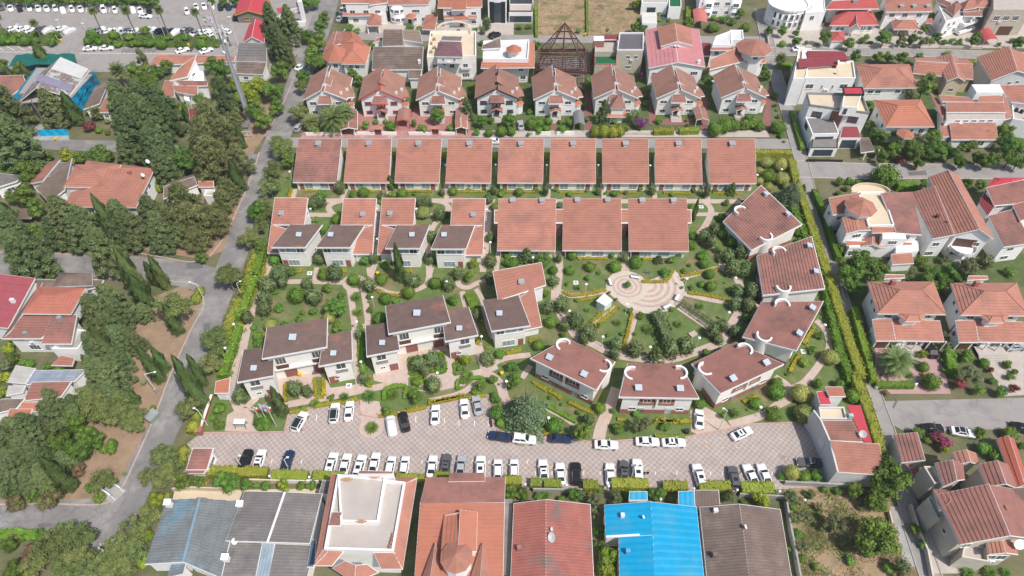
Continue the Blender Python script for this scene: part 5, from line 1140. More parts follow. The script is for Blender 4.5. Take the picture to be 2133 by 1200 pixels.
for a,b,c,d in (((1420,700),(1580,800),(1585,682),(1510,650)),((1580,800),(1745,730),(1665,668),(1585,682)),): h.slope(h.pts([(*a,7.4),(*b,7.2),(*c,8.8),(*d,8.8)]),RED,TRIM,.2,.06)
h.flat([(1390,395,10.6),(1750,385,10.6),(1800,20,10.6),(1610,20,10.6)][0:0] or [(1480,375,9.5),(1750,380,9.5),(1805,40,9.5),(1460,40,9.5)],WHITE,TERR,.5,.3,z0=8.5);h.mono([(1390,395,9.6),(1475,395,9.6),(1485,300,10.0),(1420,300,10.0)],REDD,WHITE,.2,z0=8.6);h.flat([(1600,25,11),(1850,25,11),(1855,5,11),(1610,0,11)],WHITE,REDD,0)
for x,y in ((1525,65),(1720,45),(1625,365)):
    p=at('D6',x,y,10.05);o=MB();o.box(p.x - .9,p.y - .12,10.02,p.x+.9,p.y+.12,10.08);o.box(p.x - .45,p.y - .3,10.02,p.x+.45,p.y+.3,10.075);h.part(o,'brick_ornament',mat('brick_tan',(.42,.24,.15),.85,.1))
for k in range(4): o=h.box_on(at('D6',1860 - k*8,470+k*28,8.8),.5,.5,.6,BRICK,'brick_stack')
h=House('red_hall','large red tiled building with an octagon lantern roof','D7',(320,480),nick='the octagon lantern building')
h.mono([(60,600,6.2),(540,600,6.2),(548,175,8.4),(92,178,8.4)],mat('tile_orange',()),WHITE,.4,rim=.05);h.mono([(92,178,8.3),(548,175,8.3),(555,40,7.2),(130,42,7.2)][0:0] or [(92,178,8.4),(548,175,8.4),(553,38,7.4),(125,40,7.4)],REDD,WHITE,.3,rim=.05,low=2);h.mono([(245,60,7.8),(442,58,7.8),(440,15,7.4),(252,15,7.4)],REDD,WHITE,.2,rim=.04,low=2)
h.gable([(205,440,9.2),(395,440,9.2),(402,240,8.2),(222,240,8.2)],10.0,'y',ORNG,WHITE,.2,z0=6,rim=.05);h.pyramid((288,470),2.5,9.6,10.9,10,RED,WHITE,R(18),6,.9)
h.gable([(355,620,6.8),(480,620,6.8),(440,400,7.8),(425,400,7.8)],8.2,'y',RED,None,rim=.03);h.gable([(90,620,6.8),(205,620,6.8),(180,400,7.8),(170,400,7.8)],8.2,'y',RED,None,rim=.03)
sd=MB();P=[at('D7',*p,.05) for p in ((535,600),(580,600),(592,195),(548,195))];sd.prism([(p.x,p.y) for p in P],0,3);h.part(sd,'side_annex',GREYR)
h=House('red_shed','wide weathered red gable roof with satellite dishes','D7',(800,420),'workshop',None,'the weathered red gable')
WR=mat('tile_rust',(.33,.12,.095),.85,.14,.6,c2=(.20,.135,.12),th=(.5,.68),sc2=.22,bump=.3)
h.gable([(582,610,4.6),(1032,610,4.6),(1012,185,4.6),(600,180,4.6)],6.3,'y',WR,WHITE,.3,rim=.08,k=.42,step=-.5);h.dish(at('D7',805,375,6.0),.8,3.6);h.dish(at('D7',808,330,6.0),.35,3.6);h.box_on(at('D7',628,425,5.0),.7,.7,.9,BRICK);h.mono([(708,600,4.6),(830,600,4.6),(825,560,5.2),(710,560,5.2)],BRNR,WHITE,.1)
h.wins(0,[.3,.7],1.5,1.5,1.2,2)
h=House('blue_roof_house','building under a bright blue sheet roof','D7',(1400,420),nick='the bright blue roof')
h.mono([(1098,362,4.4),(1352,350,5.7),(1340,170,5.7),(1090,188,4.4)],BLUE,WHITE,.25,low=3,step=-1.1,rim=.05);h.mono([(1172,610,4.6),(1362,610,5.7),(1352,352,5.7),(1168,360,4.6)],BLUE,WHITE,.25,low=3,step=-1.1,rim=.05);h.mono([(1362,610,5.7),(1632,610,4.4),(1588,198,4.4),(1340,170,5.7)],BLUE,WHITE,.25,low=1,step=-1.1,rim=.05)
h.mono([(1495,195,3.6),(1580,198,3.6),(1575,112,4.0),(1492,115,4.0)],BLUE,WHITE,.2,step=-1.1);h.mono([(1582,198,3.5),(1715,195,3.5),(1708,108,4.0),(1578,108,4.0)],BRNR,WHITE,.2,step=-.5);h.mono([(1224,160,2.9),(1322,160,2.9),(1320,115,3.2),(1228,115,3.2)],BLUE,WHITE,.1,step=-1.1)
h.box_on(at('D7',1215,445,5.0),.7,.6,1.0,mat('flue_blue',(.1,.35,.55),.5));h.box_on(at('D7',1186,250,4.9),.6,.6,.9,TRIM);h.dish(at('D7',1295,265,5.3),.3);ed=MB();ed.obox(at('D7',1098,360,4.5),at('D7',1280,350,5.4),.35,.15);h.part(ed,'gutter',TRIM)
h=House('grey_gable_shed','building under a brown-grey corrugated gable roof','D7',(1860,420),'workshop',None,'the brown corrugated gable')
h.gable([(1650,610,4.6),(2108,610,4.6),(2042,212,4.6),(1608,200,4.6)],6.2,'y',BRNR,WHITE,.25,rim=.08,k=.46,step=-.5);b=h.box_on(at('D7',1688,225,5.0),.7,.6,1.0,TRIM);h.box_on(at('D7',1682,462,5.2),.6,.6,.9,BRNR);h.dish(at('D7',1845,318,6.0),.4)
# ------------------------------------------------------------------ left side
h=House('tarp_house','unfinished gabled house wrapped in blue tarpaulins','A1',(300,960),nick='the blue tarpaulin house')
h.gable([(150,825,7.0),(565,795,7.0),(705,570,7.0),(330,570,7.0)][0:0] or [(150,822,6.4),(548,780,6.4),(718,562,6.4),(330,590,6.4)],10.2,'y',mat('batten_roof',(.20,.165,.15),.9,.2,1.5,c2=(.40,.40,.40),th=(.5,.6),sc2=.35),None,step=1.0)
for x0,y0,x1,y1,x2,y2,x3,y3,z0_,z1_,m_ in ((290,655,575,745,590,690,310,600,0,0,mat('roof_purple_sheet',(.22,.21,.29),.5,.1)),):
    P=[on_plane('A1',*p,h.pl)+Vector((0,0,.25)) for p in ((x0,y0),(x1,y1),(x2,y2),(x3,y3))];mb=MB();mb.slab(P,.12);h.part(mb,'purple_sheet',m_)
P=[on_plane('A1',*p,h.pl)+Vector((0,0,.25)) for p in ((415,560),(655,640),(715,560),(490,465))];mb=MB();mb.slab(P,.12);h.part(mb,'white_sheet',mat('sheet_white_gray',(.50,.50,.50),.7,.08))
for q in ((150,960),(235,985),(345,975),(410,960)): p=at('A1',*q);t=MB();t.obox((p.x,p.y,0),(p.x+.01,p.y,6.6),.5,.5);h.part(t,'concrete_column',CONC)
for zz in (3.2,6.2):
    P=[at('A1',*p,zz) for p in ((160,830),(560,800),(740,600),(340,600))];mb=MB();mb.slab(P,.3);h.part(mb,'floor_slab',CONC)
wt=MB();P=[at('A1',*p,0) for p in ((570,960),(770,700))]
bw=MB();P=[at('A1',*p,0) for p in ((240,900),(560,900),(720,690),(380,690))];bw.prism([(p.x,p.y) for p in P],0,6);h.part(bw,'wall',mat('block_grey',(.30,.29,.28),.9,.12,2))
for (a,b,za,zb_) in (((600,830),(765,640),3.4,6.2),((640,905),(800,690),.2,3.3)):
    P0,P1=at('A1',655,915),at('A1',806,668);U0,U1=at('A1',572,802,6.3),at('A1',757,566,6.3);P0,P1,U0,U1=P0.lerp(U0,za/6.3),P1.lerp(U1,za/6.3),P0.lerp(U0,zb_/6.3),P1.lerp(U1,zb_/6.3);N=9;mb=MB()
    for i in range(N):
        for j in range(3):
            w_=lambda i_,j_: P0.lerp(P1,i_/N).lerp(U0.lerp(U1,i_/N),j_/3)+Vector((.18*math.sin(i_*2.3+j_),.1*math.cos(i_*1.7),.08*math.sin(i_*3.1)))
            mb.poly((w_(i,j),w_(i+1,j),w_(i+1,j+1),w_(i,j+1)))
    h.part(mb,'blue_tarpaulin',TARP)
P0,P1=at('A1',128,870,3.0),at('A1',330,600,3.0);mb=MB()
for i in range(8):
    a,b=P0.lerp(P1,i/8),P0.lerp(P1,(i+1)/8);mb.poly((a,b,b+Vector((.1*(i % 2),0,2.6)),a+Vector((.1*((i+1) % 2),0,2.6))))
h.part(mb,'blue_tarpaulin',TARP)
for i in range(6):
    p=at('A1',175+i*38,900+(i % 2)*20);t=MB();t.tube((p.x,p.y,0),(p.x,p.y,7),.05,n=5);h.part(t,'scaffold_pole',GALV)
for r_,q,lb in (('A1',[(325,1100),(565,1092),(560,1050),(330,1060)],'blue tarpaulin fence before the unfinished house'),('A1',[(160,1062),(262,1085),(262,1055),(170,1035)],'short blue tarpaulin fence beside the unfinished house drive')):
    a,b=at(r_,*q[0]),at(r_,*q[1]);t=thing('tarpaulin_fence',lb,'fence',a.lerp(b,.5));mb=MB();N=10
    for i in range(N):
        for zz in (0,1.1):
            p0,p1=a.lerp(b,i/N),a.lerp(b,(i+1)/N);f= lambda k,z_: .14*math.sin(k*2.1+z_);mb.poly(((p0.x,p0.y+f(i,zz),zz),(p1.x,p1.y+f(i+1,zz),zz),(p1.x,p1.y+f(i+1,zz+1.1),zz+1.1),(p0.x,p0.y+f(i,zz+1.1),zz+1.1)))
    mb.build('tarpaulin',TARP,t,off=t.location)
    for i in range(6): p=a.lerp(b,i/5);k=MB();k.tube((p.x,p.y+.2,0),(p.x,p.y+.2,2.2),.05,n=5);k.build('post',GALV,t,off=t.location)
h=House('long_shelter','long shelter under green tarpaulins beside the car park','A1',(330,530),'shelter',None,'the green tarpaulin shelter')
P=[at('A1',*p,2.8) for p in ((70,540),(620,500),(600,432),(130,438))];mb=MB();N=10
for i in range(N):
    for j in range(2):
        f= lambda a,b: (P[0].lerp(P[1],a/N)).lerp(P[3].lerp(P[2],a/N),b/2)+Vector((0,0,.25*math.sin(a*1.9+b*2)))
        mb.poly((f(i,j),f(i+1,j),f(i+1,j+1),f(i,j+1)))
h.part(mb,'green_tarpaulin',GTARP);col_(h,[(90,575),(330,560),(600,540),(140,475),(590,470)],.08,0,2.9,GALV,'post')
h=House('cottage','red-roofed cottage cut by the left edge near the tarpaulin house','A1',(90,800),nick='the left edge cottage')
h.gable([(60,790,3.6),(210,680,3.6),(200,600,3.6),(-80,640,3.6)],5.0,'x',REDD,WHITE,.4);h.wins(1,[.4],1,1.2,1.2,2)
h=House('cottage','white cottage with brown roof beside magenta bougainvillea','A1',(770,880),nick='the bougainvillea cottage')
h.mono([(672,880,3.2),(800,835,4.2),(880,640,4.2),(770,700,3.2)],BRNR,WHITE,.4,low=3);h.wins(0,[.5],1,1.3,1.2,2);h.mono([(800,905,3.0),(885,905,3.0),(890,790,3.6),(845,795,3.6)],RED,WHITE,.3);h.wins(0,[.5],.9,1.2,1.2,2)
h=House('split_roof_house','white house with split red roofs among the left trees','A1',(1500,830),nick='the split red roof house')
h.mono([(1380,650,5.2),(1500,640,5.2),(1600,500,6.4),(1430,560,6.0)][0:0] or [(1370,648,4.6),(1510,618,4.6),(1600,495,6.8),(1440,550,6.8)],RED,WHITE,.35);h.wins(1,[.5],3.4,1.2,1.0,2)
h.mono([(1480,695,4.4),(1670,690,4.4),(1668,650,5.0),(1410,650,5.0)],REDD,WHITE,.3);h.mono([(1585,768,3.6),(1620,740,3.6),(1590,700,4.4),(1385,690,4.4)][0:0] or [(1420,740,3.5),(1590,770,3.5),(1600,705,4.2),(1390,690,4.2)],RED,WHITE,.3);h.wins(0,[.5],1.0,1.6,1.4,2)
h.mono([(1290,782,3.0),(1405,780,3.0),(1400,650,4.2),(1330,650,4.2)],RED,WHITE,.3);h.wins(0,[.5],.8,1.6,1.3,2);h.walls([at('A1',*p,0) for p in ((1590,770),(1680,740),(1670,660),(1600,660))],3.6,WHITE);h.wins(0,[.5],1,1.2,1.2,2)
h.mono([(1530,970,2.6),(1610,965,2.6),(1615,875,3.2),(1520,875,3.2)],MAROON,WHITE,.2);h.walls([at('A1',*p,0) for p in ((1510,860),(1550,870),(1535,760),(1480,750))],2.2,WHITE,name='garden_wall')
h=House('long_red_roof','long low red roof beside the car park street','A1',(1500,520),nick='the long low red roof')
h.mono([(1200,530,3.0),(1890,492,3.0),(1890,437,4.2),(1270,437,4.2)],RED,WHITE,.3);h.wins(0,[.2,.5,.8],.9,1.5,1.2,2)
h=House('gate_pavilion','crimson roofed brick pavilion with yellow bargeboards','A1',(2000,150),nick='the yellow trimmed pavilion')
h.gable([(1890,122,3.0),(2130,120,3.0),(2180,-30,3.0),(1940,-30,3.0)],4.6,'y',CRIM,mat('brick_grey',(.22,.19,.17),.9,.2,3),.5,fascia=mat('trim_yellow',(.62,.42,.05),.6),step=1);h.wins(0,[.35,.7],.8,1.6,1.2,3,frame=mat('frame_yellow',(.6,.42,.06),.6))
h=House('tent_pavilion','crimson tent-like roof beside the telecom mast road','A1',(2030,330),nick='the crimson tent roof')
h.gable([(1960,340,3.2),(2130,345,3.2),(2140,195,3.2),(2010,200,3.2)],5.2,'y',CRIM,WHITE,.4,step=1)
h=House('store_building','flat building with a dusty grey sheet roof near the mast','A1',(2010,620),nick='the dusty grey store')
h.mono([(1905,492,3.6),(2150,500,3.6),(2150,345,4.4),(1925,345,4.4)],GREYR,BEIGE,.2,step=1.4);h.mono([(1905,590,3.0),(2120,600,3.0),(2150,505,3.8),(1910,495,3.8)],BRNR,WHITE,.2,step=1.4);h.wins(0,[.3,.7],.8,1.5,1.2,2)
h=House('red_hip_house','big white house with red hipped roofs among dark conifers','B1',(820,520),nick='the big red hip house')
h.hip([(510,500,5.6),(1095,512,5.6),(1240,205,5.6),(630,120,5.6)][0:0] or [(520,505,5.6),(1095,512,5.6),(1245,200,5.6),(700,135,5.6)],8.4,.32,RED,WHITE,.6);h.wins(1,[.3,.5,.7],3.0,1.4,1.3,2);h.wins(0,[.3,.6],3.0,1.6,1.3,2)
h.hip([(515,345,7.6),(870,352,7.6),(975,168,7.6),(610,168,7.6)],9.2,.34,RED,WHITE,.4,z0=5);b=h.box_on(at('B1',1050,240,7.0),.8,.7,.9,BRICK);h.dish(at('B1',1200,165,6.6),.6);h.dish(at('B1',1160,275,6.6),.5);h.box_on(at('B1',840,400,6.4),.8,.7,.9,TRIM)
h.mono([(390,470,3.6),(520,370,4.6),(600,150,4.6),(290,355,3.6)],BRNR,WHITE,.4,low=3);h.mono([(235,320,3.0),(340,300,4.0),(485,130,4.0),(370,150,3.0)],REDD,WHITE,.3,low=3);h.mono([(385,262,3.4),(580,205,3.4),(590,150,3.8),(480,148,3.8)],GREYR,WHITE,.3)
h=House('small_house','small house with a grey roof half hidden behind casuarina trees','B1',(1480,420),nick='the half hidden small house')
h.gable([(1320,440,3.2),(1590,330,3.2),(1560,245,3.2),(1350,310,3.2)],4.2,'x',BRNR,WHITE,.3);h.mono([(1600,345,3.0),(1720,345,3.0),(1720,300,3.6),(1600,300,3.6)],ORNG,WHITE,.2);h.wins(0,[.5],.7,1.6,1.2,2);h.flat([(1650,430,2.4),(1740,430,2.4),(1735,380,2.4),(1660,380,2.4)],WHITE,TERR,.5)
h=House('grey_roof_house','grey-roofed house cut by the left edge','B1',(60,400),nick='the grey left edge house')
h.mono([(-60,360,3.6),(130,300,3.6),(168,236,4.6),(-60,232,4.6)],GREYR,WHITE,.4);h.wins(0,[.6],1.0,1.8,1.2,2);h.wins(1,[.4],1,1.2,1.2,2)
h=House('garden_hut','small brown pyramid-roofed garden hut','B1',(220,590),'hut');h.pyramid((220,560),2.4,2.4,4.0,4,BRNR,None,R(40));col_(h,[(170,620),(270,615),(250,585),(180,585)],.09,0,2.4,WOOD,'post')
h=House('white_kiosk','small white house-shaped kiosk beside the left side street','B1',(385,840),'kiosk');h.gable([(345,775,2.6),(415,775,2.6),(420,735,2.6),(345,740,2.6)],3.6,'y',GREYR,WHITE,.1);h.panel(0,.5,0,1.4,2.0,GLASS,'door')
h=House('red_roof_hall','large plain red sheet roof at the left edge','C1',(40,320),nick='the plain red sheet roof')
h.mono([(-120,345,4.6),(65,362,4.6),(280,-40,6.0),(-120,-90,6.0)],mat('sheet_dark_crimson',(.34,.085,.10),.55,.08,.5,c2=(.28,.08,.09),th=(.5,.8)),WHITE,.3,step=2.4,rim=.06)
h.box_on(at('C1',110,150,5.4),.8,.6,.9,TRIM)
h=House('hip_villa','white two-storey villa with orange hip over a red lower roof','C1',(380,590),nick='the orange over red villa')
h.hip([(180,245,7.6),(570,250,7.6),(690,40,7.6),(310,28,7.6)],9.4,.34,mat('tile_redorange',(.41,.15,.105),.7,.1,.5,c2=(.31,.13,.1),th=(.55,.8),bump=.3),WHITE,.5,z0=4);h.mono([(20,445,5.2),(330,445,5.2),(560,260,6.6),(195,250,6.6)],REDD,WHITE,.5);h.wins(0,[.3,.9],3.8,1.7,1.0,3);h.wins(0,[.55],.8,2.2,1.6,3)
h.mono([(335,488,5.0),(575,488,5.0),(620,255,6.6),(420,255,6.6)],REDD,WHITE,.5);h.wins(0,[.5],.8,1.8,1.0,3);h.flat([(430,545,3.4),(640,545,3.4),(740,400,3.4),(600,380,3.4)],WHITE,CONC,.7)
h.slope(h.pts([(195,245,6.6),(185,250,6.6),(310,30,7.4),(300,30,7.4)][0:0] or [(20,445,5.2),(90,380,6.0),(330,-20,6.8),(270,80,5.6)]),DARK,TRIM,.2,.05,low=3);h.mono([(415,660,2.5),(580,665,2.5),(600,605,2.5),(500,582,2.5)],RED,None);h.box_on(at('C1',485,290,6.6),.9,.7,.7,GALV,'air_cooler');h.box_on(at('C1',210,410,5.8),.8,.6,.6,GALV,'air_cooler')
h=House('brown_roof_house','house with brown hipped roofs behind the orange over red villa','B1',(560,1180),nick='the brown hip house')
h.hip([(430,1150,5.0),(745,1140,5.0),(740,1050,5.0),(480,1040,5.0)],6.6,.4,BRNR,WHITE,.5);h.mono([(290,1190,3.8),(470,1160,3.8),(470,1090,4.6),(300,1090,4.6)],BRNR,WHITE,.4);h.mono([(700,1170,4.2),(800,1150,4.2),(832,1095,4.6),(740,1095,4.6)],BRNR,WHITE,.3)
h=House('metal_shed','group of grey-blue sheet metal shed roofs','C1',(400,800),'shed',None,'the sheet metal sheds')
h.mono([(62,795,3.0),(200,808,3.0),(282,688,3.4),(130,665,3.4)],mat('sheet_pale',(.42,.41,.38),.6,.12),WHITE,.2,step=1);h.mono([(215,815,2.8),(600,790,2.8),(690,695,3.4),(280,705,3.4)],mat('sheet_bluegrey',(.24,.28,.33),.55,.18,.6,c2=(.36,.36,.37),th=(.5,.65)),WHITE,.2,step=1)
h.mono([(195,945,3.0),(490,915,3.0),(570,790,3.8),(260,800,3.8)],REDD,WHITE,.2);h.mono([(50,905,2.6),(180,880,2.6),(200,825,2.9),(70,830,2.9)],mat('sheet_pale',()),WHITE,.2,step=1)
h=House('orange_step_roofs','stepped orange roofs in the lower left among conifers','C1',(200,1100),nick='the stepped orange roofs')
h.mono([(20,1230,3.2),(180,1230,3.2),(260,1015,4.0),(80,1015,4.0)],ORNG,WHITE,.2);h.mono([(150,1030,3.6),(330,1035,3.6),(370,960,4.2),(180,960,4.2)],ORNG,WHITE,.2);h.mono([(-80,1060,3.0),(130,1010,3.0),(190,925,3.8),(10,935,3.8)],BRNR,WHITE,.2)
for q in ([('A2',640,1095),('A2',1740,1095),('A2',1740,900),('A2',700,900)],): sheet('front_yard_paving',q,.035,mat('yard_red',(.36,.17,.155),.85,.1,1))
sheet('front_yard_paving',[('C5',380,740),('C5',960,800),('C5',1060,1160),('C5',390,1160)],.03,mat('yard_pink',(.42,.27,.26),.85,.1,1))
sheet('front_yard_paving',[('C5',1290,740),('C5',1714,780),('C5',1714,1170),('C5',1540,1180)],.03,PAVEW)
sheet('front_yard_paving',[('D5',1250,500),('D5',1330,480),('D5',1600,1180),('D5',1330,1180)],.05,PAVEW)
sheet('concrete_apron',[('D6',290,140),('D6',700,140),('D6',1340,130),('D6',1330,200),('D6',740,215),('D6',270,220)],.03,SAND)
sheet('concrete_apron',[('D5',1010,640),('D5',1100,640),('D5',1240,990),('D5',1250,1130),('D5',1130,1120)],.035,CONC)
sheet('front_yard_paving',[('A4',20,380),('A4',2110,390),('A4',2110,130),('A4',20,240)],.004,PAVEW)
sheet('front_yard_paving',[('A2',700,275),('A2',2090,290),('A2',2090,150),('A2',760,180)],.004,PAVEW)
sheet('front_yard_paving',[('A1',180,1000),('A1',540,1000),('A1',560,1130),('A1',240,1130)],.012,CONC)

# ------------------------------------------------------------------ vegetation library (unit crown radius,base at z=0)
LM={
 'broad': leafmat('leaf_broad',(0.067,0.135,0.024),(0.212,0.360,0.067)),
 'bright': leafmat('leaf_bright',(.055,.115,.02),(.15,.26,.045)),
 'yg': leafmat('leaf_yellowgreen',(0.149,0.218,0.021),(0.380,0.473,0.061)),
 'olive': leafmat('leaf_olive',(0.113,0.142,0.058),(0.271,0.304,0.144)),
 'dark': leafmat('leaf_conifer',(0.062,0.095,0.039),(0.197,0.267,0.101),.15),
 'cas': leafmat('leaf_casuarina',(0.103,0.128,0.045),(0.297,0.334,0.138),.15),
 'pine': leafmat('leaf_pine',(0.080,0.114,0.033),(0.239,0.299,0.096),.15),
 'cyp': leafmat('leaf_cypress',(0.073,0.125,0.041),(0.211,0.308,0.101),.12),
 'oval': leafmat('leaf_magnolia',(0.065,0.105,0.036),(0.235,0.314,0.127),.15,.4),
 'ball': leafmat('leaf_clipped',(0.076,0.169,0.023),(0.226,0.397,0.064)),
 'yball': leafmat('leaf_yellow_topiary',(0.217,0.267,0.058),(0.522,0.551,0.189)),
 'gold': leafmat('leaf_golden',(0.16,0.17,0.015),(0.66,0.55,0.05),.2,hue=.05),
 'goldhedge': leafmat('leaf_golden_hedge',(.15,.20,.025),(.43,.46,.075),.2),
 'hedge': leafmat('leaf_green_hedge',(0.095,0.194,0.023),(0.256,0.437,0.058)),
 'cedar': leafmat('leaf_cedar',(0.084,0.133,0.066),(0.230,0.325,0.169),.12),
 'palm': leafmat('leaf_palm',(0.092,0.142,0.037),(0.232,0.290,0.102),.2,.45),
 'cycad': leafmat('leaf_cycad',(0.062,0.129,0.021),(0.181,0.317,0.054),.2,.45),
 'magenta': leafmat('flower_magenta',(0.250,0.015,0.080),(0.550,0.060,0.200),.3),
 'purple': leafmat('flower_purple',(0.220,0.030,0.220),(0.450,0.120,0.420),.3),
 'crimson': leafmat('flower_crimson',(0.200,0.030,0.030),(0.500,0.070,0.080),.3),
 'pink': leafmat('flower_pink',(0.100,0.070,0.045),(0.420,0.160,0.180),.3),
 'brown': leafmat('leaf_dry',(0.167,0.108,0.058),(0.377,0.246,0.145),.2),
}
BARK=mat('bark',(.14,.105,.08),.9,.15,2)
PBARK=mat('palm_bark',(.20,.165,.13),.9,.15,3)
def rnd_dir(n):
    v=rng.normal(size=(n,3));return v/np.linalg.norm(v,axis=1,keepdims=True)
def sphere_quads(c,r,nu=8,nv=5):
    t=np.linspace(0,2*np.pi,nu+1);p=np.linspace(-np.pi/2,np.pi/2,nv+1)
    g_=np.stack([np.cos(p)[:,None]*np.cos(t),np.cos(p)[:,None]*np.sin(t),np.repeat(np.sin(p)[:,None],nu+1,1)],-1)*np.asarray(r)+np.asarray(c)
    return np.stack([g_[:-1,:-1],g_[:-1,1:],g_[1:,1:],g_[1:,:-1]],2).reshape(-1,4,3)
def leaves(P,N,S,asp=.55,axis=None):
    n=len(P);a=rnd_dir(n);t=np.cross(a,N)
    if axis is not None: t=axis - N*np.sum(axis*N,1,keepdims=True)
    t/=np.linalg.norm(t,axis=1,keepdims=True)+1e-9;b=np.cross(N,t)
    S=np.broadcast_to(S,(n,))[:,None]
    return np.stack([P - t*S,P - b*S*asp,P+t*S,P+b*S*asp],1)
def quad_mesh(name,Q,tone,ms,mi=None):
    Q=np.asarray(Q,dtype=np.float32);n=len(Q)
    me=bpy.data.meshes.new(name)
    me.vertices.add(4*n);me.vertices.foreach_set('co',Q.reshape(-1))
    me.loops.add(4*n);me.loops.foreach_set('vertex_index',np.arange(4*n,dtype=np.int32))
    me.polygons.add(n);me.polygons.foreach_set('loop_start',np.arange(0,4*n,4,dtype=np.int32))
    at_=me.attributes.new('tone','FLOAT','FACE');at_.data.foreach_set('value',np.clip(tone,0,1).astype(np.float32))
    for m in (ms if isinstance(ms,list) else [ms]): me.materials.append(m)
    if mi is not None: me.polygons.foreach_set('material_index',np.asarray(mi,dtype=np.int32))
    me.update(calc_edges=True)
    return me
def lumps_mesh(name,C,Rr,per,size,m,asp=.55,out=.75,up=0.0,core=.54,squash=.85,flower=None,ff=0.0,spread=.58):
    Q,T,MI=[],[],[]
    for c,r in zip(C,Rr):
        d=rnd_dir(per);d[:,2]=np.where(d[:,2] < -.35,-d[:,2],d[:,2])
        rr=r*(1 - spread*rng.random(per)**1.5+.12*rng.normal(size=per))
        P=np.asarray(c)+d*rr[:,None]*np.array([1,1,squash])
        N=d*out+rnd_dir(per)*(1 - out)+np.array([0,0,up]);N/=np.linalg.norm(N,axis=1,keepdims=True)
        Q.append(leaves(P,N,size*(.6+.6*rng.random(per)),asp,(d*.7+np.array([0,0,1.1*up])+.45*rnd_dir(per)) if asp < .4 else None));lt=.28+.4*rng.random();T.append(lt+.55*(rng.random(per) - .5))
        MI.append((rng.random(per) < ff).astype(int))
        if core: k=sphere_quads(c,np.array([r,r,r*squash])*core);Q.append(k);T.append(np.full(len(k),lt*.8));MI.append(np.zeros(len(k),int))
    return quad_mesh(name,np.concatenate(Q),np.concatenate(T),[m,flower] if flower else m,np.concatenate(MI) if flower else None)
def crown_pts(n,rz,zc,rx=.62,lo=.26,hi=.42,zmin=None):
    C,Rr=[],[]
    for i in range(n):
        d=rnd_dir(1)[0];k=(.55+.45*rng.random())
        C.append((d[0]*rx*k,d[1]*rx*k,max(zc+d[2]*rz*k,.2)));Rr.append(lo+(hi - lo)*rng.random())
    C.append((0,0,zc));Rr.append(hi*1.25)
    return C,Rr
def trunk_mesh(h,r,limbs=5,spread=.5,m=BARK,z1=None,lean=.05):
    mb=MB();top=Vector((lean,lean*.5,h));mb.tube((0,0,-.05),top*.55,r,r*.8,6);mb.tube(top*.55,top,r*.8,r*.4,6)
    for i in range(limbs):
        t=2*math.pi*i/max(1,limbs)+.4;b=top*(.45+.12*(i % 4));e=b+Vector((math.cos(t)*spread,math.sin(t)*spread,h*(.28+.05*(i % 3))));mb.tube(b,e,r*.5,r*.15,5)
    me=bpy.data.meshes.new('trunk');me.from_pydata(mb.v,[],mb.f);me.materials.append(m);return me
def frond(L,w,droop,az,el,n=7,z0=0.0,leaflets=True):
    Q=[];p=np.array([0,0,z0]);d0=np.array([math.cos(az),math.sin(az),0]);side=np.array([-math.sin(az),math.cos(az),0]);e=el
    for i in range(n):
        s=L/n;q=p+(d0*math.cos(e)+np.array([0,0,math.sin(e)]))*s;e -=droop/n
        w0,w1=w*math.sin(math.pi*min(1,.12+.88*i/n)),w*math.sin(math.pi*min(1,.12+.88*(i+1)/n))
        dn=np.array([0,0,-.35])
        for sg in (1,-1):
            Q.append([p,q,q+(side*sg+dn)*w1+(q - p)*.5,p+(side*sg+dn)*w0+(q - p)*.5][::sg])
        p=q
    return Q
def palm_mesh(name,nf,L,w,m,els,droop,z0=0.0):
    Q=[];T=[]
    for i in range(nf):
        az=2.39996*i;el=els[0]+(els[1] - els[0])*i/nf
        f= frond(L*(.85+.25*rng.random()),w,droop*(.8+.4*rng.random()),az+.2*rng.random(),el,z0=z0)
        if w > .1:                   # cut the blade into leaflets so that light shows between them
            g_=[]
            for q in f:
                q=np.array(q)
                for k in range(2):
                    t0,t1=k/2,k/2+.34;a,b=q[0]+(q[1] - q[0])*t0,q[0]+(q[1] - q[0])*t1;c,d=q[3]+(q[2] - q[3])*t1,q[3]+(q[2] - q[3])*t0;g_.append([a,b,c,d])
            f= g_
        Q+=f;T+=list(.25+.5*rng.random(len(f)))
    return quad_mesh(name,np.array(Q),np.array(T),m)
V={}
V['broad']=[lumps_mesh('crown',*crown_pts(19,.62,1.15,.66,.2,.38),170,.072,LM['broad']) for _ in range(3)]
V['bright']=[lumps_mesh('crown',*crown_pts(19,.62,1.15,.66,.2,.38),170,.072,LM['bright']) for _ in range(2)]
V['yg']=[lumps_mesh('crown',*crown_pts(10,.5,.95),150,.09,LM['yg']) for _ in range(2)]
V['olive']=[lumps_mesh('crown',*crown_pts(13,.6,1.1,.66,.2,.36),120,.075,LM['olive'],.4,core=.55) for _ in range(2)]
V['brown']=[lumps_mesh('crown',*crown_pts(11,.5,.9),130,.08,LM['brown'],.4,core=.5)]
V['oleander']=[lumps_mesh('crown',*crown_pts(12,.45,.75),140,.08,LM['broad'],flower=LM['pink'],ff=.55)]
def conif(n,H,m,per,size,asp,lo,hi,up=.6,base=.12,core=.66):
    C,Rr=[],[]
    for i in range(n):
        t=(i+.5)/n;z=H*(base+(1 - base)*t);rad=.80*(1 - t)**.62*(.75+.4*rng.random());a=2.39996*i+rng.random()*.5
        C.append((rad*math.cos(a),rad*math.sin(a),z));Rr.append((lo+(hi - lo)*rng.random())*(1 - .45*t))
    for z,r_ in ((.3,.42),(.5,.38),(.7,.26),(.88,.15)): C.append((0,0,H*z));Rr.append(r_)
    return lumps_mesh('crown',C,Rr,per,size,m,asp,.45,up,core,1.1)
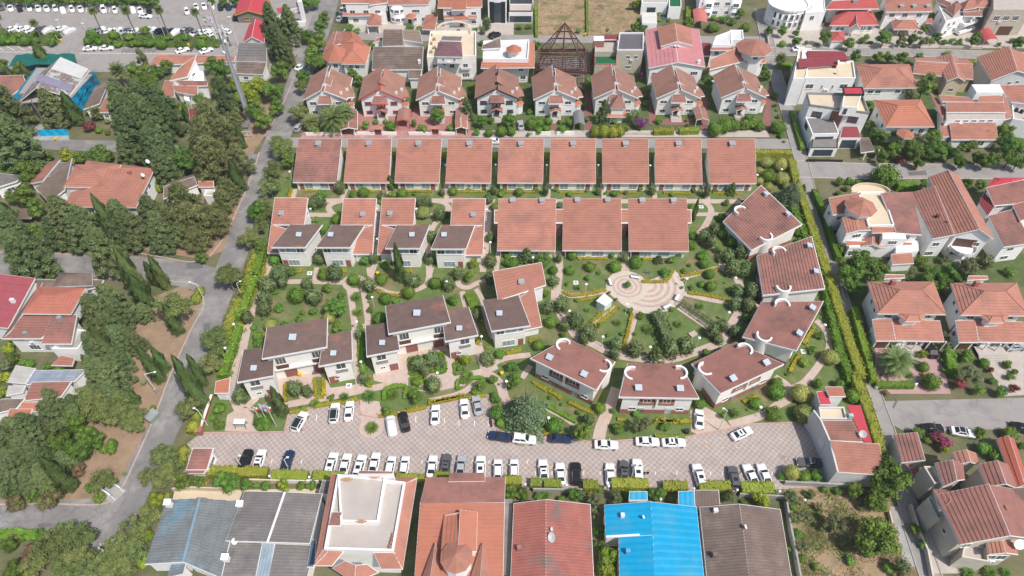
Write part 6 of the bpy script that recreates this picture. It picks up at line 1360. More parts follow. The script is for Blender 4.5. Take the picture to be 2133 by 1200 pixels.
V['dark']=[conif(60,2.7,LM['dark'],95,.125,.2,.14,.28,.9) for _ in range(3)]
V['cas']=[conif(46,2.2,LM['cas'],100,.12,.18,.15,.29,-.4,.2,.45) for _ in range(2)]
V['pine']=[lumps_mesh('crown',*crown_pts(16,.42,1.2,.74,.22,.36),120,.07,LM['pine'],.35,.5,.4,.55,.75) for _ in range(3)]
def column_mesh(m,n=2200,size=.2,prof=lambda t: (math.sin(math.pi*min(1,t*.62+.38))**.75)*(1 if t < .97 else .6)):
    t=rng.random(n)**.9;a=rng.random(n)*2*np.pi;lobe=.92+.20*np.sin(3*a+11*t)+.16*np.sin(5*a - 23*t);r_=np.array([prof(x) for x in t])*lobe*(1.05 - .30*rng.random(n))
    P=np.stack([r_*np.cos(a),r_*np.sin(a),.03+.97*t],-1);N=np.stack([np.cos(a),np.sin(a),.12+.1*rng.random(n)],-1)+.5*rnd_dir(n)*np.array([1,1,.15]);N/=np.linalg.norm(N,axis=1,keepdims=True)
    up=np.tile(np.array([0,0,1.0]),(n,1));s_=np.cross(N,up);s_/=np.linalg.norm(s_,axis=1,keepdims=True)+1e-9
    S=size*(.6+.7*rng.random(n));z_=np.array([0,0,1.0])
    Q=np.stack([P - z_*.02,P+s_*S[:,None]*.5,P+z_*(.045+.03*rng.random(n))[:,None]+.05*N,P - s_*S[:,None]*.5],1)
    K=[]
    zz=np.linspace(.02,.98,13);aa=np.linspace(0,2*np.pi,11)
    for i in range(12):
        for j in range(10):
            K.append([[.66*prof(z)*math.cos(b),.66*prof(z)*math.sin(b),z] for z,b in ((zz[i],aa[j]),(zz[i],aa[j+1]),(zz[i+1],aa[j+1]),(zz[i+1],aa[j]))])
    K=np.array(K)
    tone=np.concatenate([.35+.25*np.sin(3*a+9*t)+.35*(rng.random(n) - .5)+.1,np.full(len(K),.25)])
    return quad_mesh('crown',np.concatenate([Q,K]),tone,m)
V['cyp']=[column_mesh(LM['cyp']) for _ in range(3)]
def shell(zc,rz,n,size,m,asp=.6,jit=.05,lump=.06,core=.9,lo=-.8,flower=None,ff=0):
    d=rnd_dir(n);d=d[d[:,2] > lo];n=len(d)
    ph=rng.random(3)*6;k=1+lump*(np.sin(d[:,0]*5+ph[0])+np.sin(d[:,1]*6+ph[1])+np.sin(d[:,2]*7+ph[2]))/1.5+jit*rng.normal(size=n)
    P=d*k[:,None]*np.array([1,1,rz])+np.array([0,0,zc]);N=d+.45*rnd_dir(n);N/=np.linalg.norm(N,axis=1,keepdims=True)
    K=sphere_quads((0,0,zc),np.array([core,core,core*rz]),12,8);tone=.5+.35*np.sin(d[:,0]*4+ph[0])*np.sin(d[:,1]*5+ph[2])*.8+.5*(rng.random(n) - .5)
    Q=np.concatenate([leaves(P,N,size*(.7+.6*rng.random(n)),asp),K]);T=np.concatenate([tone,np.full(len(K),.2)])
    return quad_mesh('shrub',Q,T,[m,flower] if flower else m,np.concatenate([(rng.random(n) < ff).astype(int),np.zeros(len(K),int)]) if flower else None)
V['ball']=[shell(.9,.85,900,.11,LM['ball'],jit=.09,lump=.12) for _ in range(3)]+[lumps_mesh('shrub',*crown_pts(9,.5,.85,.5,.32,.5),120,.10,LM['broad']),lumps_mesh('shrub',*crown_pts(8,.55,.9,.45,.34,.52),120,.11,LM['ball'])]
V['yball']=[shell(.95,.82,950,.095,LM['yball'],jit=.03,lump=.03) for _ in range(2)]
V['ygball']=[shell(.85,.9,850,.11,LM['goldhedge'],jit=.06) for _ in range(2)]
V['oval']=[shell(1.28,1.3,600,.17,LM['oval'],.5,.11,.12,.78,-.95) for _ in range(4)]
V['shrub']=[lumps_mesh('shrub',*crown_pts(6,.35,.62,.55,.34,.5),110,.13,LM['ball']) for _ in range(3)]
V['oshrub']=[lumps_mesh('shrub',*crown_pts(6,.35,.62,.55,.34,.5),110,.12,LM['olive'],.4) for _ in range(2)]
V['goldshrub']=[lumps_mesh('shrub',*crown_pts(5,.3,.55,.5,.34,.5),100,.13,LM['gold'])]
for nm in ('magenta','purple','crimson'): V[nm]=[lumps_mesh('shrub',*crown_pts(9,.5,.8,.62,.26,.42),120,.10,LM['broad'],flower=LM[nm],ff=.78)]
V['spruce']=[conif(26,2.4,LM['dark'] if k else LM['cyp'],80,.10,.35,.2,.3,-.1,.08,.6) for k in range(2)]
V['agave']=[palm_mesh('rosette',18,1.0,.09,LM['cedar'],(1.2,.2),.5)]
V['cycad']=[palm_mesh('rosette',46,1.0,.12,LM['cycad'],(1.25,.15),1.1,.25) for _ in range(2)]
V['date']=[palm_mesh('crown',60,1.0,.16,LM['palm'],(1.35,-.25),1.35) for _ in range(2)]
V['fan']=[palm_mesh('crown',40,.9,.30,LM['palm'],(1.35,-.6),.7) for _ in range(2)]
def cedar_mesh():
    Q,T=[],[]
    for lv in range(9):
        t=lv/8;L=1.0*(1 - t)**.8+.12;z=.18+1.35*t;nb=8 - lv//3
        for b in range(nb):
            a=2*math.pi*b/nb+lv*.7+.3*rng.random();L2=L*(.8+.35*rng.random())
            n=int(110*L2)+14;s_=rng.random(n)**.7;wd=.17*(1 - .65*s_)+.03
            P=np.stack([s_*L2*math.cos(a),s_*L2*math.sin(a),z+.15*s_ - .36*s_**2],-1)+rng.normal(size=(n,3))*wd[:,None]*np.array([1,1,.35])
            N=rnd_dir(n)*.8+np.array([0,0,.8]);N/=np.linalg.norm(N,axis=1,keepdims=True)
            Q.append(leaves(P,N,.062*(.7+.7*rng.random(n)),.35));T.append(.3+.4*rng.random()+.3*(rng.random(n) - .5))
    return quad_mesh('crown',np.concatenate(Q),np.concatenate(T),LM['cedar'])
V['cedar']=[cedar_mesh()]
TR={'std': trunk_mesh(1.1,.055),'con': trunk_mesh(2.2,.05,4,.35),'pine': trunk_mesh(1.25,.05,7,.6,mat('bark_pale',(.24,.19,.15),.9,.15,2))}
KIND={
 'broad': ('std',1.15,'broadleaf_tree','tree','leafy green tree','leafy trees'),'bright': ('std',1.15,'broadleaf_tree','tree','bright green leafy tree','leafy trees'),
 'yg': ('std',.95,'leafy_tree','tree','yellow-green bushy tree','yellow-green trees'),'olive': ('std',1.1,'olive_tree','tree','grey-green olive-like tree','grey-green trees'),'brown': ('std',.9,'dry_tree','tree','browned dry bush','dry bushes'),
 'oleander': ('std',.75,'oleander_bush','bush','pink-flowered oleander bush','oleanders'),'dark': ('con',1.25,'conifer_tree','tree','dark broad conifer','dark conifers'),'cas': ('con',1.1,'casuarina_tree','tree','feathery pale casuarina tree','casuarinas'),
 'pine': ('pine',1.2,'pine_tree','tree','open-crowned pine','roadside pines'),'ball': (None,.9,'round_shrub','shrub','round clipped shrub','round shrubs'),'yball': (None,.95,'topiary_ball','topiary','pale yellow topiary ball','yellow topiary balls'),
 'ygball': (None,.85,'golden_shrub','shrub','yellow-green rounded shrub','yellow-green shrubs'),'oval': (None,1.28,'oval_shrub','shrub','dark upright oval shrub','oval magnolia shrubs'),'shrub': (None,.62,'loose_shrub','shrub','loose green shrub','loose shrubs'),
 'oshrub': (None,.62,'grey_shrub','shrub','grey-green loose shrub','grey-green shrubs'),'goldshrub': (None,.55,'golden_shrub','shrub','small golden shrub','golden shrubs'),'magenta': (None,.8,'bougainvillea','shrub','magenta bougainvillea','bougainvilleas'),'purple': (None,.8,'bougainvillea','shrub','purple bougainvillea','bougainvilleas'),'crimson': (None,.8,'bougainvillea','shrub','crimson bougainvillea','bougainvilleas'),
 'spruce': ('con',1.1,'spruce_tree','tree','small pointed spruce','spruces'),'agave': (None,.3,'agave_plant','plant','blue-grey agave rosette','agaves'),'cycad': (None,.4,'cycad_plant','plant','spiky cycad rosette','cycads'),'cedar': ('con',.7,'cedar_tree','tree','large blue-grey cedar','cedars')}
cnt={}
def plant(kind,r,lst):
    tr,zc,name,cat,look,grp=KIND[kind]
    for q in lst:
        x,y,rad=q[:3];zs=q[3] if len(q) > 3 else 1.0
        rad*=1.16 if kind in ('dark','cas','pine','broad','bright','olive','yg') else 1.04
        s=rad/scale_at(r,x,y,2)
        p=at(r,x,y,zc*s*zs);s=rad/scale_at(r,x,y,zc*s*zs);p=at(r,x,y,zc*s*zs);p.z=-.02
        i=cnt.get(kind,0);cnt[kind]=i+1;me=V[kind][i % len(V[kind])]
        rot=rng.random()*6.28;zs*=.88+.26*rng.random();sx=s*(.9+.18*rng.random());sy=s*(.94+.16*rng.random())
        if tr:
            o=link(name,None,None,p,rot,(sx,sy,s*zs));link('trunk',TR[tr],o);link('crown',me,o)
        else:
            o=link(name,me,None,p,rot,(sx,sy,s*zs))
        later(o,look,cat,grp,(p.x,p.y,zc*s*zs))
def cypress(r,lst):
    for bx,by,tx,ty,rad in lst:
        p=at(r,bx,by);py=px(r,tx,ty)[1];h=1.0
        while h < 30 and to_px((p.x,p.y,h))[1] > py: h+=.1
        s=rad/scale_at(r,bx,by,h/2);i=cnt.get('cyp',0);cnt['cyp']=i+1
        o=link('cypress_tree',None,None,p,rng.random()*6.28,(s,s,h));link('crown',V['cyp'][i % 3],o)
        t=MB();t.tube((0,0,-.02),(0,0,.12),.15,n=6);t.build('trunk',BARK,o)
        later(o,'tall narrow dark cypress','tree','columnar cypresses',(p.x,p.y,h/2))
def palm(kind,r,hx,hy,bx,by,rad,look,grp='fan palms'):
    p=at(r,bx,by);py=px(r,hx,hy)[1];h=.5
    while h < 30 and to_px((p.x,p.y,h))[1] > py: h+=.1
    s=rad/scale_at(r,hx,hy,h);q=at(r,hx,hy,h)
    o=link('palm_tree',None,None,p);top=Vector((q.x - p.x,q.y - p.y,h))
    if top.xy.length > h*.2: top.xy*=h*.2/top.xy.length
    t=MB();t.tube((0,0,-.1),top*.5,.26*min(1.6,s*.4+.3),.2,8);t.tube(top*.5,top,.2,.17,8);t.build('trunk',PBARK,o)
    link('crown',V[kind][cnt.setdefault(kind,0) % 2],o,top,rng.random()*6,(s,s,s));cnt[kind]+=1
    later(o,look,'palm',grp,(p.x,p.y,h))
def hedge(r,pts_,w,h,m,look,name='hedge',cat='hedge',dens=9,size=.2,top=True,lump=.08,grp=None,smooth=True):
    P=[at(*q,h) if isinstance(q[0],str) else at(r,*q,h) for q in pts_];P=[Vector((p.x,p.y,0)) for p in P]
    if len(P) > 2 and smooth: P=smooth_line(P,4)
    Q,T=[],[];mid=P[len(P)//2]
    rw=np.array([[-w/2,0],[-w/2*.98,h*.9],[-w/2*.8,h],[w/2*.8,h],[w/2*.98,h*.9],[w/2,0]])
    for i in range(len(P) - 1):
        a,b=P[i] - mid,P[i+1] - mid;L=(b - a).length
        if L < .01: continue
        d=np.array((b - a)/L);n=np.array([-d[1],d[0],0])
        f= lambda t,u,z: np.array(a)+d*t+n*u+np.array([0,0,z])
        k=.93
        for j in range(5): Q.append(np.array([[f(0,rw[j][0]*k,rw[j][1]*k),f(L,rw[j][0]*k,rw[j][1]*k),f(L,rw[j+1][0]*k,rw[j+1][1]*k),f(0,rw[j+1][0]*k,rw[j+1][1]*k)]]));T.append(np.full(1,.3))
        for t_ in ([0] if i==0 else [])+([L] if i==len(P) - 2 else []): Q.append(np.array([[f(t_,-w/2*k,0),f(t_,w/2*k,0),f(t_,w/2*k,h*k),f(t_,-w/2*k,h*k)]]));T.append(np.full(1,.3))
        cnt_=int(L*(w+2*h)*dens)+3
        u=rng.random(cnt_)*(w+2*h);t=rng.random(cnt_)*L
        uu=np.where(u < w,u - w/2,np.where(u < w+h,-w/2,w/2));zz=np.where(u < w,h,np.where(u < w+h,u - w,u - w - h));zz=np.maximum(zz,.05)
        N=np.where((u < w)[:,None],np.array([0,0,1.0]),np.where((u < w+h)[:,None],-n,n))+.6*rnd_dir(cnt_);N/=np.linalg.norm(N,axis=1,keepdims=True)
        X=np.array(a)+np.outer(t,d)+np.outer(uu,n);X[:,2]+=zz;gx=X[:,0]+mid.x;gy=X[:,1]+mid.y
        bump=lump*(np.sin(gx*2.1+gy)+np.sin(gy*2.7 - gx*1.3));X+=N*bump[:,None]+rng.normal(size=X.shape)*lump*.5
        Q.append(leaves(X,N,size*(.6+.7*rng.random(cnt_)),.6));T.append(.5+.25*np.sin(gx*1.3)*np.cos(gy*1.7)+.5*(rng.random(cnt_) - .5))
    o=link(name,quad_mesh(name,np.concatenate(Q),np.concatenate(T),LM[m]),None,mid)
    if look[0]=='=': tag(o,look[1:],cat,grp)
    else: later(o,look,cat,grp or 'hedges',(mid.x,mid.y,h))
    return o

# ------------------------------------------------------------------ planting
cypress('A1',[(372,520,265,330,48),(150,725,85,545,40),(250,660,205,510,36),(640,1000,495,750,58),(1530,985,1450,835,26),(1965,1195,1900,1020,32)])
cypress('A2',[(300,545,265,360,36)])
cypress('B1',[(1170,1240,885,850,72),(1345,1160,1192,905,46),(1265,1130,1165,955,36),(1945,380,1868,140,58),(960,780,808,415,58),(1150,610,1085,470,40),(120,660,10,470,70)])
cypress('C1',[(1300,790,1215,512,50),(1345,705,1295,520,44),(1640,985,1462,600,66),(1650,815,1520,580,42),(950,640,700,345,58),(1035,570,935,360,42),(800,760,668,588,48),(1112,965,1020,872,38),(1452,400,1280,180,52),(1200,190,900,-60,70)])
cypress('D1',[(592,492,370,250,66)])
cypress('B2',[(1185,1215,1160,925,42),(1105,485,1098,372,28)])
cypress('B3',[(1714,735,1730,560,20)])
cypress('C2',[(625,1175,575,960,48)])
plant('dark','A1',[(70,900,140),(100,1130,165),(430,890,110),(950,760,95),(1010,890,140),(1150,830,140),(1290,840,120),(1060,1010,135),(1200,1010,145),(1330,970,115),(1110,1130,140),(1250,1130,120),(1830,830,95,1.2)])
plant('cas','A1',[(1700,1010,140),(1820,1090,120),(1640,1110,120),(1900,980,75)])
plant('broad','A1',[(1080,580,80),(1180,640,95),(1260,570,65),(1350,535,55),(1460,520,40),(1690,500,75),(1780,570,95),(1630,825,80),(1400,850,55),(20,530,60),(160,560,60),(1220,700,70),(1110,690,60),(2060,900,70)])
plant('yg','A1',[(1760,710,75),(2000,700,95),(2050,790,75),(1490,870,45),(1880,690,60),(1940,780,60)])
plant('olive','A1',[(1145,480,55,1.6),(1120,420,35,1.5)])
for a in [(745,88,840,295,45),(1010,85,1105,295,50),(1278,80,1372,312,48),(1570,95,1655,322,46),(270,185,335,312,44),(-30,130,45,300,46)]: palm('fan','A1',*a,'tall slender fan palm')
palm('fan','A1',945,565,1022,705,82,'stout fan palm');palm('fan','A1',780,905,795,965,65,'low bushy fan palm')
plant('ball','A1',[(20,260,35),(20,322,40),(205,322,45),(410,325,52),(455,278,42),(745,287,45),(705,335,30),(915,285,34),(1440,347,48),(1640,302,40),(1625,358,42),(1300,352,45),(795,1050,25),(865,1062,34)])
plant('shrub','A1',[(100,325,50),(300,330,45),(1040,300,45),(1170,250,48),(880,345,38),(1200,345,60),(1060,350,42),(1500,305,40),(950,355,45),(1370,300,40),(870,980,30),(1120,350,45),(800,330,40),(150,290,40),(1750,365,30)])
plant('broad','A1',[(60+85*i,-12+8*(i % 3),50) for i in range(15)]+[(1700,5,40),(1800,10,40),(1890,0,50)])
plant('magenta','A1',[(730,1015,62)])
plant('dark','A2',[(145,215,82,1.2),(185,340,95,1.1),(290,225,85,1.1),(235,440,80,1.1)])
plant('broad','A2',[(500,330,95),(530,225,60),(480,460,105),(200,570,85),(400,620,68),(150,725,95),(170,860,75),(60,960,95),(430,290,55),(560,140,50),(410,30,60),(470,10,55),(1480,935,75,.8),(1830,975,55),(2045,975,62),(790,595,50),(850,650,45)])
plant('yg','A2',[(30,700,78),(-20,780,70)])
plant('pine','A2',[(340,890,95),(175,1165,85),(250,1160,65),(380,690,60)])
palm('date','A2',640,955,650,1050,150,'big date palm','date palms');palm('date','A2',730,900,735,1010,90,'smaller date palm','date palms');palm('date','A2',455,985,460,1050,90,'bushy low date palm','date palms')
plant('ball','A2',[(900,1005,44),(1097,1012,38),(978,982,20),(1055,982,18),(1282,992,33,1.3),(1790,1062,40),(1890,1072,32),(1990,1062,40),(2070,1062,34),(1912,972,36),(1120,1045,25)])
plant('shrub','A2',[(1360,1040,48),(1580,1035,42),(1635,930,40),(1700,1055,38),(760,222,55),(820,252,42),(1250,222,42),(1320,232,34),(1480,212,22),(1780,242,28),(1745,692,38),(940,365,36),(1830,345,34),(1310,745,45),(1300,820,40),(860,740,35),(1560,290,30),(1640,260,28),(1740,760,35),(500,1060,35),(830,1030,30),(1600,1010,35)])
plant('oval','A2',[(1870,195,30,1.3),(1840,250,22)])
plant('spruce','A2',[(1712,900,62,1.2)])
plant('ball','A3',[(180,1005,44),(248,985,40),(320,978,30),(405,978,24),(485,985,44),(240,1050,32),(430,1042,34),(300,1035,30),(25,1062,30),(160,1082,26),(1640,222,38),(1672,222,30),(1910,217,34),(1440,1007,22),(1435,968,20),(1660,1045,58),(1740,1012,58),(1812,1005,52),(1900,1000,58),(1965,992,60),(2022,1015,42),(1930,955,36)])
plant('broad','A3',[(225,355,38),(20,965,45),(1450,185,55),(1610,655,52),(1870,105,38),(1010,225,42),(1085,235,38),(1000,30,40),(2075,605,40),(650,700,45)])
plant('yg','A3',[(640,650,45),(1045,30,45),(840,540,36)])
plant('ygball','A3',[(692,1062,40,1.3),(765,1062,42,1.3),(835,1060,46,1.2),(892,1052,42,1.3)])
plant('spruce','A3',[(758,915,62,1.35)])
plant('purple','A3',[(1065,992,72),(1065,625,26,2.2)])
plant('olive','A3',[(1010,930,68)])
plant('shrub','A3',[(850,978,34),(950,1035,40),(1210,978,40),(1110,832,40),(1100,780,30),(1735,155,48),(1655,145,36),(90,218,34),(160,212,34),(1210,105,24),(1290,105,28),(2070,542,28),(200,700,45),(175,830,36),(170,900,34),(1150,720,32),(1640,730,30),(610,850,30),(1215,160,24),(1290,160,24),(1050,190,30),(630,960,35),(1800,180,40),(800,240,20),(560,250,28)])
plant('broad','A4',[(50,245,42),(155,255,42),(270,330,42),(265,262,34),(500,305,58),(690,350,48),(985,290,78),(1700,330,48),(2060,350,58),(740,458,54),(930,455,50),(1010,470,44),(1115,460,58),(1250,470,48),(1370,135,38),(940,130,48),(1305,225,36),(1720,290,38)])
plant('olive','A4',[(1110,312,58),(1290,322,58),(1180,752,60),(1230,1105,58),(1030,1080,58)])
plant('bright','A4',[(1200,310,54),(1400,292,44),(900,1085,60)])
plant('shrub','A4',[(800,322,44),(1350,335,42),(1460,342,38),(1520,332,34),(1580,345,38),(2010,322,38),(95,770,38),(95,850,20),(110,885,18),(125,942,24),(140,1092,32),(170,1140,18),(20,585,38),(30,625,32),(430,358,24),(860,832,38),(880,905,38),(840,300,32),(1650,200,30),(860,345,30),(1140,360,30)])
plant('ball','A4',[(155,352,28),(350,345,22),(1900,357,24),(120,1022,54)])
plant('cycad','A4',[(1490,435,44)])
palm('fan','A4',125,470,130,560,58,'short fan palm')
plant('broad','A4',[(1310,690,95,1.15),(870,1005,50),(960,1112,58),(1060,1162,58),(1200,1162,68),(1375,1105,68),(1385,1182,66),(1455,1172,56),(1690,1165,48),(1600,1185,46),(1960,1050,80),(1970,1145,78),(2055,1175,58)])
plant('olive','A4',[(1800,1095,58)])
plant('bright','B4',[(1120,95,45),(1320,62,66),(1450,55,58),(1590,60,55),(1660,118,52),(1770,92,46),(1880,105,46)])
plant('broad','B4',[(1210,42,58),(1385,45,55),(1530,55,58),(1830,112,62),(2000,82,76),(2045,122,56),(1110,52,38),(1370,122,46),(1700,268,44),(1800,272,46),(1410,268,34),(1000,805,125),(900,895,88),(1080,860,85),(940,965,66),(1600,872,76),(1500,895,66),(1430,922,66),(1540,935,58),(1700,885,56),(1250,905,48),(1500,965,46)])
plant('magenta','B4',[(1242,98,44)])
plant('ball','B4',[(1145,225,86,1.0),(360,212,44),(20,715,30),(30,782,28),(120,662,38),(55,602,34),(20,560,32),(100,990,25),(75,392,27),(45,492,32)])
plant('yball','B4',[(345,122,40),(440,142,46),(452,226,48),(358,287,36),(300,247,28),(296,182,25),(480,285,30)])
plant('cedar','B4',[(510,350,100)])
plant('spruce','B4',[(105,310,34)])
plant('olive','B4',[(1690,835,105),(1330,895,56),(1550,775,38),(1580,1000,38)])
plant('shrub','B4',[(840,255,38,1.3),(905,250,34,1.3),(965,268,32,1.2),(830,332,24),(880,302,28),(1390,795,46,1.3),(1425,842,38),(1990,865,46),(1390,955,46),(560,600,40),(620,560,35),(570,660,36),(1100,940,40)])
plant('oval','B4',[(85,755,36),(180,722,40),(110,842,40),(205,838,36),(150,990,38),(238,1000,42),(130,1082,36),(222,1092,42),(1830,790,40)])
plant('yg','B4',[(840,705,38)])
plant('spruce','B4',[(590,300,30)])
palm('date','C5',560,862,545,950,175,'big garden date palm','date palms')
plant('ball','C5',[(820,920,42),(890,1052,74),(1320,1122,72),(1510,1142,68),(1360,882,42)])
plant('yg','C5',[(810,805,54)])
plant('shrub','C5',[(1210,832,78),(350,622,55),(320,700,40),(1560,892,56),(1620,965,46),(1440,1042,48),(735,870,30),(1000,940,40),(1590,1010,46),(340,760,40),(990,860,36)])
plant('goldshrub','C5',[(775,880,28),(810,990,26),(455,990,22),(580,985,22)])
plant('purple','C5',[(1130,642,78)]);plant('crimson','C5',[(1145,1082,82),(1420,952,38),(1625,1112,55)])
plant('olive','C5',[(1010,635,55),(1032,718,48),(1240,985,105)])
plant('cycad','C5',[(690,990,46)])
plant('brown','C5',[(490,1150,46,.7)])
plant('shrub','D4',[(1700,640,1)][0:0]+[(1040,862,44),(1260,1012,46),(1400,975,28),(1500,985,32),(60,992,56),(150,1062,42),(730,1075,34)])
plant('ball','D4',[(995,180,60),(1000,108,44),(1330,105,60),(1500,112,52),(1620,212,58),(975,355,56),(835,272,48),(665,347,54),(572,372,44),(380,277,44),(1220,862,44),(1312,852,44),(100,450,48)])
plant('yball','D4',[(1190,192,74),(1230,352,80),(1120,832,64)])
plant('olive','D4',[(1100,1032,58),(620,1022,66)])
plant('broad','D4',[(1900,890,165,.9),(1800,1062,105),(1640,965,76)])
plant('yg','D4',[(870,1055,78)])
plant('yball','C4',[(1470,812,76)])
plant('ball','C4',[(1305,747,58),(345,47,42),(275,142,30),(365,162,46),(530,192,30)])
plant('shrub','C4',[(1370,622,56),(1230,862,66),(1070,972,28),(700,445,66),(330,775,66,1.2)])
plant('oval','C4',[(605,190,42),(728,210,54),(592,312,46),(712,330,50),(580,575,48),(465,522,48),(375,580,58),(430,652,42),(120,702,62),(660,32,48)])
plant('cycad','C4',[(255,350,40),(55,512,42),(430,455,16)])
plant('oval','C3',[(740,425,48),(850,400,58),(790,212,38),(870,580,38),(960,532,56),(1075,622,58),(1025,682,40),(1285,722,48),(1275,802,42),(1440,765,54),(1725,765,62),(1850,735,58),(280,190,46),(165,482,42),(250,832,52)])
plant('ball','C3',[(725,320,40),(765,547,44),(665,730,42),(785,130,34),(865,648,36),(1160,567,30),(920,127,34),(1080,97,42),(1280,97,44),(1060,182,36),(1455,72,48),(1995,77,36),(2045,162,36),(2050,257,38),(1880,87,20),(100,182,52),(350,800,38)])
plant('cycad','C3',[(1060,447,32),(1300,552,42),(1550,602,55),(1790,562,40),(1965,417,40),(975,267,34),(1980,237,30)])
plant('agave','C3',[(1545,138,38)])
plant('shrub','C3',[(1380,248,32,1.5),(1690,152,52),(1745,42,44),(1835,132,28),(450,902,66),(470,1002,80),(160,1092,56),(310,1152,46),(980,367,30),(1150,150,22),(890,240,20),(310,1000,42,1.3),(60,1020,40),(1900,270,28),(1340,640,26),(1440,640,24),(1220,650,24),(1100,690,26),(1490,500,40),(1400,455,36),(1740,445,30)])
plant('yg','C3',[(80,842,62)])
plant('goldshrub','C3',[(210,530,26),(225,600,26),(255,750,24),(288,885,22)])
plant('spruce','C3',[(1610,820,78,.9)])
plant('cycad','C3',[(90,980,58)])
plant('cedar','D3',[(840,345,192)]);plant('pine','D1',[(770,1030,75),(900,940,70)])
plant('pine','C1',[(980,930,100),(860,870,110),(1000,1080,105),(800,1060,105)]);plant('dark','D1',[(330,260,115),(385,400,105),(250,430,105),(560,290,85)]);plant('broad','D1',[(540,230,90),(700,60,85)]);plant('pine','D1',[(900,1090,110),(350,1010,110)]);plant('dark','C1',[(900,400,110),(980,480,100),(760,520,90),(950,620,100),(900,900,90)])
plant('ball','D3',[(1065,450,58),(1430,312,42),(1540,332,38)])
plant('shrub','D3',[(590,340,72,1.5),(590,240,52),(640,430,60),(1580,482,62),(1960,462,56),(1730,362,46),(930,1022,46),(1110,1042,42),(1440,965,44),(1640,1012,46),(1250,350,28),(1120,280,24),(1030,230,26)])
plant('oval','D3',[(85,128,52),(1335,412,42)])
plant('olive','D3',[(1725,455,76),(1810,432,56),(1370,1042,66),(1560,1032,66),(1400,1150,66)])
plant('broad','D3',[(1285,512,86),(470,125,55),(570,82,40),(720,992,66),(1230,1002,66),(1890,992,76),(720,110,60)])
plant('bright','D3',[(812,1005,62)])
plant('cycad','D3',[(360,55,55),(990,1012,40)])
plant('broad','D7',[(1060,325,38),(1062,400,38)]);plant('yg','D7',[(1110,485,82),(1105,560,66)])
plant('broad','D2',[(50,792,78),(400,795,105),(170,795,56)]);plant('shrub','D2',[(560,805,66),(700,822,56),(990,822,46),(1080,825,52),(870,400,1)][0:4]+[(630,810,40)]);plant('yg','D2',[(860,822,64)]);plant('goldshrub','D2',[(230,802,36)])
plant('shrub','D2',[(340,200,62),(330,330,62),(290,270,40),(690,330,78,.8),(740,270,56),(650,270,50),(1000,195,30),(1240,110,36)])
plant('cycad','D2',[(1565,350,60)])
plant('pine','B2',[(225,150,95),(170,335,95),(120,455,95),(60,590,72),(100,690,76),(55,760,70),(50,890,60)])
plant('broad','B2',[(270,255,66),(140,390,60),(30,660,60),(40,960,50)])
plant('oval','B2',[(690,470,36,1.2),(470,592,42),(522,572,44),(1335,585,42),(1385,575,40),(1515,505,24),(1930,490,24,1.3),(1885,560,32),(960,1042,36),(1030,535,36),(1490,690,40),(1900,872,32),(1900,1062,44),(1415,1042,38),(1430,872,38),(520,1042,40),(225,1150,56),(1640,1165,45),(650,1150,46)])
plant('ball','B2',[(790,522,42),(880,507,40),(670,722,42),(560,797,40),(890,1062,52),(1060,1085,54),(1190,515,40),(1600,492,38),(1940,622,36),(1560,682,40),(310,1140,40),(560,1165,46),(160,1045,44)])
plant('shrub','B2',[(550,512,58),(1115,522,48),(495,727,34),(1990,525,34),(2040,1022,32),(2030,1075,46),(1020,580,34),(1290,515,26),(540,640,18),(1750,1160,45)])
plant('yg','B2',[(1770,1075,52)])
plant('yball','B2',[(1360,665,54)]);plant('cycad','B2',[(1425,605,26)]);plant('spruce','B2',[(1725,450,34)])
plant('spruce','B3',[(375,1015,58),(1440,1045,44,.8),(2030,485,42)])
plant('broad','B3',[(505,1045,66)])
plant('ball','B3',[(265,1072,46),(1055,1007,38),(890,1097,40),(1090,1102,46),(725,1132,38),(1255,1072,48),(1540,1052,42),(1600,1007,38),(1705,932,38),(1720,852,32),(1805,1082,38),(1915,967,42),(1985,592,32),(315,502,34),(745,1010,38),(1965,822,38),(1690,1092,20)])
plant('oval','B3',[(635,1040,28,1.1),(1165,1040,26,1.2),(1800,865,42),(1862,905,48),(1890,802,42),(1990,1022,46),(2040,1115,56),(60,562,30),(110,490,24,1.3),(530,495,24,1.4),(955,497,24,1.2),(1390,488,28,1.3),(1830,500,32,1.4),(640,612,30),(85,870,30),(85,1050,40)])
plant('shrub','B3',[(1795,1012,56),(40,472,28),(450,482,34),(180,502,38),(610,482,28),(725,522,34),(1090,512,44),(1290,477,28),(1550,522,28),(1725,492,28),(1900,497,24),(860,492,20),(1010,512,20),(200,1012,30),(910,1000,26),(1690,622,26),(1020,1010,22),(960,1150,25)])
plant('brown','B3',[(1175,505,26)])
plant('pine','C2',[(180,85,105),(55,560,105),(85,655,76),(40,725,56)])
plant('broad','C2',[(260,100,56),(1035,300,105,.9),(1690,1030,62)])
plant('oval','C2',[(480,130,56),(460,235,54),(460,315,54),(610,105,42),(580,42,50),(1030,42,54),(810,112,40),(865,228,56),(330,390,48),(1305,122,52),(1235,535,34),(1270,885,40),(270,1030,52),(720,962,54),(810,985,42),(1705,762,56),(1820,722,52),(1830,930,50),(1950,122,48),(1665,95,50)])
plant('ball','C2',[(970,152,54),(730,215,62),(1190,87,44),(1410,82,48),(1310,222,36),(1320,332,36),(1445,242,44),(1630,192,48),(1840,112,48),(1460,1142,58),(690,25,46),(950,52,42),(380,472,24),(1400,400,52)])
plant('cycad','C2',[(1200,232,46),(1220,352,50),(1310,1022,64),(1500,1012,56),(870,1085,50),(1110,1035,48)])
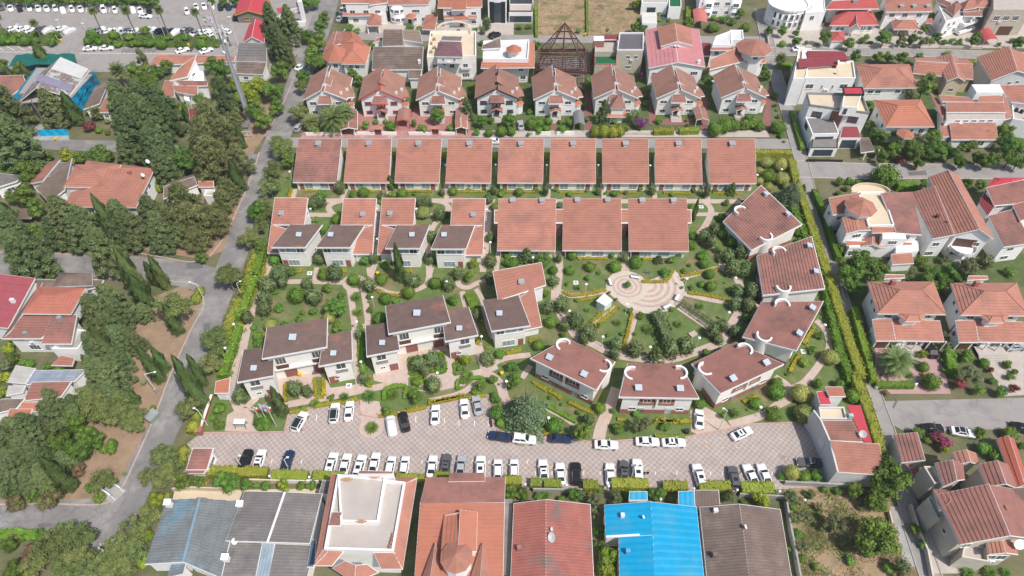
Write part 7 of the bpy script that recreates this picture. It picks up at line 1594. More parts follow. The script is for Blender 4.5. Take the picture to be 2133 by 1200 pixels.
plant('shrub','C2',[(585,322,52),(770,352,34),(860,342,46),(745,412,38),(540,420,34),(450,402,22),(630,442,34),(1060,470,62),(420,545,56),(410,602,46),(560,192,28),(1535,262,44),(1240,462,30),(1980,252,60),(1700,905,64),(120,1122,56),(1085,215,40)])
plant('yball','C2',[(515,455,52),(985,398,50)]);plant('cedar','C2',[(1885,755,48)])
plant('dark','C1',[(800,260,150),(900,150,130),(960,260,105),(1160,235,76,.8),(1080,480,88),(850,570,105),(880,760,145),(770,690,100),(590,960,70),(420,935,80)])
plant('pine','C1',[(1410,190,145,1.1),(770,955,145),(905,1010,118),(1065,1045,100),(690,900,95),(1740,445,105),(1700,635,95),(1500,1005,108),(560,1075,105),(1100,1135,80)])
plant('dark','C1',[(440,1085,115),(225,1150,110)]);plant('bright','C1',[(620,1150,95),(100,600,56)])
plant('yg','C1',[(30,765,66),(20,880,56),(70,520,60)]);plant('olive','C1',[(40,650,76)])
plant('shrub','C1',[(250,642,56),(390,672,50),(480,682,54),(1240,1002,34),(180,635,40)]);plant('agave','C1',[(1160,805,40)])
plant('ygball','C1',[(1580,122,42),(1612,65,38),(1560,1150,52,1.2),(1590,1080,46)])
plant('dark','B1',[(560,640,145),(700,660,135),(650,722,120),(1010,660,145),(1050,722,115),(1230,560,125),(1300,705,125),(1280,755,95),(1030,60,108),(1260,60,125),(1330,205,115),(150,50,165),(220,925,165),(150,750,130),(860,900,140),(20,640,110),(450,740,90)])
plant('cas','B1',[(1480,490,145),(1560,625,165),(1700,610,135),(1400,655,125),(1580,760,108),(1720,135,165),(1650,60,145),(1830,385,95),(1800,475,88),(1930,145,105),(1490,730,100)])
plant('broad','B1',[(1500,115,125),(230,225,105),(200,405,105),(285,525,88),(660,110,56),(800,90,86),(880,85,56),(370,92,56),(280,705,86),(100,435,60),(90,270,60),(2070,545,88),(1620,900,60),(40,200,60)])
plant('yg','B1',[(560,92,86),(340,1042,58),(410,1052,48),(1320,290,36),(1285,355,40)])
plant('pine','B1',[(1990,745,98),(1850,1050,98)])
plant('ygball','B1',[(2055,912,34),(2028,965,38),(2010,1025,38),(2002,1075,34),(1990,1110,32)])
plant('dark','D1',[(80,135,128),(180,60,118),(250,225,125),(120,335,145),(60,430,115)])
plant('bright','D1',[(480,105,125),(645,175,128),(100,1160,108),(60,955,78)])
plant('broad','D1',[(760,92,88),(800,565,60,.8),(260,565,58),(420,445,76),(740,485,56),(1500,480,1)][0:5])
plant('shrub','D1',[(890,172,84),(1005,375,22),(330,870,60),(200,880,50)])
plant('brown','D1',[(620,340,86),(240,985,86),(195,1075,76),(100,900,50)]);plant('oleander','D1',[(410,585,118),(120,615,98)])
plant('pine','D1',[(840,420,108),(490,855,128),(655,905,128),(420,965,145),(600,1015,128),(560,1125,138),(300,1105,108),(1290,205,108),(1310,385,105),(1190,385,86),(1385,300,78),(1230,705,108),(1080,835,138),(1050,985,145),(950,1045,118),(820,1135,128),(1000,1160,118),(700,1150,100)])
plant('yg','D1',[(1280,575,92),(1175,885,78),(1160,1085,62),(200,1190,60)])
plant('ygball','D2',[(125,350,52,1.1),(160,265,44,1.1),(50,540,46),(40,600,36),(20,640,36)])
plant('broad','D5',[(920,900,190,.9),(1222,822,58,.7),(1272,935,46,.7)])
plant('olive','D5',[(560,785,95),(230,552,56),(245,745,58),(1110,1140,86),(300,960,60),(380,540,45)])
plant('ball','D5',[(1242,42,68),(1735,42,64),(1980,52,58)]);plant('magenta','D5',[(1420,82,98)]);plant('yg','D5',[(1460,162,54)])
plant('shrub','D5',[(1770,182,76),(1870,232,84),(570,510,40),(1000,1135,58),(830,1010,60),(200,980,30),(1310,110,40),(2080,150,40),(480,500,35)]);plant('cycad','D5',[(1640,1170,60),(1815,1172,66),(1945,1172,46)])
hedge('F',[('B4',520,100),('B4',558,260),('B4',615,420),('B4',690,650),('C4',1480,120),('C4',1520,260),('C4',1605,520),('C4',1680,750),('C4',1760,980),('D4',1645,40),('D4',1720,250),('D4',1790,450),('D4',1845,640)],2.1,2.3,'goldhedge','=long golden clipped hedge along the right lane',dens=9,size=.2)
hedge('C4',[('B4',530,420),('B4',590,560),('C4',1420,120),('C4',1470,350),('C4',1520,560),('C4',1580,800),('C4',1650,960),('D4',1600,100)],1.8,1.7,'hedge','=loose dark green shrub band inside the long golden hedge',lump=.3,size=.26)
hedge('B4',[(270,48),(400,45),(520,52)],1.6,2.0,'goldhedge','=golden hedge behind the yellow topiary garden')
hedge('F',[(622,316),(900,318),(1200,320),(1480,322),(1575,324)],1.5,2.0,'goldhedge','=golden hedge hidden behind the long back row of houses')
hedge('C5',[(205,380),(250,560),(300,740),(350,900),(385,1030)],1.5,2.0,'hedge','=green hedge on the right side of the right lane');hedge('C5',[(400,1062),(740,1062)],1.3,1.4,'hedge','=green hedge in front of the left twin villa garden')
hedge('B4',[(672,300),(740,460),(790,620),(840,760)],1.4,1.8,'hedge','=green hedge between the right lane and the red turret villa');hedge('B4',[(1230,262),(1370,262)],2.2,2.0,'hedge','=box hedge behind the curved rear terrace');hedge('A4',[(115,510),(235,515)],2.4,1.6,'hedge','=dark box hedge beside the crimson topped house');hedge('A4',[(230,890),(270,1020),(320,1190)],1.2,1.2,'hedge','=green hedge between right lane and black and white villa')
hedge('C5',[(1060,760),(1085,940)],2.0,1.8,'hedge','=dark hedge between the twin villa gardens');hedge('A4',[(1660,490),(1730,492)],1.6,1.6,'goldhedge','=short golden hedge behind the sand walled house')
for x0,x1,y,ww,m,lb in ((235,720,690,1.9,'goldhedge','leftmost golden box hedge below the parking lot, beside the guard house'),(758,1045,720,1.9,'goldhedge','second golden box hedge below the parking lot from the left'),(1090,1335,727,1.9,'goldhedge','third golden box hedge, half behind the tiled flat roof house'),(1760,1985,742,1.6,'goldhedge','golden box hedge between the tiled flat roof and the lantern building')):
    hedge('D2',[(x0,y),(x1,y+8)],ww,1.7,m,'='+lb,grp='box hedges below the parking lot')
for r_,x0,x1,y,ww,lb in (('D3',95,212,838,1.3,'short box hedge behind the octagon lantern building'),('D3',650,802,880,1.7,'box hedge right of the octagon lantern building'),('D3',872,965,898,1.7,'small square box hedge under the first white hatchback'),('D3',980,1120,905,1.7,'notched golden box hedge right of the small square one'),('D3',1295,1420,915,1.8,'rounded golden hedge left of the long green box'),('D3',1525,1825,905,2.0,'long box hedge beside the small blue porch roof'),('D3',1940,2140,925,1.8,'box hedge above the bright blue roof corner'),('D4',375,630,925,1.9,'box hedge above the brown lean-to roof'),('D4',715,985,940,2.2,'rightmost large box hedge below the parking lot')):
    hedge(r_,[(x0,y),(x1,y+4)],ww,1.7,'goldhedge','='+lb,grp='box hedges below the parking lot')
hedge('A3',[(1170,1045),(1330,1040)],1.6,1.6,'goldhedge','=left box hedge before the villa in front of the pink house');hedge('A3',[(1375,1040),(1535,1035)],1.6,1.6,'goldhedge','=right box hedge before the villa in front of the pink house');hedge('A3',[(1450,50),(1450,130)],1.6,1.8,'goldhedge','=yellow hedge left of the rounded corner villa');hedge('A3',[(218,40),(222,280)],.9,1.2,'hedge','=climber covered wall left of the vacant plots');hedge('A3',[(628,-20),(632,270)],.7,1.0,'brown' if False else 'hedge','=overgrown wall between the two vacant plots')
hedge('C3',[(1610,450),(1660,540),(1700,640),(1730,700)],2.0,2.4,'dark','=dark overgrown arbour running down from the plaza',lump=.35,size=.25,dens=12);hedge('C3',[(105,305),(150,420)],2.4,1.1,'hedge','=square green hedge left of the tilted house');hedge('C2',[(1240,470),(1245,700),(1270,840),(1310,930)],1.3,.9,'hedge','=green planting strip between the two three-roof houses',lump=.2)
hedge('D4',[(20,535),(260,535)],.7,.5,'goldhedge','=low clipped edging below the square-on fan house lawn')
hedge('C2',[(1880,690),(1925,800),(1850,825)],.8,.9,'hedge','=clipped hedge in the right three-roof courtyard');hedge('C2',[(1430,1050),(1450,960),(1600,940),(1600,1040)],.9,.7,'hedge','=curved hedge round the cycad bed by the parking lot')
hedge('D3',[(1010,290),(1120,350),(1240,415)],.8,.7,'hedge','=low green hedge above the garden path by the cedar');hedge('D3',[(285,150),(300,80),(470,60),(490,140)],.8,.8,'hedge','=square hedge round the planting bed by the court')
GB=[('C2',[(470,-10),(425,100),(370,220),(330,335)]),('C2',[(292,420),(245,570),(215,680),(175,795)]),('B2',[(295,465),(275,545)]),('B2',[(85,1000),(60,1090),(40,1170)]),
      ('B2',[(400,487),(500,487)]),('B2',[(815,490),(1000,492)]),('B2',[(1225,490),(1430,493)]),('B2',[(1630,492),(1850,494)]),('B3',[(210,495),(440,497)]),('B3',[(640,498),(840,500)]),('B3',[(1130,498),(1265,500)]),('B3',[(1480,502),(1700,508)]),('B3',[(1880,504),(2080,506)]),
      ('B2',[(325,1137),(380,1137)]),('B2',[(705,1137),(745,1137)]),('B2',[(1228,1137),(1272,1137)]),('B2',[(1602,1139),(1652,1139)]),('B3',[(785,1032),(1030,1034)]),('B3',[(1312,1037),(1400,1037)]),
      ('C3',[(590,700),(680,680)]),('C3',[(405,795),(525,765)]),('C3',[(620,1020),(700,1075),(780,1110),(850,1160)]),('D3',[(1180,255),(1280,305),(1380,350)]),('D3',[(1570,395),(1640,400)]),('D3',[(1870,410),(2090,412)]),('D4',[(10,412),(315,412)]),('D4',[(730,255),(850,205)]),
      ('D3',[(50,265),(180,240),(330,205)]),('D3',[(370,225),(510,200)]),('D3',[(980,510),(1200,525)]),('C2',[(1790,1075),(2090,1015)]),('D2',[(900,225),(1040,195)]),('D2',[(1100,175),(1450,118)]),('D2',[(1620,255),(1800,225),(2000,180)]),
      ('C4',[(1320,530),(1280,590),(1220,690)]),('C4',[(1180,790),(1130,870),(1090,950)]),('C4',[(150,215),(330,240),(550,290)]),('C4',[(80,62),(250,30),(440,-10)]),('C3',[(1500,215),(1690,205),(1750,120)]),('C3',[(860,290),(940,325),(1210,280)]),('C3',[(1310,420),(1210,500),(1120,570)]),('C3',[(1270,395),(1180,465),(1090,545)]),('C3',[(960,370),(1130,340)]),('C3',[(1420,470),(1385,620),(1345,770)]),('C2',[(632,925),(632,1065)]),('C2',[(870,880),(880,1020)]),('C2',[(940,880),(945,1020)]),('C2',[(880,1028),(945,1022)]),('C2',[(1370,165),(1450,200),(1580,212)]),
      ('C2',[(1310,860),(1320,950)]),('C3',[(170,720),(200,640)])]
for r_,p_ in GB: hedge(r_,p_,.75,.5,'gold','low golden flower border','flower_border','border',15,.16,lump=.22,grp='golden flower borders')
RG_=[('C2',[(345,30),(325,100),(290,190)]),('C2',[(265,240),(225,310),(190,400),(165,500),(150,560)]),('B2',[(20,960),(0,1040),(-30,1120)])]
for r_,p_ in RG_: hedge(r_,p_,1.9,1.6,'goldhedge','yellow-green clipped hedge on the left road',lump=.35,size=.22)
for r_,p_ in [('C2',[(400,20),(345,150),(300,280),(255,380)]),('C2',[(250,450),(200,600),(150,760),(120,850)]),('B2',[(70,900),(30,1050),(0,1180)])]: hedge(r_,p_,1.7,1.9,'hedge','dark green loose hedge inside the left road',lump=.4,size=.28)
hedge('D1',[('D1',-20,855),('D1',200,855),('D1',370,870)],1.8,1.0,'hedge','=low green hedge along the lower left side street',lump=.2)

def tufts(name,r,poly,n,m,size,label,hgt=.12):
    P=[at(r,*q) for q in poly];X0,X1=min(p.x for p in P),max(p.x for p in P);Y0,Y1=min(p.y for p in P),max(p.y for p in P);pts_=[]
    while len(pts_) < n:
        x,y=X0+(X1 - X0)*rng.random(),Y0+(Y1 - Y0)*rng.random();ins=False
        for i in range(len(P)):
            a,b=P[i - 1],P[i]
            if (a.y > y) !=(b.y > y) and x < (b.x - a.x)*(y - a.y)/(b.y - a.y)+a.x: ins=not ins
        if ins and math.sin(x*.9+1.3*math.sin(y*.5))+math.sin(y*1.1+x*.3) > rng.random()*2.4 - 1.4: pts_.append((x,y,hgt*rng.random()))
    X=np.array(pts_);N=rnd_dir(n)*.7+np.array([0,0,.6]);N/=np.linalg.norm(N,axis=1,keepdims=True)
    o=link(name,quad_mesh(name,leaves(X,N,size*(.5+rng.random(n)),.3),rng.random(n),LM[m]));tag(o,label,'grass',None,'stuff')
tufts('dry_grass_tufts','D5',[(170,500),(980,540),(1010,780),(1120,1000),(1230,1200),(300,1200)],5000,'brown',.22,'dry grass tufts over the vacant plot')
tufts('green_weeds','D5',[(170,500),(980,540),(900,700),(700,1000),(500,1190),(300,1190)],2600,'broad',.26,'green weeds spreading over the vacant plot')
tufts('dry_grass_tufts','A3',[(245,-20),(1010,-20),(960,260),(240,275)],2600,'brown',.25,'dry grass on the two plots at the top')
tufts('ground_cover','A1',[(-40,270),(460,255),(500,300),(455,370),(-40,370)],2200,'ball',.3,'green ground cover on the left car park island',.4);tufts('ground_cover','A1',[(690,270),(1720,278),(1790,350),(1700,390),(680,370)],4200,'ball',.3,'green ground cover on the right car park island',.4)
tufts('ground_cover','A1',[(-60,15),(1240,35),(1290,-70),(-90,-70)],3500,'broad',.35,'dark undergrowth along the top of the car park',.5)
plant('olive','D5',[(330,720,70,.6),(620,900,60,.6),(430,640,45,.6),(780,640,45,.6)]);plant('shrub','D5',[(230,640,40),(260,860,45),(290,1060,50),(700,1080,55),(900,590,45),(400,1120,40)])

for q,lb in (([(1625,715),(1770,697),(1780,835),(1640,848),(1626,720)],'square low hedge round the left bed of the right courtyard'),([(1797,682),(1914,670),(1924,815),(1806,826),(1798,688)],'square low hedge round the right bed of the right courtyard'),([(1642,872),(1760,862),(1770,958),(1642,958),(1642,876)],'square low hedge round the lower bed of the right courtyard'),([(1992,757),(2060,742),(2088,828),(2002,848),(1993,762)],'square low hedge at the right end of the courtyard')): hedge('C2',q,.5,.45,'hedge','='+lb,smooth=False,size=.16)
plant('oval','C2',[(1760,820,40)]);plant('shrub','C2',[(1690,800,34),(1860,790,34),(1700,925,40),(2035,800,34),(660,1010,30)])

# ------------------------------------------------------------------ cars
PAINTS={'white': mat('paint_white',(.78,.78,.78),.25,.02,spec=.5),'black': mat('paint_black',(.018,.018,.02),.2,.05,spec=.5),'grey': mat('paint_grey',(.10,.105,.11),.25,.05,spec=.5),'silver': mat('paint_silver',(.38,.39,.41),.3,.05,spec=.5),'navy': mat('paint_navy',(.02,.035,.085),.22,.05,spec=.5)}
CGLASS=mat('car_glass',(.02,.028,.032),.08,.1,spec=.6)
TYRE=mat('tyre_rubber',(.02,.02,.02),.8,.1);RIM=mat('wheel_rim',(.40,.40,.42),.35,.05,metal=.5)
LAMPW=mat('headlight_glass',(.6,.62,.65),.15,.03);LAMPR=mat('tail_light_red',(.40,.02,.02),.3,.05);COVER=mat('car_cover_silver',(.60,.60,.61),.5,.06,2,bump=.5)
def car_parts(kind):
    L,Wd,belt,roofz={'sedan': (4.5,.90,.90,1.43),'hatch': (3.9,.84,.92,1.46),'suv': (4.5,.95,1.02,1.68)}[kind]
    h=L/2;b=MB()
    zt={'sedan': [.62,.88,.93,.93,.93,.88,.80,.58],'hatch': [.62,.90,.94,.94,.94,.88,.80,.58],'suv': [.70,1.0,1.04,1.04,1.04,1.0,.92,.66]}[kind]
    ys=[-h,-h+.12,-h*.72,-h*.3,h*.28,h*.5,h*.86,h];ww=[.78,.92,1,1,1,.99,.92,.70]
    sec=[]
    for y,z,w in zip(ys,zt,ww):
        w*=Wd;sec.append([(-w*.93,y,.22),(-w,y,.42),(-w*.99,y,z - .14),(-w*.84,y,z),(w*.84,y,z),(w*.99,y,z - .14),(w,y,.42),(w*.93,y,.22)])
    for a,c in zip(sec[:-1],sec[1:]):
        for i in range(8): j=(i+1) % 8;b.poly((a[i],a[j],c[j],c[i]))
    b.poly(sec[0][::-1]);b.poly(sec[-1])
    y0,y1,r0,r1={'sedan': (-h*.74,h*.36,-h*.42,h*.03),'hatch': (-h*.94,h*.42,-h*.78,h*.06),'suv': (-h*.95,h*.40,-h*.84,h*.08)}[kind]
    cw,rw=Wd*.86,Wd*.68;zb=belt
    B=[(-cw,y0,zb),(cw,y0,zb),(cw,y1,zb),(-cw,y1,zb)];T=[(-rw,r0,roofz - .04),(rw,r0,roofz - .04),(rw,r1,roofz - .02),(-rw,r1,roofz - .02)]
    for i in range(4): j=(i+1) % 4;b.poly((B[i],B[j],T[j],T[i]))
    m0,m1=(-rw*.86,(r0+r1)/2 - (r1 - r0)*.3,roofz),(rw*.86,(r0+r1)/2+(r1 - r0)*.3,roofz)
    I=[(m0[0],m0[1],roofz),(m1[0],m0[1],roofz),(m1[0],m1[1],roofz),(m0[0],m1[1],roofz)]
    for i in range(4): j=(i+1) % 4;b.poly((T[i],T[j],I[j],I[i]))
    b.poly(I)
    def pane(a,c,d,e,u0,u1,v0,v1,off):
        a,c,d,e=map(Vector,(a,c,d,e));f= lambda u,v: a.lerp(c,u).lerp(e.lerp(d,u),v)
        n=(c - a).cross(e - a).normalized()*off
        return [tuple(f(u,v)+n) for u,v in ((u0,v0),(u1,v0),(u1,v1),(u0,v1))]
    out=[('body',b,None)]
    g=MB();g.poly(pane(B[2],B[3],T[3],T[2],.06,.94,.06,.93,.012));out.append(('windscreen',g,CGLASS))
    g=MB();g.poly(pane(B[0],B[1],T[1],T[0],.08,.92,.12,.90,.012));out.append(('rear_window',g,CGLASS))
    for i,j in ((1,2),(3,0)):
        for u0,u1 in ((.12,.50),(.54,.88)):
            g=MB();g.poly(pane(B[i],B[j],T[j],T[i],u0,u1,.14,.88,.012));out.append(('side_window',g,CGLASS))
    for sx in (-1,1):
        for yy in (-h*.60,h*.62):
            w=MB();w.tube((sx*Wd*.80,yy,.32),(sx*Wd*1.005,yy,.32),.32,n=12);out.append(('wheel',w,TYRE))
            w=MB();w.tube((sx*Wd*1.0,yy,.32),(sx*Wd*1.015,yy,.32),.2,n=10);out.append(('rim',w,RIM))
        w=MB();w.box(sx*Wd*.62 - .16,h*.93,.56,sx*Wd*.62+.16,h*.985,.70);out.append(('headlight',w,LAMPW))
        w=MB();w.box(sx*Wd*.70 - .15,-h - .012,.62,sx*Wd*.70+.15,-h+.08,.80);out.append(('tail_light',w,LAMPR))
        w=MB();w.box(sx*Wd*1.06 - .09,h*.26,.92,sx*Wd*1.06+.09,h*.30+.08,1.06);out.append(('mirror',w,None))
    return [(n,bpy.data.meshes.new(n),m,b_) for n,b_,m in out],(r0,r1,rw,roofz)
CARM={}
for k in ('sedan','hatch','suv'):
    parts,roof= car_parts(k)
    for n,me,m,b in parts:
        me.from_pydata(b.v,[],b.f);me.materials.append(m or PAINTS['white'])
    sr=MB();r0,r1,rw,rz=roof;sr.slab([(-rw*.62,r0+(r1 - r0)*.35,rz+.015),(rw*.62,r0+(r1 - r0)*.35,rz+.015),(rw*.62,r0+(r1 - r0)*.68,rz+.015),(-rw*.62,r0+(r1 - r0)*.68,rz+.015)],.05)
    me=bpy.data.meshes.new('sunroof');me.from_pydata(sr.v,[],sr.f);me.materials.append(CGLASS)
    br=MB();br.slab([(-rw*.92,r0+.05,rz+.012),(rw*.92,r0+.05,rz+.012),(rw*.92,r1 - .05,rz+.012),(-rw*.92,r1 - .05,rz+.012)],.06)
    mr_=bpy.data.meshes.new('roof_panel');mr_.from_pydata(br.v,[],br.f);mr_.materials.append(CGLASS)
    CARM[k]=(parts,me,mr_)
cv=MB()
S_=[(-2.2,.5,.62),(-1.9,.86,1.0),(-1.1,.9,1.25),(-.3,.9,1.5),(.6,.9,1.46),(1.2,.92,1.08),(1.9,.88,.92),(2.25,.6,.6)]
pr=None
for y,w,z in S_:
    s_=[(-w*1.02,y,.06),(-w,y,z*.62),(-w*.62,y,z),(w*.62,y,z),(w,y,z*.62),(w*1.02,y,.06)]
    if pr:
        for i in range(5): cv.poly((pr[i],pr[i+1],s_[i+1],s_[i]))
    else: cv.poly(s_[::-1])
    pr=s_
cv.poly(pr);COVM=bpy.data.meshes.new('covered_car');COVM.from_pydata(cv.v,[],cv.f);COVM.materials.append(COVER);COVM.polygons.foreach_set('use_smooth',[True]*len(COVM.polygons))
def car(r,x,y,ang,paint='white',kind='sedan',phrase=None,roof=None,far=False,z=.05):
    p=at(r,x,y,.55);p.z=z;rot=R(ang - 90)
    cn={'sedan': 'sedan','hatch': 'hatchback','suv': 'suv'}.get(kind,'car')
    if kind=='cover':
        o=link('covered_car',COVM,None,p,rot)
        if paint=='white': o.material_slots[0].link='OBJECT';o.material_slots[0].material=mat('car_cover_white',(.75,.75,.76),.5,.04,2,bump=.5)
        look=f'car under a {paint} cover'
    else:
        o=link(cn if cn !='suv' else 'estate_car',None,None,p,rot);w=None
        for n,me,m,b in CARM[kind][0]:
            if far and n in ('rim','headlight','tail_light','mirror'): continue
            c=link(n,me,w if n=='rim' else o)
            if n=='wheel': w=c
            if m is None: c.material_slots[0].link='OBJECT';c.material_slots[0].material=PAINTS[paint]
        if roof: link('sunroof' if roof=='sun' else 'roof_panel',CARM[kind][1 if roof=='sun' else 2],o)
        look=f'{paint} {"hatchback" if kind == "hatch" else "estate car" if kind == "suv" else "sedan"}'+(' with sunroof' if roof=='sun' else ' with dark roof' if roof else '')
    o['phrase']=phrase or ''
    later(o,look,'car','parked cars',(p.x,p.y,.6))
LR='in the lower parking row'
for a in [('D2',552,615,88,'black','suv',0),('D2',660,615,88,'white','sedan','sun'),('D2',887,622,86,'navy','sedan',0),('D2',1243,642,86,'white','suv','sun'),('D2',1352,650,86,'white','sedan',0),('D2',1470,660,84,'white','suv','sun'),('D2',1587,642,87,'white','sedan',0),('D2',1716,660,86,'white','hatch',0),('D2',1830,660,88,'white','hatch',0),('D2',2052,665,88,'white','sedan',0),
          ('D3',188,768,87,'grey','sedan','sun'),('D3',310,780,87,'silver','sedan',0),('D3',468,785,90,'white','suv','sun'),('D3',608,802,90,'white','hatch',0),('D3',738,802,89,'white','hatch',0),('D3',975,815,93,'white','sedan','sun'),('D3',1112,842,91,'white','sedan',0),('D3',1237,840,87,'black','suv',0),('D3',1513,845,88,'white','sedan',0),('D3',1625,822,86,'grey','sedan','sun'),('D3',1732,812,87,'white','suv','sun'),
          ('D4',370,852,95,'white','suv','sun'),('D4',650,872,87,'grey','suv','sun'),('D4',787,852,102,'white','sedan',0),('D4',897,850,97,'white','sedan',0)]: car(*a[:6],LR,a[6])
UR='in the upper parking row'
for a in [('D2',985,305,74,'white','suv','dark'),('D2',1266,235,94,'white','suv','dark'),('D2',1384,218,94,'white','sedan',0),('D2',1722,335,105,'white','cover',0),('D2',1826,302,107,'black','sedan',0),('D3',104,365,92,'white','sedan',0),('D3',340,315,97,'white','sedan',0),('D3',442,290,102,'silver','sedan',0),('D3',620,540,170,'navy','sedan',0),('D3',820,562,-6,'white','suv',0),('D3',1112,556,-3,'navy','sedan',0),
          ('D3',1480,608,-2,'white','sedan',0),('D3',1812,583,-2,'white','sedan',0),('D4',166,590,0,'white','sedan','sun'),('D4',715,517,24,'white','sedan','sun'),('D4',1255,750,178,'grey','sedan','sun')]: car(*a[:6],UR,a[6])
car('D4',372,400,80,'white','sedan','on the paved drive between fan houses')
car('B3',122,96,0,'white','hatch','in the lane behind the fifth back-row house');car('A2',357,1028,80,'silver','hatch','at the left end of the back lane');car('A2',690,148,82,'silver','sedan','parked on the left road near the top');car('A2',1938,285,38,'black','suv','in front of the glazed modern house');car('A2',712,82,84,'white','sedan','beside the stepped red roof villa');car('A2',372,540,60,'white','sedan','under trees by the dusty grey store')
car('A4',285,398,8,'white','sedan','at the corner of the top right street');car('B1',1262,818,88,'silver','suv','under the casuarinas by the side street');car('B1',345,985,92,'navy','suv','half under a conifer by the side street')
car('C5',878,762,88,'black','sedan','under the left twin villa porch');car('C5',1635,738,4,'silver','sedan','under the right twin villa porch');car('D5',1598,42,-12,'white','sedan','beside the magenta bougainvillea','dark');car('D5',1345,8,0,'black','sedan','behind the magenta bougainvillea');car('D5',2085,12,-20,'black','sedan','at the right edge by the orange carport');car('D1',832,1000,66,'white','sedan','on the left road at the bottom')
car('A3',95,1010,95,'silver','sedan','in the black trimmed villa yard')
B_='in the car park back row'
for x,y,pt,kd in [(8,60,'grey','hatch'),(85,66,'white','sedan'),(158,70,'black','hatch'),(236,66,'white','hatch'),(308,68,'white','sedan'),(376,68,'white','sedan'),(447,68,'white','hatch'),(505,80,'white','cover'),(580,74,'white','hatch'),(650,72,'white','sedan'),(775,72,'grey','hatch'),(835,78,'white','suv'),(926,82,'white','hatch'),(1070,78,'white','cover'),(1130,84,'white','sedan'),(1200,80,'black','sedan'),(1507,92,'white','hatch'),(1580,55,'white','sedan'),(1645,50,'white','sedan'),(1706,50,'white','suv'),(1776,60,'black','hatch'),(1840,55,'navy','sedan')]: car('A1',x,y,-85+math.degrees(math.atan((1066 - x/3.87)/1028*.5)),pt,kd,B_,far=True,z=0)
F_='in the car park front row'
for i,(x,y,pt,kd) in enumerate([(100,232,'white','sedan'),(185,230,'white','sedan'),(242,242,'white','hatch'),(328,232,'grey','sedan'),(388,244,'silver','cover'),(490,232,'white','sedan'),(558,248,'silver','cover'),(800,238,'white','sedan'),(860,252,'white','sedan'),(942,244,'white','sedan'),(1008,250,'silver','sedan'),(1080,250,'white','sedan'),(1212,242,'white','sedan'),(1292,246,'navy','sedan'),(1362,252,'black','sedan'),(1420,258,'white','cover'),(1507,246,'grey','suv'),(1580,264,'white','sedan'),(1655,256,'white','sedan'),(1714,270,'white','hatch')]): car('A1',x,y,58,pt,kd,F_,far=True,z=0)
for x,y,a in ((726,392,6),(858,388,6),(1470,405,38),(1662,408,40)): car('A1',x,y,a,'white','sedan','in the lower car park bays',far=True,z=0)
car('A1',1172,130,-8,'white','sedan','in the aisle of the top car park',far=True,z=0);car('A1',1822,252,150,'white','hatch','beside the telecom mast',far=True,z=0);car('A1',1908,138,90,'black','suv','beside the yellow trimmed pavilion',far=True,z=0)
# ------------------------------------------------------------------ lamps,poles,flags,mast
POLEW=mat('pole_white',(.70,.70,.68),.5,.04);GLOBE=mat('lamp_globe',(.85,.85,.83),.3,.02)
lp=MB();lp.tube((0,0,0),(0,0,3.2),.05,.04,6);LPM=bpy.data.meshes.new('pole');LPM.from_pydata(lp.v,[],lp.f);LPM.materials.append(POLEW)
lp=MB();lp.lathe((0,0,3.12),[(.06,0),(.22,.10),(.31,.22),(.28,.31),(.10,.38)],12);LHM=bpy.data.meshes.new('lamp_shade');LHM.from_pydata(lp.v,[],lp.f);LHM.materials.append(GLOBE)
lp=MB();lp.tube((0,0,0),(0,0,.16),.13,n=8);LBM=bpy.data.meshes.new('base');LBM.from_pydata(lp.v,[],lp.f);LBM.materials.append(CONC)
LAMPS=[('B2',450,638),('B2',988,637),('B2',1305,637),('B2',1870,642),('B2',1900,908),('B2',990,880),('B2',283,338),('B2',1540,283),('B2',1947,283),('B3',128,282),('B3',540,285),('B3',955,285),('B3',1372,288),('B3',52,642),('B3',83,908),('B3',427,1030),('C3',1050,240),('C3',915,455),('C3',1185,662),('C3',1567,745),('C3',1962,672),('C3',1862,195),('C3',1720,405),('C3',1380,400),('C3',205,660),('C3',405,1022),
         ('C4',530,402),('C4',1418,518),('C4',590,82),('D4',872,302),('C2',1210,425),('C2',1245,748),('C2',1935,100),('C2',1335,228),('D3',1017,387),('B4',450,170),('B4',285,208),('C2',1860,838),('C2',150,637),('C2',218,445)]
for r,x,y in LAMPS:
    p=at(r,x,y,3.4);p.z=0.03;o=link('garden_lamp',None,None,p);link('pole',LPM,o);link('lamp_shade',LHM,o);link('base',LBM,o)
    later(o,'white globe garden lamp','lamp','white garden lamps',(p.x,p.y,3.4))
for r,x,y in [('D3',828,925),('D3',1160,930),('D3',1500,940),('D3',1920,1045),('D4',330,958),('D4',680,970),('D4',1022,980),('D4',62,1042),('D4',1225,1050),('D2',740,742),('D2',1060,752)]:
    p=at(r,x,y,2.4);p.z=0;o=link('wall_lamp_post',None,None,p);a=MB();a.tube((0,0,0),(0,0,2.3),.09,n=7);a.build('pole',POLEW,o);a=MB();a.lathe((0,0,2.25),[(.05,0),(.22,.12),(.24,.25),(.1,.42)],10);a.build('lamp_shade',GLOBE,o)
    later(o,'short white lamp post','lamp','short lamp posts below the parking lot',(p.x,p.y,2.4))
def pole_to(r,bx,by,tx,ty):
    p=at(r,bx,by);py=px(r,tx,ty)[1];h=1.0
    while h < 70 and to_px((p.x,p.y,h))[1] > py: h+=.1
    return p,h
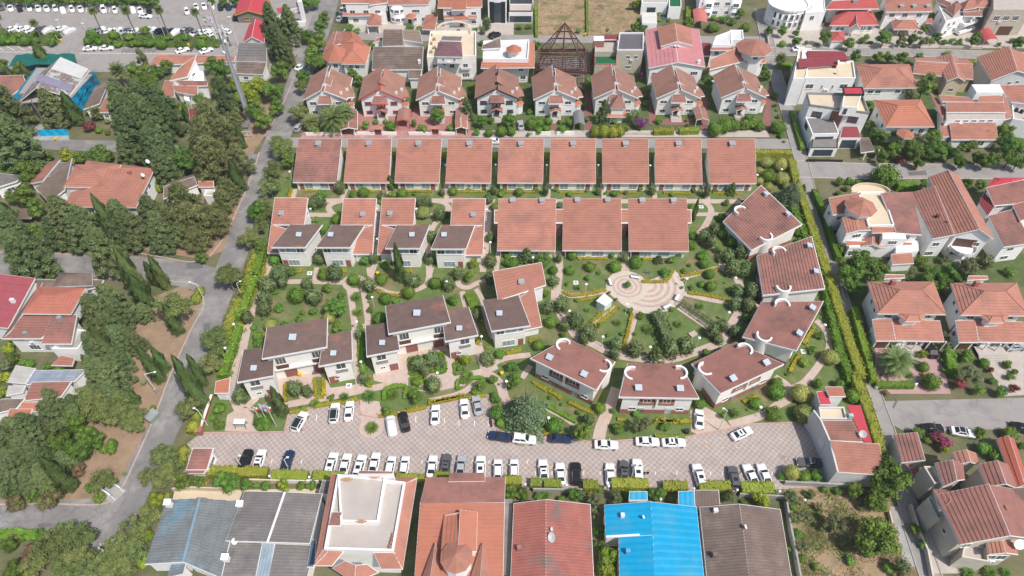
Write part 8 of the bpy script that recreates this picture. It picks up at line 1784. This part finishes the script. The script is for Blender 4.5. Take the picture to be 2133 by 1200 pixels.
def streetlight(r,bx,by,tx,ty,arm,label,base=True):
    p,h=pole_to(r,bx,by,tx,ty);o=thing('street_lamp',label,'street lamp',p)
    a=MB();a.tube((0,0,0),(0,0,h),.10,.06,8);a.build('pole',POLEW,o)
    if base: a=MB();a.tube((0,0,0),(0,0,1.4),.24,n=8);a.build('base',CONC,o)
    a=MB();a.tube((0,0,h),(arm,.2,h+.5),.07,.05,6);k=a.build('arm',POLEW,o);a=MB();a.box(arm - .1 if arm > 0 else arm - .35,.06,h+.44,arm+.35 if arm > 0 else arm+.1,.34,h+.56);a.build('lamp_head',GLOBE,k)
streetlight('C1',1270,885,1190,735,2.0,'tall street lamp with one arm on the dry verge');streetlight('C1',1640,120,1600,10,-1.2,'thin street lamp post at the side street corner',False);streetlight('D4',530,490,565,335,-.6,'slim floodlight pole on the paved drive',False)
streetlight('D2',528,685,490,598,.6,'slim lamp pole over the black estate car',False);streetlight('D2',900,692,860,612,.6,'slim lamp pole over the navy sedan',False);streetlight('D2',240,330,178,215,-.5,'slim lamp pole beside the red entrance fence',False);streetlight('C2',290,225,225,120,.8,'pale lamp post under the leaning pine on the left road',False);streetlight('D3',1680,880,1690,790,.4,'slim pole beside the grey sedan with sunroof',False)
for i,(bx,by,tx,ty) in enumerate([(525,290,465,165),(990,325,960,240),(1245,318,1215,220),(1335,305,1275,145),(1515,330,1490,240),(470,325,420,215),(190,290,170,200),(1925,380,1835,140),(690,240,660,190)]):
    p,h=pole_to('A1',bx,by,tx,ty);o=link('light_pole',None,None,p);a=MB();a.tube((0,0,0),(0,0,h),.09,.06,6);a.build('pole',POLEW,o);a=MB();a.box(-.5,-.15,h,.5,.15,h+.16);a.build('lamp_head',GLOBE,o);later(o,'slender white light pole','street lamp','light poles of the top car park',(p.x,p.y,h))
FL={'red': mat('flag_red',(.55,.03,.04),.7,.04),'white': mat('flag_white',(.78,.78,.78),.7,.04),'green': mat('flag_green',(.02,.30,.08),.7,.04),'lilac': mat('flag_lilac',(.66,.58,.72),.7,.06),'emblem': mat('flag_emblem',(.45,.16,.42),.7,.05)}
def flag(r,bx,by,tx,ty,kind,label):
    p,h=pole_to(r,bx,by,tx,ty);o=thing('flagpole',label,'flagpole',p,0,'flagpoles');a=MB();a.tube((0,0,0),(0,0,h),.06,.04,7);a.build('pole',POLEW,o)
    fw,fh=(1.3,2.2) if kind=='lilac' else (.7,2.0)       # hanging cloth: narrow,folded
    fl=link('flag',None,o)
    bands=[('lilac',0,1)] if kind=='lilac' else [('green',.67,1),('white',.34,.66),('red',0,.33)]
    for c,v0,v1 in bands:
        m_=MB();N=6
        for i in range(N):
            f= lambda u,v: (u*fw,.16*math.sin(u*9)*(1.2 - v),h - .15 - (1 - v)*fh - .35*u)
            m_.poly((f(i/N,v0),f((i+1)/N,v0),f((i+1)/N,v1),f(i/N,v1)))
        k=m_.build('flag',FL[c],o)
    if kind=='lilac': m_=MB();m_.lathe((0,0,0),[(.34,0),(.34,.01)],10);k2=m_.build('emblem',FL['emblem'],o,loc=(fw*.5,-.2,h - .15 - fh*.55));k2.rotation_euler=(R(90),0,0)
    bpy.data.objects.remove(fl)
flag('D2',672,305,603,165,'iran','left flagpole with drooping red tipped flag');flag('D2',727,308,652,157,'lilac','middle flagpole with a lilac and white flag');flag('D2',797,342,712,160,'iran','right flagpole with drooping red tipped flag')
flag('A1',1662,225,1632,130,'iran','flagpole with green white red flag in the top car park');flag('A1',1705,230,1672,125,'lilac','flagpole with a white flag in the top car park')
p,h=pole_to('A1',2010,975,1705,18);mst=thing('telecom_mast','tall grey lattice telecom mast beside the left road','mast',p);mark('the telecom mast','A1',2010,975)
a=MB();a.tube((0,0,0),(0,0,h*.80),.62,.42,10);a.build('shaft',mat('mast_grey',(.44,.46,.48),.5,.06,metal=.3),mst)
a=MB();z=0
while z < h*.78: rr=.72 - .2*z/h;a.box(rr*.8,-.28,z,rr*.8+.28,.28,z+.07);z+=.45
a.tube((.6,-.3,0),(.5,-.3,h*.8),.05,n=4);a.tube((.9,.28,0),(.7,.28,h*.8),.05,n=4);k=a.build('ladder',GALV,mst);k['kind']='stuff'
a=MB();a.lathe((0,0,h*.78),[(1.3,0),(1.3,.15)],12);a.build('platform',GALV,mst)
for i in range(6):
    t=i*math.pi/3;a=MB();x,y=1.35*math.cos(t),1.35*math.sin(t);a.box(x - .16,y - .16,h*.74,x+.16,y+.16,h*.74+2.4);a.build('antenna_panel',TRIM,mst)
for i,(dz,rr) in enumerate(((.70,.5),(.66,.4),(.62,.45))): a=MB();t=i*2.1;a.tube((.6*math.cos(t),.6*math.sin(t),h*dz),(1.0*math.cos(t),1.0*math.sin(t),h*dz),rr,n=12);a.build('dish',TRIM,mst)
a=MB()
for sx,sy in ((-.4,-.4),(.4,-.4),(.4,.4),(-.4,.4)): a.tube((sx,sy,h*.78),(sx*.5,sy*.5,h),.10,n=4)
for k in range(14):
    z0,z1=h*(.78+.22*k/14),h*(.78+.22*(k+1)/14);s0=.4*(1 - .6*k/14);a.tube((-s0,-s0,z0),(s0,s0,z1),.07,n=4);a.tube((s0,-s0,z0),(-s0,s0,z1),.07,n=4)
k=a.build('lattice_top',mat('mast_white',(.6,.55,.54),.5,.1,3),mst);k['kind']='stuff'
p=at('A1',1985,1060);cb=thing('equipment_cage','small grey equipment cabin in a white fence under the mast','cabin',p);a=MB();a.box(-1.4,-1,0,1.2,1.2,2.2);a.build('wall',CONC,cb);a=MB();a.slab([(-1.7,-1.3,2.3),(1.5,-1.3,2.3),(1.5,1.5,2.6),(-1.7,1.5,2.6)],.1);a.build('roof',GREYR,cb)
for x in (-2.4,-1.2,0,1.2,2.4): a=MB();a.box(x - .06,-2.6,0,x+.06,-2.48,1.9);a.build('fence_post',POLEW,cb)
for z in (.5,1.7): a=MB();a.box(-2.4,-2.58,z,2.4,-2.5,z+.1);a.build('fence_rail',POLEW,cb)
p=at('A2',410,200);gw=thing('arched_gateway','white arched gateway with faint red script beside trees','gateway',p);q=at('A2',250,195)
a=MB();a.box(-.6,-.6,0,.6,.6,8.4);a.build('pillar',WHITE,gw);N=10;pts_=[]
for i in range(N+1): t=i/N;pts_.append(Vector((0 - t*8.5,1.2 - t*2.4,6.4 - 2.4*t*t)))
a=MB();b=MB()
for i in range(N):
    u,v=pts_[i],pts_[i+1];a.slab([(u.x,u.y - .5,u.z),(u.x,u.y+.5,u.z),(v.x,v.y+.5,v.z),(v.x,v.y - .5,v.z)],.25)
    b.poly([(u.x,u.y - .52,u.z - 1.9),(v.x,v.y - .52,v.z - 1.9),(v.x,v.y - .52,v.z - .2),(u.x,u.y - .52,u.z - .2)])
a.build('arch',GALV,gw);sg=b.build('sign_band',TRIM,gw);w_=MB()
for i in range(7):                   # joined cursive strokes,too blurred in the photograph to read
    t0=.22+i*.09;u=pts_[0].lerp(pts_[N],t0);z=6.4 - 2.4*t0*t0 - 1.1;w_.box(u.x - .36,u.y - .58,z - .12,u.x+.30,u.y - .55,z+.04);w_.box(u.x - .08,u.y - .58,z - .1,u.x+.08,u.y - .55,z+(.5 if i % 2 else .25))
w_.build('red_script',mat('script_red',(.55,.12,.13),.6,.05),sg);a=MB();a.box(-3.6,-1.0,0,.6,-.1,1.5);a.build('plinth_wall',WHITE,gw);a=MB();a.slab([(-9.5,3.2,4.2),(-2.5,3.2,5.0),(-4.2,.2,4.0),(-8.4,.2,3.2)],.2);a.build('side_roof',CRIM,gw)
def wall_line(r,pts_,h,w,m,label,name='garden_wall',cat='wall',cap=None):
    P=[at(*q) if isinstance(q[0],str) else at(r,*q) for q in pts_];c=P[0].lerp(P[-1],.5);c.z=0;o=thing(name,label,cat,c)
    for a_,b_ in zip(P[:-1],P[1:]):
        k=MB();k.obox((a_.x,a_.y,-.1),(b_.x,b_.y,-.1),w,h+.1);k.build('wall',m,o,off=c)
        if cap: k=MB();k.obox((a_.x,a_.y,h),(b_.x,b_.y,h),w+.14,.08);k.build('coping',cap,o,off=c)
    return o
o=wall_line('D2',[(188,395),(285,105)],.9,.35,mat('fence_red',(.42,.10,.07),.8,.15,3),'red entrance fence with white coping beside the left road','entrance_fence','fence',TRIM)
p=at('D2',188,395);k=MB();k.box(-.6,-.6,0,.6,.6,1.5);k.build('gate_pier',BRICK,o,off=None,loc=p - o.location)
for a_ in [('D2',[(560,790),(880,800)],1.2,.25,SAND,'cream wall behind the leftmost box hedges'),('D2',[(890,795),(1150,800)],1.2,.25,WHITE,'white wall beside the tiled flat roof house'),('D3',[(890,985),(1285,990)],1.3,.25,CONC,'grey wall behind the weathered red gable'),('D4',[(690,1022),(1060,1042)],1.2,.25,CONC,'grey wall behind the rightmost box hedge'),('D5',[(155,585),(190,800),(230,1000),(270,1220)],1.4,.3,CONC,'long weathered wall left of the vacant plot'),('D5',[(150,462),(690,488)],1.3,.3,CONC,'weathered wall along the top of the vacant plot'),('D5',[(990,690),(1015,790)],1.0,.3,SAND,'short wall stub right of the vacant plot'),('D5',[(1155,640),(1230,880),(1290,1010),(1330,1220)],1.3,.3,CR2,'cream wall of the corner villa along the right lane'),
           ('A2',[(415,1092),(710,1088)],1.0,.25,WHITE,'white front wall of the westmost gabled villa'),('A2',[(800,1088),(965,1088)],1.0,.25,WHITE,'white wall left of the crimson trimmed villa gate'),('A2',[(1038,1088),(1150,1088)],1.0,.25,WHITE,'white wall right of the crimson trimmed villa gate'),('A2',[(1245,1088),(1420,1088)],1.0,.25,WHITE,'white wall left of the yellow framed villa gate'),('A2',[(1500,1088),(1620,1088)],1.0,.25,WHITE,'white wall right of the yellow framed villa gate'),('A3',[(190,1088),(335,1085)],1.0,.25,WHITE,'white wall left of the steel frame villa gate'),('A3',[(385,1085),(525,1085)],1.0,.25,WHITE,'white wall right of the steel frame villa gate'),('A3',[(910,1090),(1140,1090)],1.0,.2,CR2,'pale stone wall before the turret bay villa'),
           ('C5',[(375,1112),(505,1090)],1.1,.25,WHITE,'white wall left end before the left twin villa'),('C5',[(635,1115),(745,1092)],1.1,.25,WHITE,'white wall by the left twin villa gate'),('D4',[(1790,160),(1900,130)],1.0,.2,WHITE,'white wall stub by the right lane bend'),('B4',[(610,120),(855,125)],.9,.12,BLACK,'dark railing before the black and white villa'),('A4',[(770,380),(1330,372)],.8,.2,CR2,'low pale wall before the top right gardens'),('A4',[(1420,385),(1760,395)],.8,.2,CR2,'low wall before the curved balcony house'),('A4',[(1310,210),(1420,355)],.9,.2,CR2,'slanting garden wall beside the curved balcony house'),('D6',[(285,150),(420,140),(700,150)],1.2,.25,SAND,'cream wall behind the worn blue roof'),('A4',[(20,250),(40,400)],1.2,.2,CR2,'wall at the head of the right lane')]: wall_line(a_[0],a_[1],*a_[2:5],a_[5])
for r,x,y,lb in (('A2',1000,1065,'crimson trimmed villa'),('A2',1460,1062,'yellow framed villa')):
    p=at(r,x,y+22);o=thing('gate_portal',f'small white gate portal with a red roof, {lb}','gate',p)
    for sx in (-1.1,1.1): a=MB();a.box(sx - .18,-.2,0,sx+.18,.2,2.3);a.build('pier',WHITE,o)
    a=MB();a.slab([(-1.6,-.7,2.3),(1.6,-.7,2.3),(1.6,0,2.8),(-1.6,0,2.8)],.12);a.slab([(1.6,.7,2.3),(-1.6,.7,2.3),(-1.6,0,2.8),(1.6,0,2.8)],.12);a.build('roof',RED,o);a=MB();a.box(-.9,-.04,0,.9,.04,1.7);a.build('gate_leaf',mat('gate_maroon',(.25,.07,.07),.6,.1),o)
h=House('carport_roof','small red gabled carport beside the yellow framed villa','A2',(1670,1060),'carport');h.gable([(1620,1035,2.5),(1715,1035,2.5),(1710,965,2.5),(1618,965,2.5)],3.1,'y',RED,None,rim=.1);col_(h,[(1628,1090),(1708,1090)],.1,0,2.5,WHITE,'post')
h=House('carport_roof','brown-red carport below the date palms','A2',(760,1080),'carport');h.gable([(690,1045,2.5),(830,1040,2.5),(830,900,2.5),(730,905,2.5)],3.1,'y',REDD,None,rim=.1);col_(h,[(705,1100),(815,1100)],.1,0,2.5,WHITE,'post')
# ------------------------------------------------------------------ benches,bins,people and small things
def bench(r,x,y,rot,label):
    o=thing('garden_bench',label,'bench',at(r,x,y,.3)*1,R(rot),'garden benches');o.location.z=.12
    a=MB();a.box(-.95,-.3,.42,.95,.25,.5);a.build('seat',POLEW,o);a=MB();a.slab([(-.95,.24,.55),(.95,.24,.55),(.95,.38,1.0),(-.95,.38,1.0)],.06);a.build('backrest',GALV,o)
    for sx in (-.8,.8): a=MB();a.box(sx - .05,-.26,0,sx+.05,.26,.42);a.build('leg',RAIL,o)
bench('C3',1240,228,100,'white bench on the left rim of the plaza');bench('C3',1442,188,-12,'white bench on the upper rim of the plaza');bench('C3',1782,352,60,'white bench on the right rim of the plaza');bench('C3',1700,425,30,'white bench on the lower right rim of the plaza');bench('C4',480,305,30,'white bench beside the radial path of the plaza') if False else None
o=thing('swing_seat','white canopied swing seat in the paved court','seat',at('D2',518,340));a=MB();a.slab([(-1.05,-.5,1.7),(1.05,-.5,1.7),(1.05,.5,1.85),(-1.05,.5,1.85)],.08);a.build('canopy',TRIM,o);a=MB();a.box(-.85,-.3,.5,.85,.25,.6);a.build('seat',GALV,o);a=MB();a.box(-.85,.22,.6,.85,.3,1.1);a.build('backrest',GALV,o)
for sx in (-1,1):
    for sy in (-.5,.5): a=MB();a.tube((sx*1.0,sy*1.3,0),(sx*.95,sy*.3,1.7),.05,n=5);a.build('leg',RAIL,o)
YB=mat('bin_yellow',(.68,.46,.02),.5,.06)
for r,x,y,lb in (('A1',495,330,'in the top car park by the left island'),('A1',1308,350,'by the right island of the top car park'),('A1',455,1125,'below the blue tarpaulin fence'),('B4',1358,168,'on the right side street'),('C2',1380,40,'beside the third L-shaped house path'),('C2',752,852,'in the left three-roof court'),('C3',368,962,'at the path fork below the tilted house'),('B1',350,70,'by the upper left side street'),('A4',1915,402,'on the top right street'),('A3',615,282,'at the corner of the vacant plots'),('A1',1520,365,'below the front row of the car park')):
    p=at(r,x,y,.5);p.z=.06;o=thing('waste_bin',f'yellow waste bin {lb}','bin',p,0,'yellow waste bins');a=MB();a.lathe((0,0,0),[(.30,.05),(.38,.9)],8);a.build('body',YB,o);a=MB();a.lathe((0,0,.9),[(.42,0),(.42,.06),(.15,.22)],8);a.build('lid',YB,o)
for r,x,y in (('C3',965,230),('C2',833,38),('B3',1782,625),('C4',1215,768),('C2',1148,945)):
    p=at(r,x,y);o=link('inspection_cover',None,None,p);a=MB();a.box(-.55,-.55,-.02,.55,.55,.14);a.build('frame',TRIM,o);a=MB();a.box(-.3,-.3,.14,.3,.3,.17);a.build('cover',CONC,o);later(o,'square white inspection cover','cover','inspection covers',(p.x,p.y,.1))
p=at('C4',190,612);o=thing('stone_slab','pinkish stone block on the lawn below the plaza','slab',p,R(30));a=MB();a.box(-.8,-.6,0,.8,.6,.45);a.build('block',mat('stone_pink',(.50,.38,.34),.9,.1,2),o)
p=at('C1',1240,1090);o=thing('skip_bin','grey-green dumpster beside the left road','dumpster',p,R(60));a=MB();a.slab([(-1.1,-.8,1.2),(1.1,-.8,1.2),(1.1,.8,1.2),(-1.1,.8,1.2)],1.1);a.build('body',mat('dumpster_green',(.22,.28,.22),.7,.15,2),o);a=MB();a.slab([(-1.15,-.85,1.25),(1.15,-.85,1.25),(1.15,.9,1.45),(-1.15,.9,1.45)],.08);a.build('lid',GALV,o)
p=at('D1',915,520);o=thing('ruined_booth','small broken white booth at the road junction','booth',p,R(-30));a=MB()
for x0,x1 in ((-1.6,-.9),(-.2,.3),(1.0,1.6)): a.box(x0,-1,0,x1,-.8,2.0)
a.box(-1.6,-1,1.6,1.6,-.8,2.1);a.build('front_wall',WHITE,o);a=MB();a.box(-1.6,.8,0,1.6,1.0,1.6);a.build('back_wall',WHITE,o);a=MB();a.box(-1.9,-1.6,0,1.9,1.3,.18);a.build('base_slab',CONC,o)
p=at('D4',268,510);o=thing('black_bin','black bin on the kerb by the square-on fan house lawn','bin',p);a=MB();a.box(-.35,-.3,.05,.35,.3,.9);a.build('body',BLACK,o);a=MB();a.slab([(-.4,-.36,.95),(.4,-.36,.95),(.4,.36,1.05),(-.4,.36,1.05)],.08);a.build('lid',BLACK,o)
def wheel_(mb,c,r,w=.05,n=12):
    for i in range(n):
        t0,t1=2*math.pi*i/n,2*math.pi*(i+1)/n;mb.tube((c[0]+r*math.cos(t0),c[1],c[2]+r*math.sin(t0)),(c[0]+r*math.cos(t1),c[1],c[2]+r*math.sin(t1)),w,n=4,cap=False)
bk={}
def two_wheeler(r,x,y,rot,motor,look,phrase):
    key=motor
    if key not in bk:
        P=[];w=.10 if motor else .035
        for cx in (-.55,.55): m_=MB();wheel_(m_,(cx,0,.33),.30,w);P.append(('wheel',m_,TYRE))
        m_=MB()
        for a_,b_ in (((-.55,0,.33),(-.1,0,.8)),((-.1,0,.8),(.4,0,.8)),((.4,0,.8),(.0,0,.35)),((0,0,.35),(-.55,0,.33)),((.55,0,.33),(.4,0,.95))): m_.tube(a_,b_,.06 if motor else .025,n=5)
        P.append(('frame',m_,BLACK if motor else GALV));m_=MB();m_.box(-.45,-.13,.78,.15,.13,.92) if motor else m_.box(-.22,-.07,.85,0,.07,.9);P.append(('saddle',m_,BLACK));m_=MB();m_.tube((.38,-.32,1.0),(.38,.32,1.0),.025,n=5);P.append(('handlebar',m_,BLACK))
        if motor: m_=MB();m_.box(-.1,-.15,.3,.3,.15,.75);P.append(('engine',m_,GALV))
        L_=[]
        for n_,m_,mm in P: d=bpy.data.meshes.new(n_);d.from_pydata(m_.v,[],m_.f);d.materials.append(mm);L_.append(d)
        bk[key]=L_
    p=at(r,x,y,.4);p.z=.05;o=link('motorbike' if motor else 'bicycle',None,None,p,R(rot))
    for d in bk[key]: link(d.name.split('.')[0],d,o)
    o['phrase']=phrase;later(o,look,'motorbike' if motor else 'bicycle','parked motorbikes' if motor else 'bicycles in the rack',(p.x,p.y,.4))
for i in range(9): two_wheeler('A1',995+i*31,408,70,False,'grey parked bicycle','in the rack of the top car park')
two_wheeler('D3',555,428,100,True,'black motorbike','beside the cedar on the parking lot');two_wheeler('D3',1792,842,20,True,'black motorbike','in the lower parking row');two_wheeler('A1',1545,400,80,True,'dark motorbike','in the lower car park bays')
def person(r,x,y,rot,top,legs,label,stride=.16):
    p=at(r,x,y);p.z=.03;J=[(0,0,.95),(0,0,1.2),(0,0,1.42),(0,0,1.52),(0,.02,1.66),(.19,0,1.40),(.25,.02,1.14),(.24,.12,.90),(-.19,0,1.40),(-.25,-.02,1.14),(-.24,.02,.88),(.1,0,.88),(.11,stride,.48),(.11,stride*.8,.06),(.11,stride+.14,.03),(-.1,0,.88),(-.11,-stride*.3,.48),(-.11,-stride*1.6,.08),(-.11,-stride*1.6+.16,.03)]
    E=[(0,1),(1,2),(2,3),(3,4),(2,5),(5,6),(6,7),(2,8),(8,9),(9,10),(0,11),(11,12),(12,13),(13,14),(0,15),(15,16),(16,17),(17,18)]
    rad=[.15,.14,.16,.06,.10,.075,.05,.035,.075,.05,.035,.10,.075,.05,.035,.10,.075,.05,.035]
    me=bpy.data.meshes.new('person');me.from_pydata(J,E,[]);o=link('person',me,None,p,R(rot));o.modifiers.new('skin','SKIN');me.skin_vertices.new() if not me.skin_vertices else None
    for i,d in enumerate(me.skin_vertices[0].data): d.radius=(rad[i],rad[i]*.8);d.use_root=(i==0)
    s_=o.modifiers.new('smooth','SUBSURF');s_.levels=1;s_.render_levels=1
    me.materials.append(top);tag(o,label,'person')
    hm=MB();hm.lathe((0,.0,1.64),[(.09,0),(.115,.06),(.09,.14),(.03,.17)],8);hm.build('hair',mat('hair_dark',(.02,.015,.012),.7),o)
    lg=MB()
    for sx,a_,b_,c_ in ((.1,(.1,0,.9),(.11,stride,.48),(.11,stride*.8,.1)),(-.1,(-.1,0,.9),(-.11,-stride*.3,.48),(-.11,-stride*1.6,.1))): lg.tube(a_,b_,.115,.09,8);lg.tube(b_,c_,.09,.07,8)
    lg.build('trousers',legs,o)
CB,CR_,CN=mat('cloth_black',(.02,.02,.025),.9),mat('cloth_red',(.55,.03,.05),.9),mat('cloth_navy',(.03,.04,.09),.9)
person('C4',642,330,100,CR_,mat('cloth_pale',(.55,.53,.5),.9),'person in red walking the path behind the fan houses');person('A1',1842,335,20,CN,CB,'person in dark navy standing near the telecom mast');person('A1',1860,372,-60,CB,CB,'person in black walking with long stride near the mast',.24);person('A2',348,58,0,CB,CB,'person in black walking by the arched gateway')
A0,A1_=at('C3',1800,405),at('C3',2060,590);c=A0.lerp(A1_,.5);c.z=0;o=thing('arbour_tunnel','long wire-hoop arbour tunnel running right from the plaza','arbour',c);d=(A1_ - A0);L_=d.length;d.normalize();n=Vector((-d.y,d.x,0));NH=9
for i in range(NH):
    q=A0+d*(L_*i/(NH - 1));a=MB()
    for k in range(8):
        t0,t1=math.pi*k/8,math.pi*(k+1)/8;f= lambda t: q+n*math.cos(t)*.9+Vector((0,0,1.9*math.sin(t)));a.tube(f(t0),f(t1),.035,n=4,cap=False)
    a.build('hoop',GALV,o,off=c)
a=MB()
for k in range(6):
    t=math.pi*(k+.8)/7;f= n*math.cos(t)*.9+Vector((0,0,1.9*math.sin(t)));a.tube(A0+f,A1_+f,.02,n=4,cap=False)
k=a.build('wire',mat('wire_green',(.10,.14,.08),.7),o,off=c);k['kind']='stuff'
nv=900;tt=rng.random(nv)*L_;ta=rng.random(nv)*math.pi;X=np.array(A0 - c)+np.outer(tt,np.array(d))+np.outer(np.cos(ta)*.9,np.array(n));X[:,2]=1.9*np.sin(ta);N_=rnd_dir(nv);k=link('climber_leaves',quad_mesh('climber_leaves',leaves(X,N_,.13),rng.random(nv),LM['olive']),o);k['kind']='stuff'
for i,(x,y) in enumerate(((1830,215),(1818,280),(1290,375),(1235,320),(1835,155))):
    p=at('C3',x,y);o=link('flower_urn',None,None,p);a=MB();a.lathe((0,0,.1),[(.22,0),(.14,.15),(.32,.5),(.36,.55)],10);a.build('pot',mat('terracotta',(.40,.24,.17),.85,.1),o);link('plant',V['shrub'][0],o,(0,0,.5),0,(.36,.36,.36));later(o,'planted terracotta urn','urn','planted urns round the plaza',(p.x,p.y,.5))
def kerb_line(q,m=KERB):
    P=smooth_line([Vector((p.x,p.y,0)) for p in W(q)]);k=MB()
    for a_,b_ in zip(P[:-1],P[1:]): k.obox((a_.x,a_.y,-.02),(b_.x,b_.y,-.02),.24,.17)
    struct(k.build('kerb',m))
KR=mat('kerb_worn_red',(.46,.36,.32),.9,.18,1.2)
for q in ([(421,620),(424,640),(398,688),(354,785),(319,876),(275,975),(258,1010),(235,1040),(200,1052),(100,1050),(-40,1052)],[(-40,583),(100,588),(260,580),(340,585),(405,592),(421,606),(421,620)],[(-40,525),(150,530),(250,524),(330,535),(395,546),(430,540)],[(437,535),(470,490),(491,445),(512,398),(530,352),(540,318)],[(552,285),(577,240),(597,200),(613,160)],[(-40,1102),(100,1105),(190,1112)]): kerb_line(q,KR)
hz=MB();hz.box(-600,-120,-1.1,600,700,118);hz=hz.build('haze',bpy.data.materials.new('haze_air'));hz['kind']='stuff'
hm=hz.data.materials[0];hm.use_nodes=True;ht=hm.node_tree;ht.nodes.remove(ht.nodes['Principled BSDF']);pv_=ht.nodes.new('ShaderNodeVolumePrincipled');pv_.inputs['Color'].default_value=(.86,.90,.95,1);pv_.inputs['Density'].default_value=.00012;ht.links.new(pv_.outputs[0],ht.nodes['Material Output'].inputs['Volume'])
# ------------------------------------------------------------------ labels: what each remaining thing stands next to
for nm,r,x,y in (('the plaza','F',1345,603),('the parking lot kerb','F',1000,880),('the flagpoles','D2',740,300),('the left road','F',440,670),('the upper left road','F',600,200),('the lower left road','F',320,930),('the vacant plot','D5',600,800),('the top vacant plots','A3',600,120),('the car park islands','A1',1200,330),('the car park edge','A1',700,0),('the left car island','A1',250,300),('the palm path','C2',1240,300),('the ring path','C2',1190,110),('the left garden lawn','C2',700,320),('the parking lot island','D2',1563,350),('the dry verge','C1',1250,550),('the lower left side street','D1',250,700),('the bottom left corner','D1',150,1100),('the left road junction','D1',950,560),('the bottom of the left road','D1',1000,950),('the upper left side street','B1',650,20),('the left side street','B1',700,900),('the side street corner','B1',1650,880),('the casuarina grove','B1',1500,600),('the conifer grove','B1',1020,680),('the mast road trees','A1',1250,900),('the yellow topiary garden','B4',390,200),('the right lane','F',1745,600),('the right side street','B4',1300,160),('the top right street','A4',900,430),('the right visitor car park','D5',1500,0),('the lawn by the drive','D4',700,330),('the fan garden paths','C3',1700,600),('the cedar','D3',840,400),('the back lane','F',1200,270),('the gravel drive trees','D1',600,150),('the oleanders','D1',330,600),('the right courtyard','C2',1800,900),('the left courtyard','C2',760,960),('the left boundary path','C2',300,560),('the villa back gardens','A2',800,620),('the lower right gate','D5',1250,880)): mark(nm,r,x,y)
groups_={}
for o,look,(u,w) in PENDING:
    ph=o.get('phrase') or ''
    if 'phrase' in o: del o['phrase']
    if not ph:
        if o['group'] in ('hedges',): pass
        n_,lx,ly=min(LANDMARK,key=lambda l: (l[1] - u)**2+((l[2] - w)*1.1)**2)
        dx,dy=u - lx,w - ly
        rel='near' if abs(dx)+abs(dy) < 16 else ('left of' if dx < 0 else 'right of') if abs(dx) > abs(dy)*1.1 else ('behind' if dy < 0 else 'in front of')
        ph=f'{rel} {n_}'
    groups_.setdefault((look,ph),[]).append((o,u,w))
NTH=['','second','third','fourth','fifth','sixth','seventh','eighth','ninth','tenth','eleventh','twelfth','thirteenth','fourteenth','fifteenth','sixteenth','seventeenth']
for (look,ph),L_ in groups_.items():
    n=len(L_)
    if n==1: L_[0][0]['label']=f'{look} {ph}';continue
    hz=max(u for _,u,_ in L_) - min(u for _,u,_ in L_) >=max(w for*_,w in L_) - min(w for*_,w in L_)
    L_.sort(key=lambda e: e[1] if hz else e[2]);a_,b_=('left','right') if hz else ('top','bottom')
    for i,(o,*_) in enumerate(L_):
        if n==2: od=f'{a_} of two' if i==0 else f'{b_} of two'
        elif i==0: od=f'{a_}most'
        elif i==n - 1: od=f'{b_}most'
        elif i <=n//2: od=f'{NTH[i]} from {a_}'
        else: od=f'{NTH[n - 1 - i]} from {b_}'
        od=od.replace('topmost','topmost one').replace('bottommost','lowest one')
        if i==n - 2 and n > 3: od=f'second from {b_}'
        o['label']=f'{look}, {od}, {ph}'
